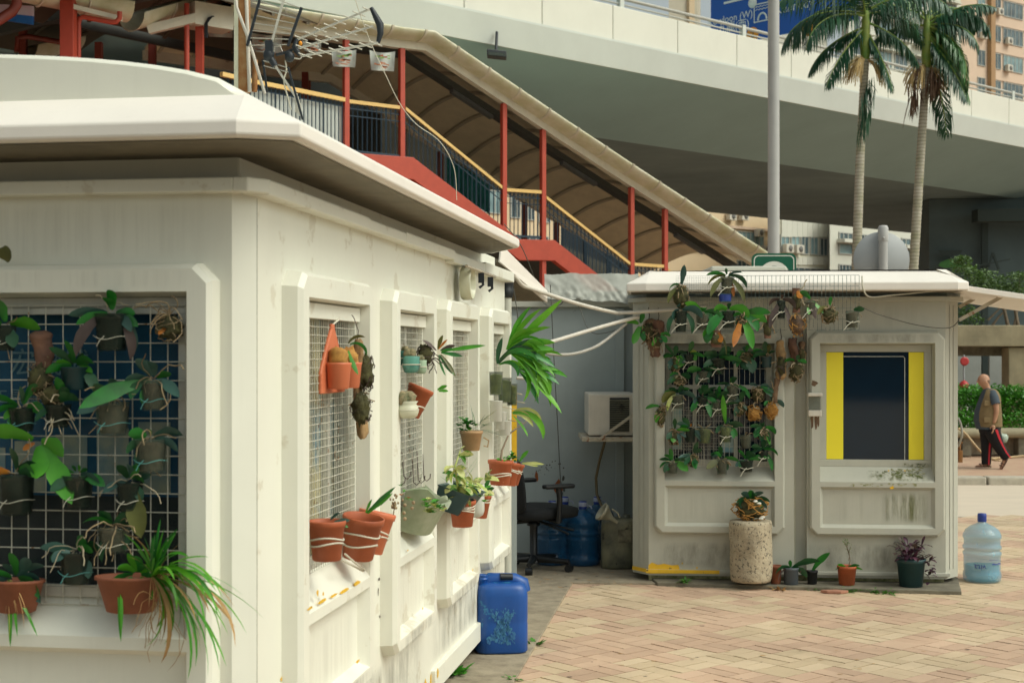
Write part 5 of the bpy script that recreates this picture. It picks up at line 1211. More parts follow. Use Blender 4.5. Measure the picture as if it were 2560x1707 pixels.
m = MB(); m.tube([cb+V((-.17, 0, .50)), cb+V((-.19, 0, .36)), cb+V((-.05, 0, .37))], .02, 6); turn(m).build('back_bar', BP, ch)
for k, L in ((0, .2), (1, .16)):
    m = MB(); m.tube([cb+V((.03, -.05, .37)), cb+V((.10+L*.5, -.08-k*.06, .33-k*.01)), cb+V((.10+L, -.1-k*.07, .305-k*.02))], .008, 6); m.build('lever', BP, ch)
for k in range(5):
    a = k*2*PI/5-.45; e = cb+V((math.cos(a)*.29, math.sin(a)*.29, .075)); m = MB(); m.tube([cb+V((0,0,.085)), e], [.032, .018], 8); leg = m.build('base_leg', BP, ch)
    m = MB(); p = e+V((0,0,-.048)); dd = V((-math.sin(a), math.cos(a), 0)); m.tube([p-dd*.025, p+dd*.025], .027, 16); m.rod(e, p, .008); m.build('caster', BP, leg)
m = MB(); m.par(P(1262, 1400, 10.9)+V((-.1,0,0)), V((.16,0,0)), V((0,.03,0)), V((0,0,.22))); solo(m, 'white_board_piece', MT['grey_white'], 'small pale board leaning behind the legs of the office chair', 'board', P(1262, 1400, 10.9), bevel=.004)
# pipes and cables across the alley
def pipe(pts, r, mat, label, name='pipe', cat='pipe', n=10):
    # smooth catmull-rom
    P_ = [pts[0]]+list(pts)+[pts[-1]]; out = []
    for i in range(1, len(P_)-2):
        for k in range(8):
            t = k/8; a, b, c, d = P_[i-1], P_[i], P_[i+1], P_[i+2]
            out.append(.5*((2*b)+(c-a)*t+(2*a-5*b+4*c-d)*t*t+(3*b-a-3*c+d)*t**3))
    out.append(pts[-1]); m = MB(); m.tube(out, r, n); return solo(m, name, MT[mat], label, cat, pts[0])
pipe([P(1245, 655, 8.8), P(1285, 690, 8.9), P(1305, 712, 9.0), P(1330, 722, 9.1), P(1440, 758, 9.5), P(1530, 780, 9.9), P(1560, 782, 10.0), P(1690, 773, 10.0), P(1765, 765, 10.02)], .0135, 'pvc', 'upper white conduit sagging from the near kiosk eave to the far kiosk')
pipe([P(1318, 872, 9.2), P(1400, 848, 9.5), P(1500, 818, 9.8), P(1596, 792, 10.05)], .0135, 'pvc', 'straight white conduit rising to the far kiosk corner')
pipe([P(1290, 944, 8.95), P(1320, 945, 9.0), P(1345, 935, 9.1), P(1335, 872, 9.2), P(1372, 884, 9.4), P(1430, 885, 9.6), P(1490, 866, 9.8), P(1540, 830, 9.95), P(1566, 808, 10.0)], .011, 'pvc_grey', 'curved grey flexible hose drooping under the straight conduit', 'hose', 'hose')
pipe([P(1562, 806, 10.0), P(1540, 825, 10.0), P(1490, 834, 10.2), P(1468, 818, 10.3), P(1455, 785, 10.4), P(1440, 755, 10.4), P(1415, 748, 10.4), P(1400, 762, 10.5), P(1375, 766, 10.5), P(1350, 745, 10.2), P(1330, 680, 9.6), P(1300, 610, 9.2), P(1260, 560, 9.0)], .003, 'wire_thin', 'thin black cable dangling from the eave over the alley', 'cable', 'cable', 6)
pipe([P(1376, 712, 11.35), P(1384, 880, 11.45), P(1396, 1100, 11.5), P(1404, 1260, 11.5)], .0035, 'wire_thin', 'thin dark wire hanging straight down the grey hut wall', 'cable', 'cable', 6)
m = MB()
for k, (x, y) in enumerate(((1408,1195),(1402,1210),(1410,1222),(1404,1235))): m.blob(P(x, y, 11.48), .01, .01, .02, .6, k, 5)
solo(m, 'wire_knot', MT['wire_thin'], 'knotted dark wire end low on the grey hut wall', 'wire', P(1404, 1235, 11.48))
pipe([P(1283, 715, 8.95), P(1293, 780, 8.97), P(1298, 830, 9.0), P(1302, 880, 9.0)], .003, 'wire_thin', 'twisted dark wire hanging by the pipe at the near kiosk end', 'cable', 'cable', 6)
pipe([P(2158, 769, 9.75), P(2200, 787, 9.75), P(2290, 812, 9.85), P(2370, 820, 9.9), P(2398, 800, 9.95)], .0035, 'wire_thin', 'thin blue-black cord tied along the upper right of the far kiosk', 'cord', 'cord', 6)
pipe([P(2155, 690, 9.7), P(2158, 722, 9.7), P(2175, 742, 9.75), P(2230, 738, 9.75), P(2330, 728, 9.78), P(2400, 722, 9.8)], .005, 'tie_white', 'white cord tied round the right end of the roof wire panel', 'cord', 'cord', 6)
# oval lamp and bracket high on the near kiosk side wall
lp = FR.pt(1155, 708, .03); lt = thing('wall_fan_cover', 'round cream weathered cover standing out from the near kiosk wall under the eave', 'cover', lp)
m = MB(); m.lathe([(.02, .0), (.08, .0), (.084, .008), (.084, .05), (.08, .058), (.075, .054), (.068, .03), (.02, .028)], lp, 28, NR); m.build('drum', MT['cream_glaze'], lt, bevel=.003)
m = MB(); m.rod(FR.pt(1166, 665, .10), FR.pt(1238, 692, .10), .008); m.rod(FR.pt(1238, 692, .10), FR.pt(1238, 692, .0), .006); m.rod(FR.pt(1166, 665, .10), FR.pt(1166, 665, .0), .006)
rt_ = thing('rail', 'short hanging rail with two black clips under the near kiosk eave', 'rail', FR.pt(1166, 665, .1)); m.build('bar', MT['rust_bar'], rt_)
for x, y in ((1203, 690), (1226, 700)):
    m = MB(); p = FR.pt(x, y, .10); m.box(p+V((0,0,-.01)), .03, .03, .05); m.tube([p+V((0,0,.015)), p+V((.01,0,-.045)), p+V((-.01,0,-.06))], .007, 6); m.build('clip', MT['antenna_black'], rt_)
# ================= POTS ON THE GROUND BY THE FAR KIOSK =================
GG = FK
st = thing('stone_drum', 'rough pitted concrete cylinder standing before the orchid window', 'stone', gnd(1880, 1463, .026)+V((0,.05,.026)))
c = BASE[st]; m = MB(); pr = []
for i in range(27):
    t = i/26; pr.append((.148*(1-.09*max(0, (.12-t)/.12)**2-.05*max(0, (t-.95)/.05)), .418*t))
m.lathe([(.02, 0)]+pr+[(.10, .421), (0, .419)], c, 56, amp=.07, seed=3); m.build('drum', MT['stone'], st)
rbp = c+V((0, 0, .50)); rb_ = thing('rooted_orchid', 'wiry orange-brown root ball with dark leaves sitting on the concrete cylinder', 'orchid', c+V((0,0,.42)))
rootball(FK, rbp, 40, 27, 10/F, rb_, 90, 'coir', 'moss')
m = MB()
for k, (dx, dz) in enumerate(((.02, .06), (.045, .045), (.06, -.06), (.07, -.05))): m.blob(rbp+V((dx, -.07, dz)), .018, .01, .008, .5, k, 6)
m.build('foam_bits', MT['sign_white'], rb_)['kind'] = 'stuff'
foliage(FK, rbp+V((0, -.02, .06)), [(150, 36, 14, 1.2, Dk), (120, 34, 16, .8, Bl), (95, 30, 16, .5, Md), (60, 34, 16, .8, Bl), (30, 40, 15, 1.1, Dk), (10, 38, 16, 1.2, Bl), (170, 30, 16, 1.0, Dk), (75, 40, 14, 1.4, Dk), (-20, 26, 16, .5, Md), (200, 26, 14, .4, Dk)], 10/F, rb_)
def gpot2(x, yb, r, h, mat, label, leaves, name='flower_pot', fill='mix_bark', z=.026, cat='flower pot', taper=.8):
    b = gnd(x, yb, z)+V((0, r*10/F*1.2, 0)); b.z = z; s = b.y/F; root = thing(name, label, cat, b); R, H = r*s, h*s; m = MB()
    m.lathe([(R*taper*.9, 0), (R*taper, .003), (R*.95, H*.84), (R*1.0, H*.85), (R*1.03, H*.98), (R*.98, H), (R*.92, H*.97), (R*.85, H*.8), (R*taper*.8, .01)], b, 26); m.build('pot', MT[mat], root)
    m = MB(); m.lathe([(R*taper*.7, .01), (R*.86, H*.82), (0, H*.86)], b, 14, amp=.1); m.build('soil', MT[fill], root)
    if leaves: foliage(FK, b+V((0,0,H*.9)), leaves, s, root)
    return root, b+V((0,0,H)), s
gpot2(1943, 1461, 15, 46, 'terracotta_old', 'small old brown clay pot half hidden beside the concrete cylinder', [])
D('lead', (.10, .12, .14), .5, .2, 10)
gpot2(1982, 1463, 19, 42, 'lead', 'small grey plastic pot with a large arching dark orchid leaf', [(38, 64, 22, .7, Dk), (140, 50, 15, 1.5, Dk), (165, 46, 13, 1.7, Bn), (15, 40, 18, 1.4, Dk), (100, 22, 10, .3, Md)], taper=.95)
gpot2(2034, 1462, 14, 34, 'black_plastic', 'tiny dark pot with a single upright rounded leaf', [(62, 60, 22, .35, Md), (170, 30, 10, .4, Bn)])
r_, tp, s = gpot2(2124, 1466, 24, 48, 'terracotta', 'terracotta pot holding a tiny branching shrub and low blades', [(165, 30, 8, .7, Md), (10, 32, 9, .5, Br), (150, 22, 8, .4, Br), (30, 26, 8, .6, Md)])
m = MB(); ends = []
rp = random.Random(2)
def twigs(p, d, L, r, lvl):
    e = p+d*L; m.tube([p, (p+e)/2+V((rp.uniform(-.1,.1)*L, 0, 0)), e], [r, r*.8, r*.6], 5); ends.append(e)
    if lvl:
        for k in range(3): twigs(p+d*L*rp.uniform(.5, 1), (d+V((rp.uniform(-.9,.9), rp.uniform(-.6,.6), rp.uniform(0,.6)))).normalized(), L*.6, r*.6, lvl-1)
twigs(tp+V((.01,0,-.02)), V((.05, 0, 1)), .11, .004, 2); m.build('stem', MT['twig'], r_)
m = MB()
for e in ends:
    for k in range(4): m.leaf(e+V((rp.gauss(0,.008), rp.gauss(0,.008), rp.gauss(0,.008))), V((rp.uniform(-1,1), rp.uniform(-1,1), rp.uniform(-.3,1))), .016, .009, .4, .2, 3)
m.build('leaflets', MT['bush_leaf'], r_)
r_, tp, s = gpot2(2290, 1472, 36, 70, 'teal_plastic', 'dark blue-green pot of purple-leaved trailing plant by the kiosk corner', [], taper=.78)
m = MB(); ms = ['leaf_purple', 'leaf_purple', 'leaf_brown']
for k in range(150):
    a = rp.uniform(0, 6.28); el_ = rp.uniform(-.2, 1.3); o = tp+V((math.cos(a)*rp.uniform(0, .11), math.sin(a)*rp.uniform(0, .11), rp.uniform(-.02, .10)))
    if k > 125: o = tp+V((.10+rp.uniform(0,.02), -.06, -rp.uniform(0, .17)))
    m.mi = rp.randrange(3); m.leaf(o, V((math.cos(a)*math.cos(el_), math.sin(a)*math.cos(el_), math.sin(el_))), rp.uniform(.04, .075), rp.uniform(.022, .034), rp.uniform(.2, 1.2), .25, 5, .8)
m.build('foliage', [MT[k] for k in ms], r_)
m = MB(); p = gnd(2085, 1482, .002); m.prism([p+V((-.09, .02, 0)), p+V((.02, .04, 0)), p+V((.10, .0, 0)), p+V((.04, -.03, 0)), p+V((-.05, -.02, 0))], (0,0,.02)); solo(m, 'brick_fragment', MT['brick_frag'], 'flat reddish brick fragment on the kerb slab before the shrub pot', 'brick', p, bevel=.004)
def weed(x, y, r, n, label, z=.0, mats=('weed',), L=.05):
    p = gnd(x, y, z); root = thing('weed', label, 'weed', p, 'weeds in the paving joints'); m = MB()
    for k in range(n):
        a = rp.uniform(0, 6.28); o = p+V((math.cos(a), math.sin(a), 0))*rp.uniform(0, r); m.leaf(o, V((math.cos(a)*.8, math.sin(a)*.8, rp.uniform(.3, 1.4))), L*rp.uniform(.5, 1.1), L*.32, rp.uniform(.3, 1.2), .2, 4, .8)
    m.build('leaves', [MT[k] for k in mats], root)
weed(1714, 1455, .03, 34, 'feathery weed tuft under the chipped yellow paint', .03)
weed(1950, 1474, .04, 30, 'dry brownish grass tuft at the foot of the concrete cylinder', .0, ('leaf_dry',))
weed(2030, 1474, .04, 30, 'green weed tuft in front of the tiny dark pot', .0)
weed(2118, 1478, .06, 46, 'leafy weed clump in front of the shrub pot', .0)
weed(2150, 1478, .02, 16, 'small weed just right of the leafy clump', .0)
weed(2182, 1481, .03, 22, 'low weed between the shrub pot and the purple plant', .0)
weed(2215, 1482, .07, 50, 'spreading weed patch in front of the blue-green pot', .0)
weed(1335, 1610, .05, 24, 'broad-leaved weed on the paving edge by the jerrycan', .0, ('weed',), .06)
weed(1136, 1685, .05, 26, 'bright leafy sprig growing at the near kiosk footing', .01, ('leaf_bright',), .09)
weed(1285, 1700, .03, 16, 'sprig on the paving edge at the bottom of the view', .0)
m = MB(); rp = random.Random(14)
for k in range(130):
    if k < 70: x, y, z = rp.uniform(1340, 1580), rp.uniform(1425, 1470), .0135
    else: x, y, z = rp.uniform(1300, 2500), rp.uniform(1490, 1700), .002
    p = gnd(x, y, z); r = rp.uniform(.004, .012); a0 = rp.random()*6
    m.mi = rp.randrange(2); m.poly([p+V((math.cos(a+a0)*r*1.6, math.sin(a+a0)*r*.7, rp.uniform(0, .002))) for a in (0, 1.2, 2.4, 3.7, 5)])
o = setting(m, 'leaf_litter', [MT['leaf_brown'], MT['leaf_dry']], 'stuff')
# ================= ANTENNA AND MAST ABOVE THE NEAR KIOSK =================
YA = 6.0
ms = thing('mast', 'rusty steel mast with white conduits behind the near kiosk roof', 'mast', P(604, 215, YA))
m = MB(); m.par(P(585, 230, YA), V((36*YA/F, 0, 0)), V((0, .05, 0)), V((0,0,1.0))); m.build('pole', MT['rust'], ms, bevel=.004)
m = MB(); m.par(P(585, 230, YA-.008), V((10*YA/F, 0, 0)), V((0, .006, 0)), V((0,0,1.0))); m.build('painted_strip', MT['cream_glaze'], ms)
m = MB(); m.tube([P(624, 230, YA), P(618, 60, YA), P(614, -60, YA)], .008, 8); m.build('conduit', MT['pvc'], ms)
m = MB(); m.tube([P(585, -40, YA-.03), P(592, 20, YA-.03), P(618, 90, YA-.03), P(634, 140, YA-.03), P(662, 235, YA-.02)], .0065, 8); m.build('conduit', MT['pvc'], ms)
m = MB(); m.tube([P(636, 230, YA+.1), P(638, 150, YA+.1)], .012, 8); m.build('stub', MT['rust'], ms)
an = thing('tv_antenna', 'television aerial with grid reflector and three-boom director array above the near kiosk roof', 'antenna', P(680, 140, YA-.15))
def ap(x, y, d=0): return P(x, y, YA-.15+d)
AL, AB = MT['antenna_alu'], MT['antenna_black']
m = MB(); m.tube([ap(618, 116, .1), ap(655, -20, .1)], .0075, 4); m.build('reflector_bar', AB, an); m = MB(); m.tube([ap(720, 116, -.05), ap(754, 20, -.05)], .0075, 4); m.build('reflector_bar', AB, an)
m = MB(); m.tube([ap(680, 105), ap(709, 0)], .0065, 4)
for k in range(8):
    u = k/7; a = ap(620, 114, .1).lerp(ap(654, -16, .1), u); b = ap(722, 112, -.05).lerp(ap(753, 22, -.05), u); m.rod(a, b, .0024)
m.build('reflector_grid', AL, an)
for i, (x0, y0, x1, y1, d) in enumerate(((742, 100, 928, 22, .12), (745, 122, 933, 66, .0), (752, 141, 945, 108, -.12))):
    m = MB(); a, b = ap(x0, y0, d), ap(x1, y1, d); m.tube([a, b], .0055, 4)
    for k in range(8):
        p = a.lerp(b, .05+k*.13); m.rod(p+V((-.022, -.02, .006)), p+V((.026, .02, -.006)), .0026)
    m.build('director_boom', AL, an)
m = MB(); m.tube([ap(928, 20), ap(941, 45), ap(950, 62), ap(951, 85), ap(945, 108)], [.008, .013, .016, .013, .008], 8); m.build('end_bracket', AB, an)
m = MB(); m.tube([ap(742, 98), ap(736, 118), ap(742, 128), ap(750, 140)], [.006, .012, .012, .006], 8); m.build('boom_clamp', AB, an)
m = MB(); m.box(ap(673, 118), .03, .03, .05); m.blob(ap(672, 138), .024, .02, .028, .2, 3, 8); m.tube([ap(676, 145), ap(688, 166)], .014, 8); m.build('mount', AB, an)
m = MB(); m.blob(ap(724, 142), .021, .021, .024, .05, 1, 10); m.tube([ap(690, 138), ap(715, 132), ap(736, 122)], .006, 6); m.build('balun', AB, an)
m = MB(); m.tube([ap(684, 135), ap(686, 118), ap(700, 116), ap(708, 132), ap(690, 138)], .0028, 6); m.tube([ap(735, 146), ap(750, 148), ap(754, 144)], .003, 6); m.build('dipole', AL, an)
m = MB(); m.blob(ap(751, 109), .008, .006, .010, .1, 2, 6); m.build('end_plug', MT['sign_orange'], an)
m = MB(); m.tube([ap(682, 155), ap(745, 252)], .0065, 4); m.build('lower_boom', AL, an)
m = MB(); m.tube([ap(657, 150, .1), ap(668, 232, .1)], .006, 4); m.build('lower_reflector_bar', AB, an); m = MB(); m.tube([ap(720, 168, -.05), ap(757, 300, -.05)], .006, 4); m.build('lower_reflector_bar', AB, an)
m = MB()
for k in range(7):
    u = k/6; m.rod(ap(657, 152, .1).lerp(ap(668, 230, .1), u), ap(720, 170, -.05).lerp(ap(740, 240, -.05), u), .0024) if k in (0, 1) else m.rod(ap(733+k*3, 210+k*8), ap(732+k*3.6, 275+k*3), .003)
m.build('lower_reflector_grid', AL, an)
pipe([ap(713, 152), ap(716, 175), ap(710, 205), ap(720, 245), ap(728, 275)], .003, 'tie_white', 'pale coaxial cable hanging from the aerial to the roof', 'cable', 'cable', 6)
pipe([P(885, -10, 6.4), P(905, 50, 6.5), P(930, 115, 6.6), P(965, 190, 6.7), P(1000, 260, 6.9), P(1040, 310, 7.1), P(1100, 355, 7.3), P(1135, 420, 7.5), P(1142, 500, 7.6)], .002, 'tie_white', 'thin pale wire strung across the stairway from above the near kiosk', 'cable', 'cable', 5)
# ================= COVERED STAIRWAY =================
SO = V((-2.25, 29, 0)); SU = V((.819, .574, 0)); SW = V((-.574, .819, 0))
def sp(x, y, w=0): return hit(x, y, SO+SW*w, SW)            # photo pixel -> point on the stair's side plane
def ss(x, y, w=0): p = sp(x, y, w); return ((p-SO).dot(SU), p.z)
def s3(s, w, z): return SO+SU*s+SW*w+V((0,0,z))
def path(pts, w=0): return [ss(x, y, w) for x, y in pts]
def at(pl, s):
    if s <= pl[0][0]: a, b = pl[0], pl[1]
    elif s >= pl[-1][0]: a, b = pl[-2], pl[-1]
    else:
        for a, b in zip(pl, pl[1:]):
            if a[0] <= s <= b[0]: break
    return a[1]+(b[1]-a[1])*(s-a[0])/(b[0]-a[0])
stw = thing('covered_stairway', 'red stairway with navy railings climbing left under a long cream ribbed canopy', 'stairway', s3(5, 1.4, 0))
bot = path([(560, 55), (840, 97), (985, 120), (1061, 128), (1395, 350), (1572, 465), (1874, 658), (1960, 712)])
lip = path([(560, 0), (755, 31), (959, 69), (1085, 90), (1100, 97), (1493, 350), (1752, 531), (1900, 628), (1990, 690)], -.42)
S0 = bot[0][0]; S1 = ss(1905, 660)[0]
sam = sorted(set([S0+(S1-S0)*i/60 for i in range(61)]+[p[0] for p in bot if S0 <= p[0] <= S1]))
WID = 4.2
def strip(fn, mat, name, smooth=True, closed=False):
    m = MB(); m.rings([fn(s) for s in sam], False, smooth, closed); return m.build(name, MT[mat], stw)
def beam_sec(w0, w1, h=.20): return lambda s: [s3(s, w0, at(bot, s)), s3(s, w1, at(bot, s)), s3(s, w1, at(bot, s)+h), s3(s, w0, at(bot, s)+h)]
m = MB(); m.rings([beam_sec(-.06, .10)(s) for s in sam], True, False); m.build('edge_beam', MT['canopy_cream'], stw)
m = MB(); m.rings([beam_sec(WID-.10, WID+.06)(s) for s in sam], True, False); m.build('edge_beam', MT['canopy_cream'], stw)
def gut(s, off=0.0):
    zb = at(bot, s)+.16; zl = max(at(lip, s), zb+.18); out = []
    for i in range(9):
        a = PI/2*i/8; out.append(s3(s, -.06-(.36+off)*math.sin(a), zb-off*.6+(zl-zb+off*.6)*(1-math.cos(a))))
    return out
def gut2(s):
    g = gut(s); return g+[p+SW*.025+V((0,0,.0)) for p in g[::-1]]
m = MB(); m.rings([gut2(s) for s in sam], True, True); m.build('gutter', MT['canopy_gutter'], stw)
k = S0+.3
while k < S1:
    m = MB(); A = [gut(k-.02, .03), gut(k+.03, .03)]; m.rings(A, False, True, False); m.rings([gut(k-.02, -.0), A[0]], False, False, False); m.rings([A[1], gut(k+.03, 0)], False, False, False)
    m.build('gutter_rib', MT['canopy_cream'], stw); k += .78
def vault(s, off=0): return [s3(s, .05+(WID-.1)*i/14, at(bot, s)+.18+off+.42*math.sin(PI*i/14)) for i in range(15)]
m = MB(); m.rings([vault(s) for s in sam], False, True, False); m.rings([vault(s, .05) for s in sam], False, True, False); m.build('vault', MT['canopy_under'], stw)
k = S0+.3
while k < S1:
    m = MB(); R = []
    for ds in (-.035, .035):
        R.append(vault(k+ds, -.045)); 
    m.rings(R, False, True, False); m.rings([vault(k-.035, .0), R[0]], False, True, False); m.rings([R[1], vault(k+.035, .0)], False, True, False)
    m.build('vault_rib', MT['canopy_rib'], stw); k += .78
# cable tray with lamps under the crown
m = MB(); m.rings([[s3(s, .75, at(bot, s)+.02), s3(s, 1.0, at(bot, s)+.02), s3(s, 1.0, at(bot, s)+.16), s3(s, .75, at(bot, s)+.16)] for s in sam], True, False); m.build('cable_tray', MT['dark_beam'], stw)
for (x, y, x2, y2) in ((1130, 268, 1230, 330), (1405, 432, 1490, 482), (1690, 610, 1760, 655)):
    a, b = ss(x, y, .85), ss(x2, y2, .85); m = MB(); m.rings([[s3(s, .80, at(bot, s)-.06), s3(s, .95, at(bot, s)-.06), s3(s, .95, at(bot, s)+.02), s3(s, .80, at(bot, s)+.02)] for s in (a[0], b[0])], True, False); m.build('strip_light', MT['lightbox'], stw)
# posts
for x in (865, 1004, 1259, 1357, 1578, 1662, 1900):
    s = ss(x, 400)[0]; m = MB(); m.par(s3(s-.055, -.055, 0), SU*.11, SW*.11, V((0,0,at(bot, s)))); m.build('post', MT['red_paint'], stw, bevel=.008)
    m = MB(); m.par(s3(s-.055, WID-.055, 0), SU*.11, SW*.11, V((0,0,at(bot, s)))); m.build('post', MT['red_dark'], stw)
# handrail + railings per bay
hr = [path(p) for p in ([(870, 254), (1000, 270)], [(1012, 272), (1255, 470)], [(1265, 475), (1354, 481)], [(1364, 494), (1574, 660)], [(1584, 661), (1660, 666)], [(1668, 675), (1905, 860)])]
for pl in hr:
    for w, mt in ((0, 'rail_yellow'), (WID, 'rail_yellow')):
        m = MB(); (a, za), (b, zb) = pl; m.rings([[s3(s, w-.04, z-.035), s3(s, w+.04, z-.035), s3(s, w+.04, z+.035), s3(s, w-.04, z+.035)] for s, z in ((a, za), (b, zb))], True, False); m.build('handrail', MT[mt], stw)
        m = MB(); L = b-a; n = int(L/.105)
        H = .98
        for (dz, r) in ((-.14, .012), (-.28, .012), (-H, .03)): m.tube([s3(a, w, za+dz), s3(b, w, zb+dz)], r, 4)
        for i in range(n+1):
            s = a+L*i/n; z = za+(zb-za)*i/n; r = .022 if i % 8 == 0 else .0135; m.tube([s3(s, w, z-.03), s3(s, w, z-H)], r, 4, False)
            if i < n and w == 0:
                zc = z+(zb-za)/n*.5-.085; m.tube([s3(s+L/n*.5+.04*math.cos(t), w, zc+.04*math.sin(t)) for t in (0, .9, 1.8, 2.7, 3.6, 4.5, 5.4, 6.28)], .006, 4, False)
        m.build('railing', MT['navy_rail'], stw)
# stringer and flights
top = path([(800, 376), (932, 388), (1027, 395), (1257, 571), (1293, 599), (1380, 601), (1512, 705), (1600, 775), (1700, 853)])
def str_sec(w0, w1, h=.45): return [[s3(s, w0, z-h), s3(s, w1, z-h), s3(s, w1, z), s3(s, w0, z)] for s, z in top]
m = MB(); m.rings(str_sec(-.10, .06), True, False); m.build('stringer', MT['red_paint'], stw, bevel=.01)
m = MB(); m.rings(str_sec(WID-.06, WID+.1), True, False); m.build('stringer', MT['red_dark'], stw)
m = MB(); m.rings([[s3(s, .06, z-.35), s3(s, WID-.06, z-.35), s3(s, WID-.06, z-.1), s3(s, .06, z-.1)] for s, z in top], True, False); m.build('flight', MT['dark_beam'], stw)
a, b = ss(1120, 380, WID), ss(1225, 470, WID)
m = MB(); pts = [s3(*t) for t in ((ss(1118, 385, WID+.1)[0], WID+.1, ss(1118, 385, WID+.1)[1]), (ss(1225, 465, WID+.1)[0], WID+.1, ss(1225, 465, WID+.1)[1]), (ss(1225, 535, WID+.1)[0], WID+.1, ss(1225, 535, WID+.1)[1]), (ss(1118, 470, WID+.1)[0], WID+.1, ss(1118, 470, WID+.1)[1]))]
m.prism(pts, SW*.03); m.build('teal_screen', MT['teal_glass'], stw)
gw = thing('glazed_wall', 'dark blue glazed screen seen through the lower stair railing', 'screen', (4, 42, 0)); ga = P(1402, 560, 42); m = MB(); m.par(V((ga.x, 42, -.4)), V((2.3, .2, 0)), V((0, .2, 0)), V((0,0,ga.z+.3))); m.build('glazing', MT['tinted'], gw)
for k in range(4): m = MB(); m.par(V((ga.x+k*.7, 41.9, -.4)), V((.07, 0, 0)), V((0,.08,0)), V((0,0,ga.z+.3))); m.build('mullion', MT['navy_rail'], gw)
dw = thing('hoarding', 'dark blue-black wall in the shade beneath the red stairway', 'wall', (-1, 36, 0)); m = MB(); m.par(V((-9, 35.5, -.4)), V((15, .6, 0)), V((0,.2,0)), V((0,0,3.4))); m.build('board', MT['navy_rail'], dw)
# ================= FOOTBRIDGE AT UPPER LEFT =================
FO = sp(865, 300); FO.z = 0; FU = V((-.61, -.79, 0)).normalized(); FW = V((-.79, .61, 0)).normalized()
def f3(s, w, z): return FO+FU*s+FW*w+V((0,0,z))
def fhit(x, y, w=0): p = hit(x, y, FO+FW*w, FW); return (p-FO).dot(FU), p.z
fb = thing('footbridge', 'covered red-posted footbridge with tan roof joining the top of the stairway at upper left', 'footbridge', f3(3, 1.5, 0))
za = fhit(870, 252)[1]
sB, zB = fhit(640, 206)
m = MB(); m.rings([[f3(s, -.04, z-.04), f3(s, .04, z-.04), f3(s, .04, z+.04), f3(s, -.04, z+.04)] for s, z in ((0, za), (sB, zB), (sB*1.35, zB+.02))], True, False); m.build('handrail', MT['rail_yellow'], fb)
m = MB()
for i in range(int(sB*1.35/.105)):
    s = i*.105; z = za+(zB-za)*min(1, s/sB); m.tube([f3(s, 0, z-.03), f3(s, 0, z-1.0)], .022 if i % 6 == 0 else .0135, 4, False)
m.tube([f3(0, 0, za-1.0), f3(sB*1.35, 0, zB-1.0)], .03, 4); m.tube([f3(0, 0, za-.14), f3(sB*1.35, 0, zB-.14)], .012, 4); m.build('railing', MT['navy_rail'], fb)
m = MB(); m.par(f3(-.2, -.1, za-1.5), FU*9.4, FW*3.2, V((0,0,.42))); m.build('deck', MT['red_paint'], fb)
m = MB(); N_ = 30
ws = [m_ for m_ in range(N_+1)]
for i in range(N_): 
    a, b = i/N_*3.4, (i+1)/N_*3.4; p = [f3(a, .06+.012*math.sin(i*1.3), za-.12), f3(b, .06+.012*math.sin((i+1)*1.3), za-.12), f3(b, .07+.02*math.sin((i+1)*2), za-.98), f3(a, .07+.02*math.sin(i*2), za-.98)]; m.add(p, [(0,1,2,3)], True)
solo(m, 'banner_sheet', MT['banner'], 'white sheet tied behind the navy railing at the top of the stairway', 'sheet', f3(1.5, .06, za-.98))
# roof of the footbridge: two flat tan bays on dark beams
zr = at(bot, bot[0][0])+.1
m = MB()
def roofbay(s0, s1, w0, w1, z, name='roof'):
    m = MB(); R = []
    for i in range(13):
        u = i/12; R.append([f3(s0, w0+(w1-w0)*u, z+.45*math.sin(PI*u)), f3(s1, w0+(w1-w0)*u, z+.45*math.sin(PI*u)), f3(s1, w0+(w1-w0)*u, z+.5*math.sin(PI*u)+.06), f3(s0, w0+(w1-w0)*u, z+.5*math.sin(PI*u)+.06)])
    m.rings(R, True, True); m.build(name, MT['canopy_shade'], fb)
    k = s0+.4
    while k < s1:
        m = MB(); R = []
        for i in range(13):
            u = i/12; zz = z+.45*math.sin(PI*u); R.append([f3(k, w0+(w1-w0)*u, zz-.05), f3(k+.08, w0+(w1-w0)*u, zz-.05), f3(k+.08, w0+(w1-w0)*u, zz+.01), f3(k, w0+(w1-w0)*u, zz+.01)])
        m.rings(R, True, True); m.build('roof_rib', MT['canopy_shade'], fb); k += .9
roofbay(-.3, 4.4, 0, 3.2, zr+.05); roofbay(4.6, 11, -.3, 3.4, zr-.15); roofbay(1.5, 11, 3.6, 7, zr+.1)
m = MB(); m.par(f3(4.4, -.1, zr-.12), FU*.14, FW*7, V((0,0,.22))); m.par(f3(-.2, 3.3, zr-.1), FU*11, FW*.14, V((0,0,.24))); m.par(f3(7.4, -.1, zr-.35), FU*.14, FW*7, V((0,0,.2)));m.build('roof_beam', MT['dark_beam'], fb)
def trough_run(pa, pb, r, drop, name='gutter', end=True):
    ax = (pb-pa).normalized(); dn = V((0,0,-1)); sd = ax.cross(dn).normalized(); sd = sd if sd.y < 0 else -sd; m = MB(); R = []
    for p in (pa, pb):
        o = [p+sd*(r*math.cos(a))+dn*(drop*math.sin(a)) for a in [PI*i/10 for i in range(11)]]; R.append(o+[q_+V((0,0,.02)) for q_ in o[::-1]])
    m.rings(R, True, True); m.build(name, MT['canopy_gutter'], fb)
    L = (pb-pa).length; n = max(2, int(L/.7))
    for k in range(1, n):
        p = pa.lerp(pb, k/n); m = MB(); m.tube([p+sd*(r*1.03*math.cos(a))+dn*(drop*1.05*math.sin(a)) for a in [PI*i/10 for i in range(11)]], .022, 6); m.build('gutter_rib', MT['canopy_cream'], fb)
trough_run(P(330, 38, 25.5), P(560, -28, 27.5), .32, .30)
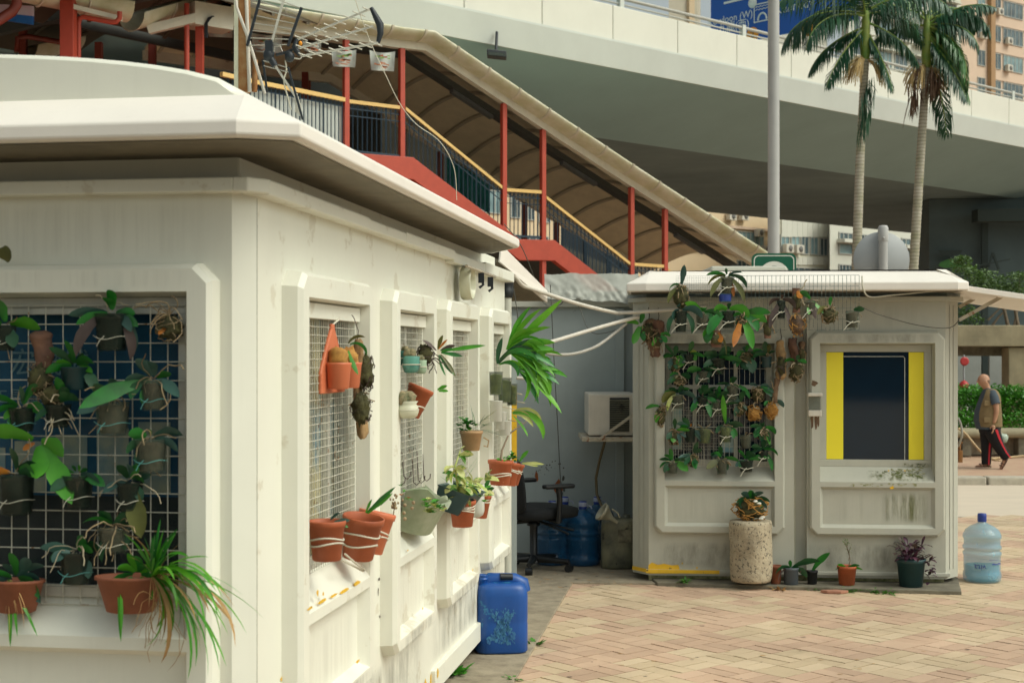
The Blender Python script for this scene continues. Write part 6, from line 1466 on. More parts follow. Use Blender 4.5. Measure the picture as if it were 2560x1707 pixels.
trough_run(P(-20, -55, 23.5), P(318, 14, 25.0), .32, .30)
trough_run(P(70, 118, 29), P(190, 96, 30), .32, .28)
m = MB(); m.par(P(488, 60, 26.0), V((.6, .5, 0)), V((-.3, .4, 0)), V((0,0,.42))); m.tube([P(490, 42, 26.2), P(860, 98, 28.6)], .13, 4); m.build('edge_beam', MT['canopy_cream'], fb)
m = MB(); m.prism([P(365, 62, 25.6), P(488, 33, 26), P(488, 56, 26), P(372, 84, 25.6)], V((.02,.1,0))); m.build('edge_beam', MT['canopy_cream'], fb)
m = MB(); m.prism([P(180, 10, 24), P(300, 40, 24.6), P(300, 52, 24.6), P(180, 22, 24)], V((.02,.1,0))); m.build('edge_beam', MT['canopy_cream'], fb)
for (x0, x1, yt, Y, mt, wd) in ((149, 183, -60, 24, 'red_paint', .22), (488, 507, 30, 26.2, 'red_paint', .13), (370, 388, 60, 29, 'red_dark', .13), (46, 64, 70, 29, 'red_dark', .14), (236, 254, 105, 31, 'red_dark', .14), (754, 770, 180, 31.5, 'red_dark', .13), (596, 612, 120, 31, 'red_dark', .13)):
    a, b = P(x0, yt, Y), P(x1, yt, Y); m = MB(); m.par(V((a.x, Y, 0)), V((b.x-a.x, 0, 0)), V((0, wd, 0)), V((0,0,a.z))); m.build('post', MT[mt], fb, bevel=.008)
m = MB(); m.tube([P(299, 30, 24.4), P(299, 46, 24.4), P(290, 56, 24.4), P(278, 56, 24.4), P(208, 43, 24.3), P(199, 47, 24.3), P(196, 60, 24.3), P(196, 230, 24.3)], 6.4*24.3/F, 12); m.build('downpipe', MT['red_paint'], fb)
m = MB(); m.tube([P(467, 10, 26), P(467, 260, 26)], 6.6*26/F, 12); m.build('downpipe', MT['red_paint'], fb)
m = MB(); m.tube([P(40, -20, 23.2), P(42, 12, 23.2), P(30, 30, 23.2), P(-20, 62, 23.0)], 13*23.2/F, 12); m.build('downpipe', MT['red_dark'], fb)
m = MB(); m.tube([P(42, 130, 29), P(44, 96, 29), P(70, 92, 29), P(150, 106, 29)], 7*29/F, 10); m.build('downpipe', MT['red_dark'], fb)
m = MB()
for k in range(3): m.tube([P(512+k*3, 95, 26.1), P(512+k*3, 62-k*2, 26.1), P(520+k*5, 46-k*2, 26.1), P(532+k*3, 42, 26.4)], .014, 6)
m.build('cables', MT['black_plastic'], fb)
# overhead display board
dp = thing('display_board', 'pink and blue printed board hanging under the footbridge roof at the top left', 'sign', P(40, 40, 24))
m = MB(); m.prism([P(-20, 10, 24.2), P(83, 16, 24), P(83, 41, 24), P(-20, 30, 24.2)], V((0,.05,0))); m.build('upper_field', MT['screen_pink'], dp)
m = MB(); m.prism([P(-20, 30, 24.2), P(83, 41, 24), P(82, 62, 24), P(-20, 47, 24.2)], V((0,.05,0))); m.build('lower_field', MT['screen_blue'], dp)
# dark sheets added in place of the shade under the footbridge
m = MB(); m.par(V((-12.5, 33.5, 5.2)), V((9.4, 0, 0)), V((0, .1, 0)), V((0,0,4.5))); m.build('shade_backing', MT['dark_beam'], fb); m = MB(); m.par(V((-13, 30.6, 5.0)), V((7.2, 1.2, 0)), V((0, .1, 0)), V((0,0,3.0))); m.build('shade_backing', MT['dark_beam'], fb)
# bunting flags
for i, (x0, x1, y0, y1, lab) in enumerate(((518, 584, 50, 92, 'white printed flag hanging under the footbridge roof left of the mast'), (628, 706, 82, 130, 'white printed flag hanging behind the aerial grid'), (756, 804, 102, 128, 'white printed flag hanging behind the aerial booms'), (828, 891, 122, 166, 'white printed flag hanging behind the red post'), (924, 988, 126, 176, 'last white printed flag hanging before the red corner post'))):
    Y = 27.4+i*.25; fl = thing('flag', lab, 'flag', P((x0+x1)/2, y0, Y), 'printed flags strung under the canopy')
    m = MB(); nx = 8; R = []
    for j in range(6):
        v = j/5; R.append([P(x0+(x1-x0)*(k/nx)+(4*v if k == 0 else (-3*v if k == nx else 0)), y0+(y1-y0)*v+5*math.sin(PI*k/nx)*(1-v)+(x1-x0)*.05*k/nx, Y+.06*math.sin(k*1.1+v*2)) for k in range(nx+1)])
    m.rings(R, False, True, False); m.build('cloth', MT['banner'], fl)
    rp = random.Random(i+40); m = MB(); m2 = MB()
    for k in range(9):
        x, y = x0+rp.uniform(.2, .7)*(x1-x0), y0+rp.uniform(.25, .45)*(y1-y0); w_ = rp.uniform(4, 12); (m if rp.random() < .6 else m2).poly([P(x, y, Y-.075), P(x+w_, y+rp.uniform(-3, 1), Y-.075), P(x+w_, y+3, Y-.075), P(x, y+2.4, Y-.075)])
    for k in range(8):
        x, y = x0+rp.uniform(.12, .6)*(x1-x0), y0+rp.uniform(.55, .88)*(y1-y0); w_ = rp.uniform(8, 20); m2.poly([P(x, y, Y-.075), P(x+w_, y+3, Y-.075), P(x+w_, y+5.5, Y-.075), P(x, y+2.5, Y-.075)])
    m.build('green_print', MT['ban_green'], fl)['kind'] = 'stuff'; m2.build('red_print', MT['ban_red'], fl)['kind'] = 'stuff'
# ================= FLYOVER =================
FP = V((4.725, 40, 0)); FV = V((.743, .669, 0)).normalized(); FB_ = V((-FV.y, FV.x, 0))
def y3(s, w, z): return FP+FV*s+FB_*w+V((0,0,z))
fly = thing('flyover', 'pale painted concrete road flyover sweeping across the sky behind the stairway', 'flyover', y3(5, 6, 0))
SA, SB = -34, 95
m = MB(); sec = [(0, 9.31), (3.75, 8.18), (16.2, 8.18), (20, 9.31), (20, 9.9), (0, 9.9)]
m.rings([[y3(s, w, z) for w, z in sec[:3]] for s in (SA, SB)], False, False, False)
m2 = MB(); m2.rings([[y3(s, w, z) for w, z in sec] for s in (SA, SB)], True, False)
m2.mi = 0
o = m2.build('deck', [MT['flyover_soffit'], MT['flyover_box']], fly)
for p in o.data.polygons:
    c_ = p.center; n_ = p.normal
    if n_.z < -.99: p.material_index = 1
m = MB(); m.rings([[y3(s, -.02, 9.30), y3(s, -.16, 9.97), y3(s, -.16, 10.02), y3(s, .12, 10.02), y3(s, .12, 9.30)] for s in (SA, SB)], True, False); m.build('edge_beam', MT['flyover_edge'], fly)
k = SA
while k < SB:
    m = MB(); m.par(y3(k, -.10, 10.02), FV*2.58, FB_*.22, V((0,0,.94))); m.build('parapet_panel', MT['flyover_paint'], fly, bevel=.02)
    k += 2.6
k = SA; m = MB(); m.tube([y3(SA, .0, 11.22), y3(SB, .0, 11.22)], .05, 8); m.tube([y3(SA, .0, 11.06), y3(SB, .0, 11.06)], .025, 6); m.build('guard_rail', MT['win_frame'], fly)
k = SA+.3
while k < SB:
    m = MB(); m.par(y3(k, -.07, 10.95), FV*.16, FB_*.14, V((0,0,.34))); m.build('rail_post', MT['flyover_edge'], fly); k += 5.2
m = MB(); m.par(y3(SA, 19.8, 9.9), FV*(SB-SA), FB_*.2, V((0,0,1.0))); m.build('far_parapet', MT['flyover_paint'], fly)
pr = thing('pier_wall', 'dark shaded concrete wall under the flyover with a painted green boat mural', 'wall', P(2500, 885, 60))
PX = P(2323, 585, 60)
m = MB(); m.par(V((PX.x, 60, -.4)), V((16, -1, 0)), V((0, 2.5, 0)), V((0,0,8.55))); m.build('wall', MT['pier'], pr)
m = MB(); m.par(V((PX.x+1.6, 58.6, 7.1)), V((9, -.6, 0)), V((0, .8, 0)), V((0,0,.5))); m.par(V((P(2456, 0, 59.5).x, 59.55, -.4)), V((.25, -.02, 0)), V((0,.1,0)), V((0,0,7.6))); m.build('stripe', MT['stripe'], pr)
m = MB()
def mural(pts): m.prism([P(x, y, 59.6)-V((0, (P(x,y,59.6).x-PX.x)/16, 0)) for x, y in pts], V((0,.02,0)))
mural([(2345,664),(2352,655),(2375,646),(2395,648),(2410,662),(2400,668),(2360,670)]); m.build('mural_green', MT['mural_green'], pr)
m = MB(); mural([(2344,626),(2406,626),(2398,636),(2376,642),(2354,638)]); m.tube([P(2375, 648, 59.4), P(2375, 640, 59.4)], .05, 4); m.tube([P(2482, 632, 59.2), P(2497, 674, 59.2)], .06, 4); m.tube([P(2482, 632, 59.2), P(2472, 668, 59.2)], .05, 4); m.tube([P(2446, 664, 59.2), P(2525, 648, 59.2)], .04, 4); m.build('mural_lines', MT['stripe'], pr)
lg = thing('floodlight', 'black box floodlight fixed under the flyover edge', 'lamp', P(1240, 130, 36)); m = MB(); c_ = P(1240, 137, 35); m.par(c_+V((-.22, -.2, -.06)), V((.48, .1, -.03)), V((0,.4,0)), V((0,0,.16))); m.build('housing', MT['antenna_black'], lg, bevel=.02)
m = MB(); m.par(c_+V((-.17, -.21, -.045)), V((.40, .09, -.02)), V((0,.02,0)), V((0,0,.07))); m.build('lens', MT['clear'], lg); m = MB(); m.rod(c_+V((0,0,.08)), c_+V((.02, .2, .6)), .035); m.build('arm', MT['antenna_black'], lg)
# blue direction sign on the flyover
GE = V((.669, -.743, 0)).normalized(); GN = V((-.743, -.669, 0)).normalized(); G0 = P(1777, 110, 52)
def g3(a, z): return V((G0.x, G0.y, 0))+GE*a+V((0,0,z))
bs = thing('road_sign', 'large blue overhead direction sign with white place names on the flyover', 'road sign', g3(3, 10))
zb_ = hit(1850, 108, G0, GN).z
m = MB(); m.par(g3(0, zb_), GE*6.2, -GN*.1, V((0,0,4.2))); m.build('panel', MT['sign_blue'], bs)
m = MB(); m.par(g3(.05, 9.9)-GN*.4, GE*.25, -GN*.25, V((0,0,7))); m.build('gantry_post', MT['lamp_post'], bs); m = MB(); m.par(g3(5.9, 9.9)-GN*.4, GE*.25, -GN*.25, V((0,0,7))); m.build('gantry_post', MT['lamp_post'], bs)
def sg(x, y): p = hit(x, y, G0, GN); return (p-V((G0.x, G0.y, 0))).dot(GE), p.z
def stext(t, x, y, size, mat='sign_white', al='CENTER'):
    a, z = sg(x, y); text_mesh(t, size, g3(a, z)+GN*.012, GE, (0,0,1), MT[mat], 'lettering', bs, None, al)
stext('Kowloon (W)', 1826, 47, .36); stext('Kennedy', 1986, 17, .46); stext('九龍(西)', 1834, 68, .40)
m = MB()
for (x, y, w_, h_) in ((1910, 32, .06, 1.0), (1888, 34, .06, 1.0)): pass
a0_, z0_ = sg(1885, 38)
for (da, dz, w_, h_) in ((0, 0, .04, .66), (.71, 0, .04, .66), (0.04, 0, .67, .04), (.04, .62, .67, .04)): m.par(g3(a0_+da, z0_-.3+dz)+GN*.012, GE*w_, GN*.004, V((0,0,h_)))
m.build('symbol_frame', MT['sign_white'], bs)
for j in range(2):
    m = MB(); m.tube([g3(a0_+.08+.073*i, z0_+.25-j*.10+.022*(1 if i % 2 else -1))+GN*.014 for i in range(9)], .014, 4); m.build('symbol_wave', MT['sign_white'], bs)
m = MB(); m.tube([g3(a0_+.38+.19*math.cos(t), z0_-.24+.24*math.sin(t))+GN*.014 for t in [PI*i/12 for i in range(13)]], .032, 6); m.build('symbol_tunnel', MT['sign_white'], bs)
m = MB(); a, z = sg(1882, 8); m.lathe([(0, 0), (.19, 0), (.19, .01), (0, .01)], g3(a, z)+GN*.012, 24, GN); m.build('symbol_roundabout', MT['sign_white'], bs)
a, z = sg(1810, 12)
m = MB(); m.par(g3(a, z)+GN*.012, GE*1.25, GN*.004, V((0,0,.08))); m.build('symbol_road', MT['sign_white'], bs); m = MB(); m.par(g3(a+1.6, z-.1)+GN*.012, GE*.55+V((0,0,.5)), GN*.004, V((0,0,.14))); m.build('symbol_road', MT['sign_white'], bs)
for (x, y, t) in ((1882, 88, '2'), (2022, 72, '4')):
    a, z = sg(x, y); m = MB(); m.lathe([(0, 0), (.27, 0), (.27, .012), (0, .012)], g3(a, z)+GN*.012, 22, GN); m.build('route_shield', MT['sign_orange'], bs); text_mesh(t, .36, g3(a, z)+GN*.03, GE, (0,0,1), MT['navy_rail'], 'lettering', bs)
# ================= BUILDINGS =================
def tower(name, label, o, e, L, H, dep, mat, cat='building', z0=-.5):
    e = V(e).normalized(); nn = V((e.y, -e.x, 0)); o = V(o); o.z = 0; t = thing(name, label, cat, o+e*L/2)
    m = MB(); m.par(o+V((0,0,z0)), e*L, V((.17*dep, .98*dep, 0)), V((0,0,H))); m.build('wall', MT[mat], t)
    return t, o, e, nn
def win(t, o, e, nn, s, z, w, h, pane='win_dark', bars=1, sill=True):
    m = MB(); B = lambda a, b, c, d, p0, p1: m.par(o+e*a+V((0,0,b))+nn*p0, e*c, nn*(p1-p0), V((0,0,d)))
    f = .07
    B(s, z, w, f, .0, .09); B(s, z+h-f, w, f, 0, .09); B(s, z+f, f, h-2*f, 0, .09); B(s+w-f, z+f, f, h-2*f, 0, .09)
    for k in range(bars): B(s+w*(k+1)/(bars+1)-.03, z+f, .06, h-2*f, 0, .07)
    fr = m.build('window', MT['win_frame'], t); m = MB(); m.par(o+e*s+V((0,0,z))+nn*.01, e*w, nn*.03, V((0,0,h))); m.build('pane', MT[pane], fr)
def acu(o, e, nn, s, z, label, group, w=.8, h=.6):
    root = thing('air_conditioner', label, 'air conditioner', o+e*s+V((0,0,z))+nn*.1, group); m = MB(); m.par(o+e*s+V((0,0,z))+nn*.12, e*w, nn*.4, V((0,0,h))); m.build('casing', MT['ac_far'], root, bevel=.03)
    m = MB(); m.lathe([(0, 0), (h*.36, 0), (h*.36, .02), (0, .02)], o+e*(s+w*.55)+V((0,0,z+h/2))+nn*.52, 18, nn); m.build('fan_grille', MT['ac_grill'], root)
E55 = (.80, .60, 0)
pk = P(2400, 200, 145)
t, o, e, nn = tower('apartment_tower', 'tall pink apartment tower with rows of small windows at the top right', pk, E55, 26, 52, 16, 'tower_pink')
def fs(x, y): p = hit(x, y, o, nn); return (p-o).dot(e), p.z
rp = random.Random(31)
zrow = [fs(2450, y)[1] for y in (96, 165)]; dzr = zrow[0]-zrow[1]
for r in range(-2, 5):
    z = zrow[0]+dzr*r
    for (x0, x1, b) in ((2443, 2462, 1), (2484, 2501, 1), (2507, 2556, 4)):
        s0, s1 = fs(x0, 100)[0], fs(x1, 100)[0]; win(t, o, e, nn, s0, z, s1-s0, dzr*.58, 'win_dark' if rp.random() < .6 else 'win_pale', b)
        if rp.random() < .5 and r in (-1, 0, 1): acu(o, e, nn, s0+.2, z-.1, 'small air conditioner under a window of the pink tower', 'air conditioners on the pink tower', .9, .7)
s0 = fs(2468, 100)[0]; m = MB(); m.par(o+e*s0+V((0,0,-.5)), e*.75, nn*.5, V((0,0,52))); m.build('drain_shaft', M('shaft', (.36,.22,.11), .8, .1, 1), t)
k = zrow[0]-dzr*3.4
for r in range(9):
    m = MB(); m.par(o+V((0,0,k))+e*fs(2476, 100)[0], e*9, nn*.12, V((0,0,.14))); m.build('floor_band', MT['tower_pink'], t); k += dzr
wt = P(2120, 200, 128)
t, o, e, nn = tower('apartment_tower', 'white apartment tower with dark recessed bays behind the palms', wt, E55, 16.6, 50, 10, 'tower_white')
def fs(x, y): p = hit(x, y, o, nn); return (p-o).dot(e), p.z
zr0 = fs(2300, 110)[1]
for r in range(-3, 6):
    z = zr0+2.9*r
    for (x0, x1, b, pn) in ((2140, 2175, 2, 'win_dark'), (2190, 2228, 3, 'win_pale'), (2236, 2268, 2, 'win_dark'), (2282, 2312, 2, 'win_dark'), (2326, 2352, 2, 'win_pale'), (2366, 2390, 2, 'win_dark')):
        s0, s1 = fs(x0, 100)[0], fs(x1, 100)[0]; win(t, o, e, nn, s0, z, s1-s0, 1.5, pn, b)
        m = MB(); m.par(o+e*(s0-.15)+V((0,0,z-.35)), e*(s1-s0+.3), nn*.75, V((0,0,.14))); m.build('window_ledge', MT['tower_white'], t); m = MB(); m.par(o+e*(s0-.15)+V((0,0,z+1.55)), e*(s1-s0+.3), nn*.6, V((0,0,.1))); m.build('window_hood', MT['tower_white'], t)
        if rp.random() < .45 and -2 < r < 3: acu(o, e, nn, s0+.4, z-.25, 'air conditioner on a window ledge of the white tower', 'air conditioners on the white tower', .9, .65)
lp = P(1560, 560, 100); E50 = (.77, .64, 0)
t, o, e, nn = tower('apartment_block', 'cream apartment block seen under the flyover left of the lamp post', P(1150, 560, 92), E50, 31, 14.5, 12, 'tower_cream')
def fs(x, y): p = hit(x, y, o, nn); return (p-o).dot(e), p.z
for (x0, x1, yt, yb, b, pn) in ((1842, 1908, 577, 616, 5, 'win_pale'), (1770, 1832, 566, 606, 4, 'win_pale'), (1690, 1750, 552, 592, 4, 'win_dark'), (1842, 1908, 650, 690, 5, 'win_dark'), (1275, 1300, 480, 545, 2, 'win_dark'), (1310, 1335, 486, 550, 2, 'win_dark'), (1345, 1375, 490, 556, 2, 'win_dark'), (1180, 1250, 470, 530, 4, 'win_pale'), (1400, 1460, 500, 560, 3, 'win_dark'), (1275, 1370, 585, 640, 5, 'win_dark')):
    s0, z1 = fs(x0, yt); s1, _ = fs(x1, yt); _, z0 = fs(x0, yb); win(t, o, e, nn, s0, z0, s1-s0, z1-z0, pn, b)
for (x, y) in ((1822, 548), (1853, 548)): s, z = fs(x-10, y+3); acu(o, e, nn, s, z, 'air conditioner high on the cream block under the flyover', 'air conditioners on the cream block')
s, z = fs(1882, 592); acu(o, e, nn, s, z, 'air conditioner set in the window of the cream block', 'air conditioners on the cream block')
for (x, y) in ((1898, 634), (1912, 636)): s, z = fs(x, y); acu(o, e, nn, s, z, 'lower air conditioner of the cream block beside the lamp post', 'air conditioners on the cream block')
m = MB(); s, z = fs(1838, 572); m.par(o+e*(s-9)+V((0,0,z)), e*13.5, nn*.2, V((0,0,.2))); s, z = fs(1838, 632); m.par(o+e*(s-9)+V((0,0,z)), e*13.5, nn*.2, V((0,0,.2))); m.build('floor_band', MT['tower_pink'], t)
t, o, e, nn = tower('apartment_block', 'grey-white low block with fluted panels and many windows right of the lamp post', P(1922, 560, 98), E50, 14, 13, 12, 'tower_grey')
def fs(x, y): p = hit(x, y, o, nn); return (p-o).dot(e), p.z
for k in range(9):
    s, z = fs(1952+k*13, 560); _, zz = fs(1952+k*13, 585); m = MB(); m.par(o+e*s+V((0,0,zz-.2)), e*.55, nn*.10, V((0,0,z-zz+1.2))); m.build('fluted_panel', MT['tower_white'], t); _, z2 = fs(1952+k*13, 662); _, z3 = fs(1952+k*13, 642); m = MB(); m.par(o+e*s+V((0,0,z2)), e*.55, nn*.10, V((0,0,z3-z2))); m.build('fluted_panel', MT['tower_white'], t)
for (x0, x1, yt, yb, b, pn) in ((1950, 1972, 586, 630, 1, 'win_pale'), (1976, 1998, 588, 632, 1, 'win_pale'), (2001, 2020, 590, 636, 1, 'win_dark'), (2024, 2044, 592, 637, 1, 'win_pale'), (2048, 2068, 594, 640, 1, 'win_dark'), (1950, 2068, 665, 700, 7, 'win_dark')):
    s0, z1 = fs(x0, yt); s1, _ = fs(x1, yt); _, z0 = fs(x0, yb); win(t, o, e, nn, s0, z0, s1-s0, z1-z0, pn, b)
for (x, y) in ((1952, 632), (1978, 634)): s, z = fs(x, y); acu(o, e, nn, s, z, 'air conditioner below the windows of the grey-white block', 'air conditioners on the grey-white block')
t, o, e, nn = tower('apartment_block', 'white low block behind the round sign and palm trunks under the flyover', P(2075, 560, 100), E50, 19, 12.2, 12, 'tower_white')
def fs(x, y): p = hit(x, y, o, nn); return (p-o).dot(e), p.z
for k in range(5):
    x = 2096+k*52
    for (yt, yb, pn, b) in ((580, 600, 'win_dark', 2), (607, 635, 'win_pale', 0), (660, 690, 'win_dark', 3)):
        dy = k*5; s0, z1 = fs(x, yt+dy); s1, _ = fs(x+34, yt+dy); _, z0 = fs(x, yb+dy); win(t, o, e, nn, s0, z0, s1-s0, z1-z0, pn, b)
    s0, z0 = fs(x-4, 603+k*5); m = MB(); m.par(o+e*s0+V((0,0,z0-.1)), e*2.4, nn*.7, V((0,0,.25))); m.build('window_hood', MT['tower_white'], t)
t, o, e, nn = tower('apartment_tower', 'beige tower rising behind the flyover railing left of the blue sign', P(1672, 60, 150), E55, 4.2, 60, 8, 'beige_tower')
m = MB(); s_ = 2.6; m.par(o+e*s_+V((0,0,0)), e*.8, nn*.4, V((0,0,59))); m.build('drain_shaft', MT['tower_cream'], t)
t, o, e, nn = tower('apartment_tower', 'grey tower behind the blue sign at the top', P(1900, 60, 170), E55, 12, 62, 10, 'tower_white')
# ================= STREET FURNITURE =================
lp_ = thing('lamp_post', 'tall plain grey lamp post rising in front of the flyover', 'lamp post', V((P(1934, 0, 22).x, 22, -.1))); m = MB(); m.lathe([(.16, 0), (.16, .5), (.10, .55), (.093, 2), (.082, 12)], BASE[lp_], 24); m.build('shaft', MT['lamp_post'], lp_)
rs = P(2203, 650, 15.2); r_ = thing('round_sign', 'back of a round grey traffic sign on a pole behind the far kiosk', 'traffic sign', V((rs.x, 15.2, -.05)))
m = MB(); m.lathe([(0, 0), (.298, 0), (.302, .006), (.298, .012), (0, .012)], rs, 48, V((0,-1,0))); m.build('disc', MT['sign_back'], r_)
m = MB(); m.lathe([(.048, 0), (.048, 3.02)], V((rs.x, 15.12, -.05)), 18); m.build('pole', MT['lamp_post'], r_)
m = MB(); m.lathe([(.053, 2.88), (.055, 2.90), (.055, 3.02), (.04, 3.045), (0, 3.05)], V((rs.x, 15.12, -.05)), 18); m.blob(V((rs.x-.01, 15.06, 2.86)), .012, .01, .012, 0, 1, 6); m.build('cap', MT['lamp_post'], r_)
gs = P(1935, 700, 16); gr = thing('road_sign', 'green rounded sign with a white ring emblem rising behind the far kiosk roof', 'sign', V((gs.x, 16, -.05)))
def rrect(cx, cz, w, h, r, y): return [V((cx+sx*(w/2-r)+r*math.cos(a), y, cz+sz*(h/2-r)+r*math.sin(a))) for sx, sz, a0 in ((1,1,0),(-1,1,90),(-1,-1,180),(1,-1,270)) for a in [math.radians(a0+k*15) for k in range(7)]]
gz = gs.z; m = MB(); m.prism(rrect(gs.x, gz, .50, .60, .07, 16), (0,.02,0)); m.build('panel', MT['sign_green'], gr)
m = MB(); m.rings([rrect(gs.x, gz, .455, .555, .055, 15.997), rrect(gs.x, gz, .435, .535, .047, 15.997)], False, False); m.build('border', MT['sign_white'], gr)
m = MB(); A = [[V((gs.x+rr*math.cos(2*PI*k/40), 15.996, gz+.03+rr*math.sin(2*PI*k/40))) for k in range(40)] for rr in (.18, .13)]; m.rings(A, False, False); m.build('ring', MT['sign_white'], gr)
m = MB(); A = [[V((gs.x+rr*math.cos(PI*k/20+.0), 15.995, gz+.05+rr*1.15*math.sin(PI*k/20))) for k in range(18)] for rr in (.075, .05)]; m.rings(A, False, False, False); m.tube([V((gs.x-.0, 15.99, gz+.14)), V((gs.x, 15.99, gz+.0))], .008, 4); m.build('emblem', MT['sign_white'], gr)
m = MB(); m.lathe([(.04, 0), (.04, 2.6)], V((gs.x, 16.07, -.05)), 14); m.build('pole', MT['lamp_post'], gr)
# ================= PALMS =================
def palm(xb, yb, xm, ym, xt, yt, Y, label, fronds, seed, fr_side):
    rp = random.Random(seed); a, b, c = P(xb, yb, Y), P(xm, ym, Y), P(xt, yt, Y); root = thing('palm_tree', label, 'palm', V((a.x+(a.x-b.x)*.3, Y, -.1)), 'palms before the flyover')
    base = V((a.x+(a.x-b.x)*.5, Y, -.1)); pts = []; rr = []; n = 150
    for i in range(n+1):
        t = i/n; p = base.lerp(a, t*3) if t < .333 else (a.lerp(b, (t-.333)*3) if t < .667 else b.lerp(c, (t-.667)*3)); pts.append(p); rr.append((.105-.028*t)*(1.05 if i % 2 else .96)*(1+.03*noise.noise(p*3)))
    m = MB(); m.tube(pts, rr, 14); m.build('trunk', MT['palm_trunk'], root)
    tp = c; m = MB(); m.tube([tp, tp+V((0,0,.25)), tp+V((.01,0,.75)), tp+V((.01,0,1.05))], [.085, .105, .08, .05], 12); m.build('crownshaft', MT['palm_shaft'], root)
    hd = tp+V((.01, 0, .95))
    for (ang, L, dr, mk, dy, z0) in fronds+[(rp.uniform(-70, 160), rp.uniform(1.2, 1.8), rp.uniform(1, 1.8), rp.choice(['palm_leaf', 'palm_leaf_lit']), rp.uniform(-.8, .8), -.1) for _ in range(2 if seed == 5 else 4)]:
        al = math.radians(ang); d = V((math.cos(al)*math.cos(dy), math.sin(dy), math.sin(al)*math.cos(dy))).normalized(); p = hd+V((0,0,z0)); spine = [p.copy()]; dirs = [d.copy()]; N_ = 26
        for i in range(N_):
            ax = d.cross(V((0,0,1)))
            if ax.length > .02: d = Matrix.Rotation(-dr/N_*(1.4*i/N_+.3), 3, ax.normalized()) @ d
            p = p+d*L/N_; spine.append(p.copy()); dirs.append(d.copy())
        m = MB(); m.mi = 0; m.tube(spine, [.028*(1-.85*i/N_) for i in range(N_+1)], 5, False); m.mi = 1
        for i in range(3, N_):
            for h in (0, .5):
                t = (i+h)/N_; q0 = spine[i].lerp(spine[i+1], h); dd = dirs[i]; sd = dd.cross(V((0,0,1))); sd = sd.normalized() if sd.length > .05 else V((0,1,0))
                for s_ in (-1, 1):
                    ll = L*.34*math.sin(PI*min(1, .12+t*.86))**.7*rp.uniform(.85, 1.1); dv = (sd*s_*.72+dd*.5+V((rp.gauss(0,.1),rp.gauss(0,.1),-.5+rp.uniform(-.3,.3)))).normalized(); w = .018; wv = dd.cross(dv).cross(dv).normalized()*w
                    e1 = q0+dv*ll*.5; e2 = q0+(dv+V((0,0,-.8))).normalized()*ll
                    m.add([q0-wv*.5, q0+wv*.5, e1+wv, e1-wv, e2], [(0,1,2,3), (3,2,4)], True)
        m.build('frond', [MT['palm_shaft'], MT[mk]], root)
    m = MB(); m.mi = 0
    for k in range(60):
        side = -1 if rp.random() < fr_side else 1; a_ = rp.uniform(0, 6.28); o = tp+V((0,0,-.02)); d = V((side*rp.uniform(.3, 1), rp.uniform(-1, .4), rp.uniform(.2, 1.0))).normalized(); p = o.copy(); pp = [p.copy()]
        for i in range(6): d = (d+V((0,0,-.5))).normalized(); p = p+d*rp.uniform(.08, .14); pp.append(p.copy())
        m.tube(pp, .009, 4, False)
    m.build('fruit_cluster', MT['palm_fruit'], root)
    return root
PL_, PG = 'palm_leaf', 'palm_leaf_lit'
palm(2141, 665, 2150, 400, 2163, 150, 28, 'palm with pale trunk and tan fruit cluster right of the lamp post', [(150, 2.2, 1.4, PL_, -.3, 0), (165, 2.0, 1.7, PL_, .2, -.05), (175, 1.9, 1.5, PL_, -.5, -.1), (110, 1.8, 1.1, PG, -.4, .05), (200, 1.5, .9, PL_, .1, -.3), (225, 1.6, .5, PL_, -.3, -.3), (30, 1.8, 1.5, PL_, -.3, 0), (15, 1.6, 1.7, PL_, .3, -.05), (-25, 1.4, .8, PL_, -.2, -.2), (70, 1.6, 1.0, PG, .2, .05), (-65, 1.4, .3, PL_, -.3, -.35), (145, 2.1, 1.9, PL_, .7, 0)], 5, .75)
m_ = palm(2284, 665, 2302, 380, 2316, 170, 28.6, 'palm with slightly leaning trunk at the right, crown drooping right', [(25, 1.5, 1.9, PL_, -.2, 0), (5, 1.35, 1.7, PL_, -.5, -.1), (-20, 1.3, 1.2, PG, .1, -.15), (-50, 1.7, .6, PG, -.3, -.25), (45, 1.7, 2.0, PL_, .4, 0), (-35, 1.5, .9, PL_, .3, -.2), (10, 1.4, 1.9, PG, .6, -.1), (150, 1.7, 1.5, PL_, -.3, 0), (170, 1.4, 1.4, PL_, .4, -.1), (120, 1.7, 1.2, PG, .2, .05), (75, 1.6, 1.0, PL_, -.2, .05), (-70, 2.0, .3, PL_, .2, -.35), (60, 2.0, 1.9, PL_, .7, 0), (-60, 1.7, .4, PL_, -.5, -.3)], 9, .8)
def dead_frond(x0, y0, x1, y1, Y, root, mat, w=.16):
    rp = random.Random(int(x0)); a, b = P(x0, y0, Y), P(x1, y1, Y); m = MB()
    for k in range(90):
        t = rp.random(); p = a.lerp(b, t); m.leaf(p+V((rp.gauss(0, w*.35), rp.gauss(0, w*.4), 0)), V((rp.gauss(.05, .25), rp.gauss(0, .25), -1)), .45*rp.uniform(.5, 1.1), .03, .1, .1, 3)
    m.build('hanging_frond', MT[mat], root)
pr1 = [o for o in BASE if o.name == 'palm_tree'][0]
dead_frond(2178, 190, 2150, 325, 27.8, pr1, 'palm_leaf'); dead_frond(2290, 150, 2284, 270, 28.4, m_, 'palm_dead'); dead_frond(2330, 170, 2335, 215, 28.3, m_, 'palm_dead')
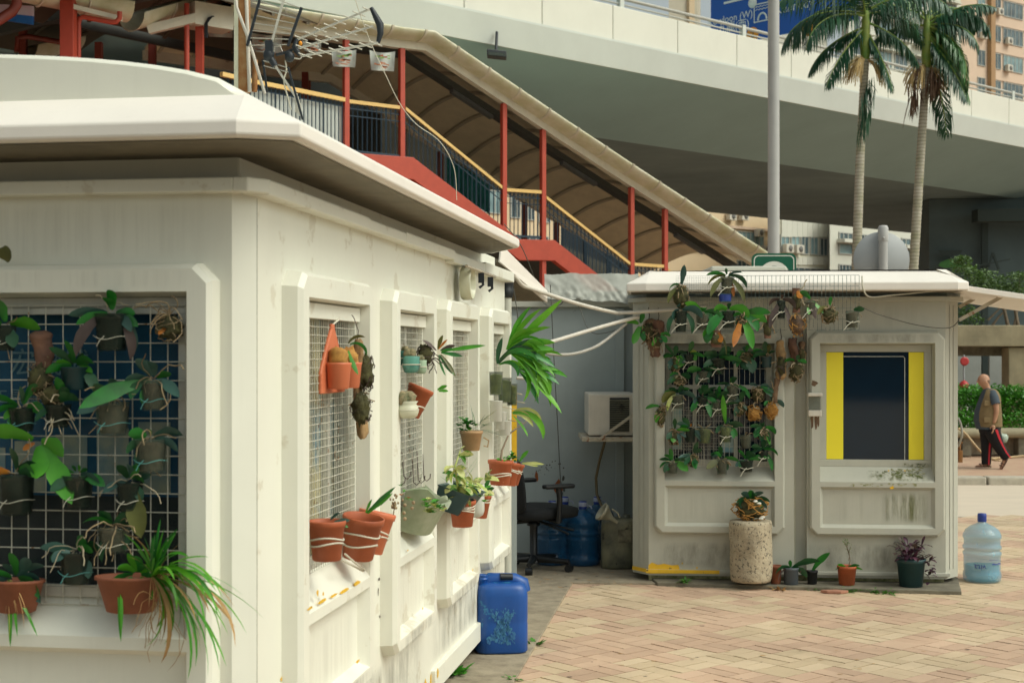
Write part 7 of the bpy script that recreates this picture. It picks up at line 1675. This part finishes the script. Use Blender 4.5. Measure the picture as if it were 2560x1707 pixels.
# ================= STREET AT THE RIGHT =================
ZG = -.43
def foliage_mass(name, label, cat, boxes, n, mat, leafL, loc, twigs_=None, seed=1):
    rp = random.Random(seed); root = thing(name, label, cat, loc); m = MB()
    for k in range(n):
        bx_ = rp.choice(boxes); c, r = bx_; a = rp.uniform(0, 6.28); u = rp.uniform(-1, 1); q_ = (rp.random()**.45); p = V(c)+V((math.cos(a)*math.sqrt(1-u*u)*r[0]*q_, math.sin(a)*math.sqrt(1-u*u)*r[1]*q_, u*r[2]*q_))
        d = V((rp.uniform(-1,1), rp.uniform(-1,1), rp.uniform(-.3,1))); m.leaf(p, d, leafL*rp.uniform(.6,1.2), leafL*.5, .5, .2, 3, .8, rp.uniform(-1,1))
    m.build('leaves', MT[mat], root)
    if twigs_:
        m = MB()
        for pts, r in twigs_: m.tube(pts, [r*(1-.6*i/(len(pts)-1)) for i in range(len(pts))], 6)
        m.build('branches', MT['twig'], root)
    return root
hb_ = [(P(2390+k*16, 1052, 31.2), (.25, .4, .3)) for k in range(13)]+[(P(2400+k*17, 1015, 31.5)+V((0,0,0)), (.28, .5, .42)) for k in range(12)]+[(P(2390+k*14, 990, 31.4), (.2, .4, .28)) for k in range(14)]
foliage_mass('hedge', 'bright clipped green hedge behind the concrete bench', 'hedge', hb_, 7600, 'hedge_leaf', .085, V((P(2480,0,31.5).x, 31.5, ZG)), None, 2)
tb_ = [(P(x, y, 34), (r, .6, r*.7)) for x, y, r in ((2412, 670, .28), (2420, 700, .45), (2450, 690, .3), (2480, 705, .4), (2520, 712, .4), (2402, 650, .16), (2440, 720, .5), (2500, 725, .4), (2412, 780, .3), (2425, 800, .3), (2550, 690, .18), (2545, 720, .25), (2470, 730, .4))]
foliage_mass('bush', 'loose pale-green shrub growing above the concrete beam', 'shrub', tb_, 3200, 'bush_leaf', .085, P(2480, 812, 34), [([P(2520, 815, 34), P(2512, 780, 34), P(2500, 750, 34), P(2490, 720, 34)], .05), ([P(2545, 815, 34), P(2538, 775, 34), P(2522, 762, 34), P(2515, 730, 34)], .05), ([P(2480, 815, 34), P(2498, 790, 34), P(2520, 770, 34)], .035), ([P(2535, 815, 34), P(2545, 770, 34), P(2550, 680, 34)], .03), ([P(2470, 800, 34), P(2500, 770, 34), P(2475, 750, 34)], .03)], 7)
fm = P(2430, 600, 34)
gt = thing('garden_wall', 'stained tan concrete beam on a square column crossing behind the walking man', 'wall', V((P(2500,0,31).x, 33, ZG)))
bx0 = P(2340, 0, 33).x
m = MB(); m.par(V((bx0, 32.6, P(0, 866, 32.6).z)), V((6, 0, 0)), V((0,.6,0)), V((0,0,P(0,813,32.6).z-P(0,866,32.6).z))); m.build('beam', MT['beam_concrete'], gt, bevel=.02)
m = MB(); m.par(V((bx0, 33.2, P(0, 890, 32.6).z)), V((6, 0, 0)), V((0,1.6,0)), V((0,0,P(0,813,32.6).z-P(0,890,32.6).z-.05))); m.build('slab', MT['concrete_dark'], gt)
cx0 = P(2522, 0, 32.7).x; m = MB(); m.par(V((cx0, 32.7, ZG)), V((.75,0,0)), V((0,.5,0)), V((0,0,P(0,868,32.7).z-ZG))); m.build('column', MT['beam_concrete'], gt, bevel=.02)
gp = thing('screen_panel', 'plain blue-grey panels behind the hedge under the concrete beam', 'panel', V((P(2450,0,36).x, 36, ZG)))
for (x0, x1, mt) in ((2340, 2453, 'grey_wall'), (2456, 2471, 'stripe'), (2474, 2560, 'grey_wall'), (2562, 2640, 'grey_wall')):
    a, b = P(x0, 0, 36).x, P(x1, 0, 36).x; m = MB(); m.par(V((a, 36, ZG)), V((b-a, 0, 0)), V((0,.08,0)), V((0,0,2.6))); m.build('panel', MT[mt], gp)
bn = thing('bench', 'long rounded concrete bench along the hedge behind the walking man', 'bench', V((P(2480,0,29).x, 29, ZG)))
zt_, zu_ = P(0, 1072, 28.8).z, P(0, 1096, 28.8).z
m = MB(); R = []
for x in (P(2340, 0, 29).x, P(2640, 0, 29).x): R.append([V((x, 29.1+.34*math.copysign(abs(math.cos(a))**.6, math.cos(a)), (zt_+zu_)/2+(zt_-zu_)/2*math.copysign(abs(math.sin(a))**.6, math.sin(a)))) for a in [2*PI*k/20 for k in range(20)]])
m.rings(R, True, True); m.build('seat', MT['beam_concrete'], bn)
m = MB(); m.par(V((P(2340,0,29).x, 29.15, ZG)), V((2.6,0,0)), V((0,.4,0)), V((0,0,zu_-ZG+.05))); m.build('plinth', MT['concrete'], bn)
for x in (2368, 2405, 2545): m = MB(); m.par(V((P(x,0,28.9).x, 28.86, ZG)), V((.18,0,0)), V((0,.3,0)), V((0,0,zu_-ZG+.02))); m.build('foot', MT['concrete_dark'], bn)
hy = thing('hydrant', 'red street hydrant with a domed top standing by the hedge', 'hydrant', V((P(2410,0,32.3).x, 32.3, ZG)))
hz_ = P(0, 952, 32.3).z; m = MB(); m.lathe([(.10, 0), (.10, hz_-ZG-.25), (.07, hz_-ZG-.2)], BASE[hy], 14); m.build('body', MT['sign_white'], hy); m = MB(); m.lathe([(.12, hz_-ZG-.2), (.12, hz_-ZG-.1), (.08, hz_-ZG-.03), (.04, hz_-ZG), (0, hz_-ZG+.02)], BASE[hy], 14); m.build('cap', MT['red_post'], hy)
nd = P(2411, 903, 32.5); ns = thing('round_sign', 'small red-rimmed round sign above the hydrant', 'traffic sign', V((nd.x, 32.5, ZG))); m = MB(); m.lathe([(.065, 0), (.10, 0), (.10, .02), (.065, .02)], nd, 24, V((0,-1,0))); m.build('rim', MT['red_post'], ns); m = MB(); m.lathe([(0, .002), (.066, .002), (.066, .012), (0, .012)], nd, 20, V((0,-1,0))); m.build('face', MT['sign_white'], ns); m = MB(); m.rod(nd+V((0,.04,.15)), V((nd.x, 32.54, ZG)), .025); m.build('pole', MT['sign_back'], ns)
pipe([P(2395, 1070, 28.4), P(2415, 1085, 28.4), P(2440, 1115, 28.2), P(2465, 1140, 28.2), P(2500, 1152, 28), P(2560, 1160, 27.8), P(2620, 1164, 27.6)], .022, 'hose_tan', 'tan garden hose curling down from the bench along the far pavement', 'hose', 'hose', 8)
pipe([P(2475, 1146, 28.3), P(2520, 1143, 28.5), P(2580, 1138, 28.6), P(2640, 1140, 28.6)], .022, 'hose_tan', 'second loop of tan hose lying on the far pavement behind the man', 'hose', 'hose', 8)
pipe([P(2396, 1045, 10.6), P(2402, 1060, 10.4), P(2405, 1085, 10.35), P(2400, 1105, 10.4), P(2396, 1115, 10.5)], .008, 'pvc_grey', 'grey flexible hose loop at the right side of the far kiosk', 'hose', 'hose', 8)
mt_ = thing('water_meter', 'small brass water tap assembly on the right side of the far kiosk', 'tap', P(2398, 1155, 10.5)); m = MB(); c_ = P(2399, 1140, 10.5); m.box(c_, .03, .06, .09); m.rod(c_+V((0,0,.05)), c_+V((0,0,.10)), .012); m.box(c_+V((.005,0,.10)), .035, .02, .012); m.build('valve', MT['rust'], mt_, bevel=.004)
# ================= THE WALKING MAN =================
YM = 26.5
def mp(cx, cy, dy=0): return P(2350+cx/2.414, 600+cy/2.414, YM+dy)
def skin(name, pts, edges, mat, parent, root=0, sub=2, flat=None):
    me = bpy.data.meshes.new(name); b0 = BASE[parent]; me.from_pydata([tuple(p-b0) for p, r in pts], edges, []); o = bpy.data.objects.new(name, me); COL.objects.link(o)
    md = o.modifiers.new('skin', 'SKIN'); md.use_smooth_shade = True; md.branch_smoothing = .6
    sv = me.skin_vertices[0].data
    for i, (p, r) in enumerate(pts): sv[i].radius = (r, r) if not isinstance(r, tuple) else r; sv[i].use_root = (i == root)
    sb = o.modifiers.new('sub', 'SUBSURF'); sb.levels = sb.render_levels = sub
    dg = bpy.context.evaluated_depsgraph_get(); dg.update(); nm = bpy.data.meshes.new_from_object(o.evaluated_get(dg)); o.modifiers.clear(); o.data = nm; nm.name = name
    nm.materials.clear(); nm.materials.append(MT[mat]); nm.polygons.foreach_set('use_smooth', [True]*len(nm.polygons)); o.parent = parent; BASE[o] = b0; return o
man = thing('person', 'bald man in a blue shirt, tan vest and black red-striped trousers walking left', 'person', mp(310, 1365))
nose = V((-1, 0, 0))
# body (one skin-coloured surface): pelvis, spine, neck, head, arms, legs, feet
B = []; E = []
def chain(pl, start=None):
    prev = start
    for p, r in pl:
        B.append((p, r)); i = len(B)-1
        if prev is not None: E.append((prev, i))
        prev = i
    return prev
pel = chain([(mp(300, 1125), .15)])
ch_ = chain([(mp(290, 1060), .17), (mp(292, 1000), .165), (mp(298, 940), .15), (mp(292, 905), .085)], pel)
nk_ = chain([(mp(280, 888), .062), (mp(268, 868), .098), (mp(263, 845), .108), (mp(264, 832), .085)], ch_)
shoulder = 3
for side, dy in ((-1, -.17), (1, .17)):
    if side < 0: chain([(mp(318, 935, dy*.8), .072), (mp(335, 985, dy*1.3), .060), (mp(342, 1030, dy*1.4), .050), (mp(330, 1085, dy*1.3), .040), (mp(324, 1108, dy*1.3), .034)], shoulder)
    else: chain([(mp(285, 935, dy*.8), .07), (mp(275, 990, dy*1.2), .058), (mp(300, 1040, dy*1.2), .048), (mp(350, 1120, dy*1.2), .036), (mp(362, 1150, dy*1.2), .032)], shoulder)
chain([(mp(290, 1150, .09), .095), (mp(284, 1235, .09), .065), (mp(281, 1300, .08), .05), (mp(276, 1345, .08), .038)], pel)      # front leg
chain([(mp(318, 1150, -.09), .10), (mp(348, 1235, -.09), .068), (mp(378, 1280, -.08), .052), (mp(398, 1312, -.08), .036)], pel)   # rear leg
body = skin('body', B, E, 'skin', man)
# head details
hc = mp(262, 850)
m = MB(); m.blob(hc+V((.005, 0, .012)), .112, .088, .118, .02, 1, 14); m.build('head', MT['skin'], man)
m = MB(); m.blob(hc+V((-.108, 0, -.012)), .022, .016, .022, .05, 2, 8); m.build('nose', MT['skin'], man)
for dy in (-.088, .088):
    m = MB(); m.blob(hc+V((.012, dy, -.015)), .022, .010, .034, .1, 3, 8); m.build('ear', MT['skin'], man)
    m = MB(); m.blob(hc+V((-.094, dy*.42, .012)), .009, .012, .007, 0, 4, 6); m.build('eye', MT['hair'], man)
m = MB(); m.box(hc+V((-.098, 0, -.06)), .012, .045, .008); m.build('mouth', MT['sandal'], man)
m = MB(); R = []
for i in range(6):
    t = i/5; z = -.07+t*.075; ring = [hc+V((.008+.1165*math.cos(a)*math.sqrt(max(.05, 1-((z)/.13)**2)), .0925*math.sin(a)*math.sqrt(max(.05, 1-(z/.13)**2)), z+.012)) for a in [math.radians(-105+k*15) for k in range(15)]]; R.append(ring)
m.rings(R, False, True, False); m.build('hair', MT['hair'], man)
# hands with fingers
def hand(wr, fwd, name):
    d = V((.02, 0, -1)).normalized(); s_ = V(fwd).normalized(); pts = [(wr, .03), (wr+d*.05, .042), (wr+d*.085, .040)]; ed = [(0,1),(1,2)]
    for k, (o, L) in enumerate(((-.033, .075), (-.011, .085), (.011, .08), (.033, .062))):
        i = len(pts); b = wr+d*.095+s_*o; pts += [(b, .0115), (b+d*L*.5+V((-.012,0,0)), .0105), (b+d*L+V((-.035,0,.01)), .0085)]; ed += [(2, i), (i, i+1), (i+1, i+2)]
    i = len(pts); pts += [(wr+d*.045+V((-.048,0,0)), .013), (wr+d*.085+V((-.066,0,0)), .011)]; ed += [(1, i), (i, i+1)]
    return skin(name, pts, ed, 'skin', man, 0, 1)
hand(mp(323, 1112, -.22), (.5, .8, 0), 'hand'); hand(mp(363, 1152, .2), (.5, .8, 0), 'hand')
# shirt, vest, trousers
def loft(secs, n=24, up=True):
    R = []
    for c, rx, ry in secs: R.append([c+V((math.cos(2*PI*k/n)*rx, math.sin(2*PI*k/n)*ry, 0)) for k in range(n)])
    return R
m = MB(); m.rings(loft([(mp(290, 1140), .215, .19), (mp(284, 1090), .245, .205), (mp(284, 1040), .235, .205), (mp(290, 990), .20, .20), (mp(298, 945), .17, .215), (mp(298, 915), .13, .17), (mp(290, 893), .075, .08)])[::1], False, True); m.build('shirt', MT['shirt_blue'], man)
for side, pl in ((-1, [(mp(312, 925, -.10), .09), (mp(324, 950, -.19), .088), (mp(337, 990, -.23), .086)]), (1, [(mp(292, 925, .10), .09), (mp(284, 950, .19), .088), (mp(276, 990, .22), .084)])):
    m = MB(); m.tube([p for p, r in pl], [r for p, r in pl], 14); m.build('sleeve', MT['shirt_blue'], man)
m = MB()
R = []
for (cy, cx, rx, ry) in ((1125, 296, .24, .215), (1085, 289, .258, .232), (1040, 288, .25, .232), (990, 293, .222, .228), (945, 300, .19, .236), (915, 301, .145, .19), (898, 298, .10, .115)):
    c = mp(cx, cy); R.append([c+V((math.cos(math.radians(a))*rx, math.sin(math.radians(a))*ry, 0)) for a in range(-144, 145, 12)])
m.rings(R, False, True, False); m.build('vest', MT['vest_tan'], man)
for (cx, cy) in ((283, 1085), (285, 985), (330, 1080)):
    m = MB(); m.box(mp(cx, cy, -.218), .12, .03, .10); m.build('pocket', MT['vest_tan'], man, bevel=.01)
m = MB(); m.rings(loft([(mp(298, 1122), .215, .185), (mp(300, 1145), .20, .18), (mp(302, 1165), .19, .17)]), False, True); m.build('waistband', MT['trouser'], man)
L1 = [(mp(287, 1140, .085), .155), (mp(284, 1190, .09), .125), (mp(282, 1240, .09), .105), (mp(280, 1300, .085), .09), (mp(279, 1352, .08), .085)]
L2 = [(mp(312, 1140, -.085), .155), (mp(330, 1190, -.09), .13), (mp(352, 1240, -.09), .108), (mp(378, 1282, -.085), .092), (mp(402, 1312, -.08), .085)]
for pl in (L1, L2): m = MB(); m.tube([p for p, r in pl], [r for p, r in pl], 18); m.build('trouser_leg', MT['trouser'], man)
for pl, off, nm in ((L1, -.02, 0), (L2, .0, 0)):
    m = MB(); R = []
    for p, r in pl: R.append([p+V((dx, -math.sqrt(max(0, (r+.006)**2-dx*dx)), 0)) for dx in (r*.05, r*.2, r*.38)])
    if pl is L2: R = [[q_+V((.025*min(1, i*.5), 0, 0)) for q_ in ring] for i, ring in enumerate(R)]
    m.rings(R, False, True, False); m.build('red_stripe', MT['red_stripe'], man)
def foot(c, pitch, name):
    R = []; rt = Matrix.Rotation(pitch, 3, 'Y')
    for t, hw, hh in ((-.19, .02, .012), (-.17, .042, .022), (-.10, .048, .034), (-.02, .040, .055), (.05, .036, .06), (.08, .02, .03)):
        R.append([c+rt @ V((t, hw*math.cos(a), hh*.5+hh*.5*math.sin(a)+.016)) for a in [2*PI*k/14 for k in range(14)]])
    m = MB(); m.rings(R, True, True); f = m.build('foot', MT['skin'], man)
    R = []
    for z in (0, .018): R.append([c+rt @ V((-.05+.155*math.cos(a), .052*math.sin(a), z)) for a in [2*PI*k/20 for k in range(20)]])
    m = MB(); m.rings(R, True, False)
    for t in (-.11, -.06, .02): m.tube([c+rt @ V((t, .05*math.cos(a), .018+.05*math.sin(a)*(1 if t < 0 else 1.3))) for a in [PI*k/8 for k in range(9)]], .010, 5)
    m.build('sandal', MT['sandal'], man)
foot(mp(278, 1370, .08), 0, 'foot'); foot(mp(398, 1338, -.08), -1.05, 'foot')
bg_ = thing('plastic_bag', 'small pale green-white plastic bag hanging from the man\'s far hand', 'bag', mp(382, 1215, .2)); m = MB(); m.blob(mp(380, 1195, .2), .10, .06, .09, .25, 3, 12); m.tube([mp(366, 1160, .2), mp(374, 1180, .2)], .02, 6); m.build('bag', MT['bag'], bg_)
# ================= CAMERA, LIGHT =================
cam = bpy.data.cameras.new('camera'); co = bpy.data.objects.new('camera', cam); COL.objects.link(co)
co.location = (0, 0, CZ); co.rotation_euler = (PI/2, 0, 0); sc.camera = co
cam.sensor_width = 36; cam.lens = 36*F/2560; cam.shift_y = (HY-853.5)/2560; cam.clip_end = 2000; cam.clip_start = .05
cam.dof.use_dof = True; cam.dof.focus_distance = 7.8; cam.dof.aperture_fstop = 6.0
SUN_EL, SUN_AZ = 50, 112      # azimuth clockwise from +Y
w = bpy.data.worlds.new('World'); sc.world = w; w.use_nodes = True
nt = w.node_tree; bg = nt.nodes['Background']; sky = nt.nodes.new('ShaderNodeTexSky'); sky.sky_type = 'NISHITA'; sky.sun_disc = False
sky.sun_elevation = math.radians(SUN_EL); sky.sun_rotation = math.radians(SUN_AZ); sky.dust_density = 6; sky.air_density = .9; sky.ozone_density = 1
hs = nt.nodes.new('ShaderNodeHueSaturation'); hs.inputs['Saturation'].default_value = .35
tint = nt.nodes.new('ShaderNodeMix'); tint.data_type = 'RGBA'; tint.blend_type = 'MULTIPLY'; tint.inputs[0].default_value = 1; tint.inputs[7].default_value = (.95, 1.0, .905, 1)
nt.links.new(sky.outputs[0], hs.inputs['Color']); nt.links.new(hs.outputs[0], tint.inputs[6]); nt.links.new(tint.outputs[2], bg.inputs[0]); bg.inputs[1].default_value = .15
sl = bpy.data.lights.new('sun', 'SUN'); so = bpy.data.objects.new('sun', sl); COL.objects.link(so)
sl.energy = .62; sl.angle = math.radians(40); sl.color = (1, .97, .90)
el, az = math.radians(SUN_EL), math.radians(SUN_AZ)
sd = V((math.sin(az)*math.cos(el), math.cos(az)*math.cos(el), math.sin(el)))
so.rotation_euler = (-sd).to_track_quat('-Z', 'Y').to_euler(); so.location = (20, 10, 40)
sc.view_settings.view_transform = 'Standard'; sc.view_settings.look = 'None'; sc.view_settings.gamma = 1; sc.view_settings.exposure = .18
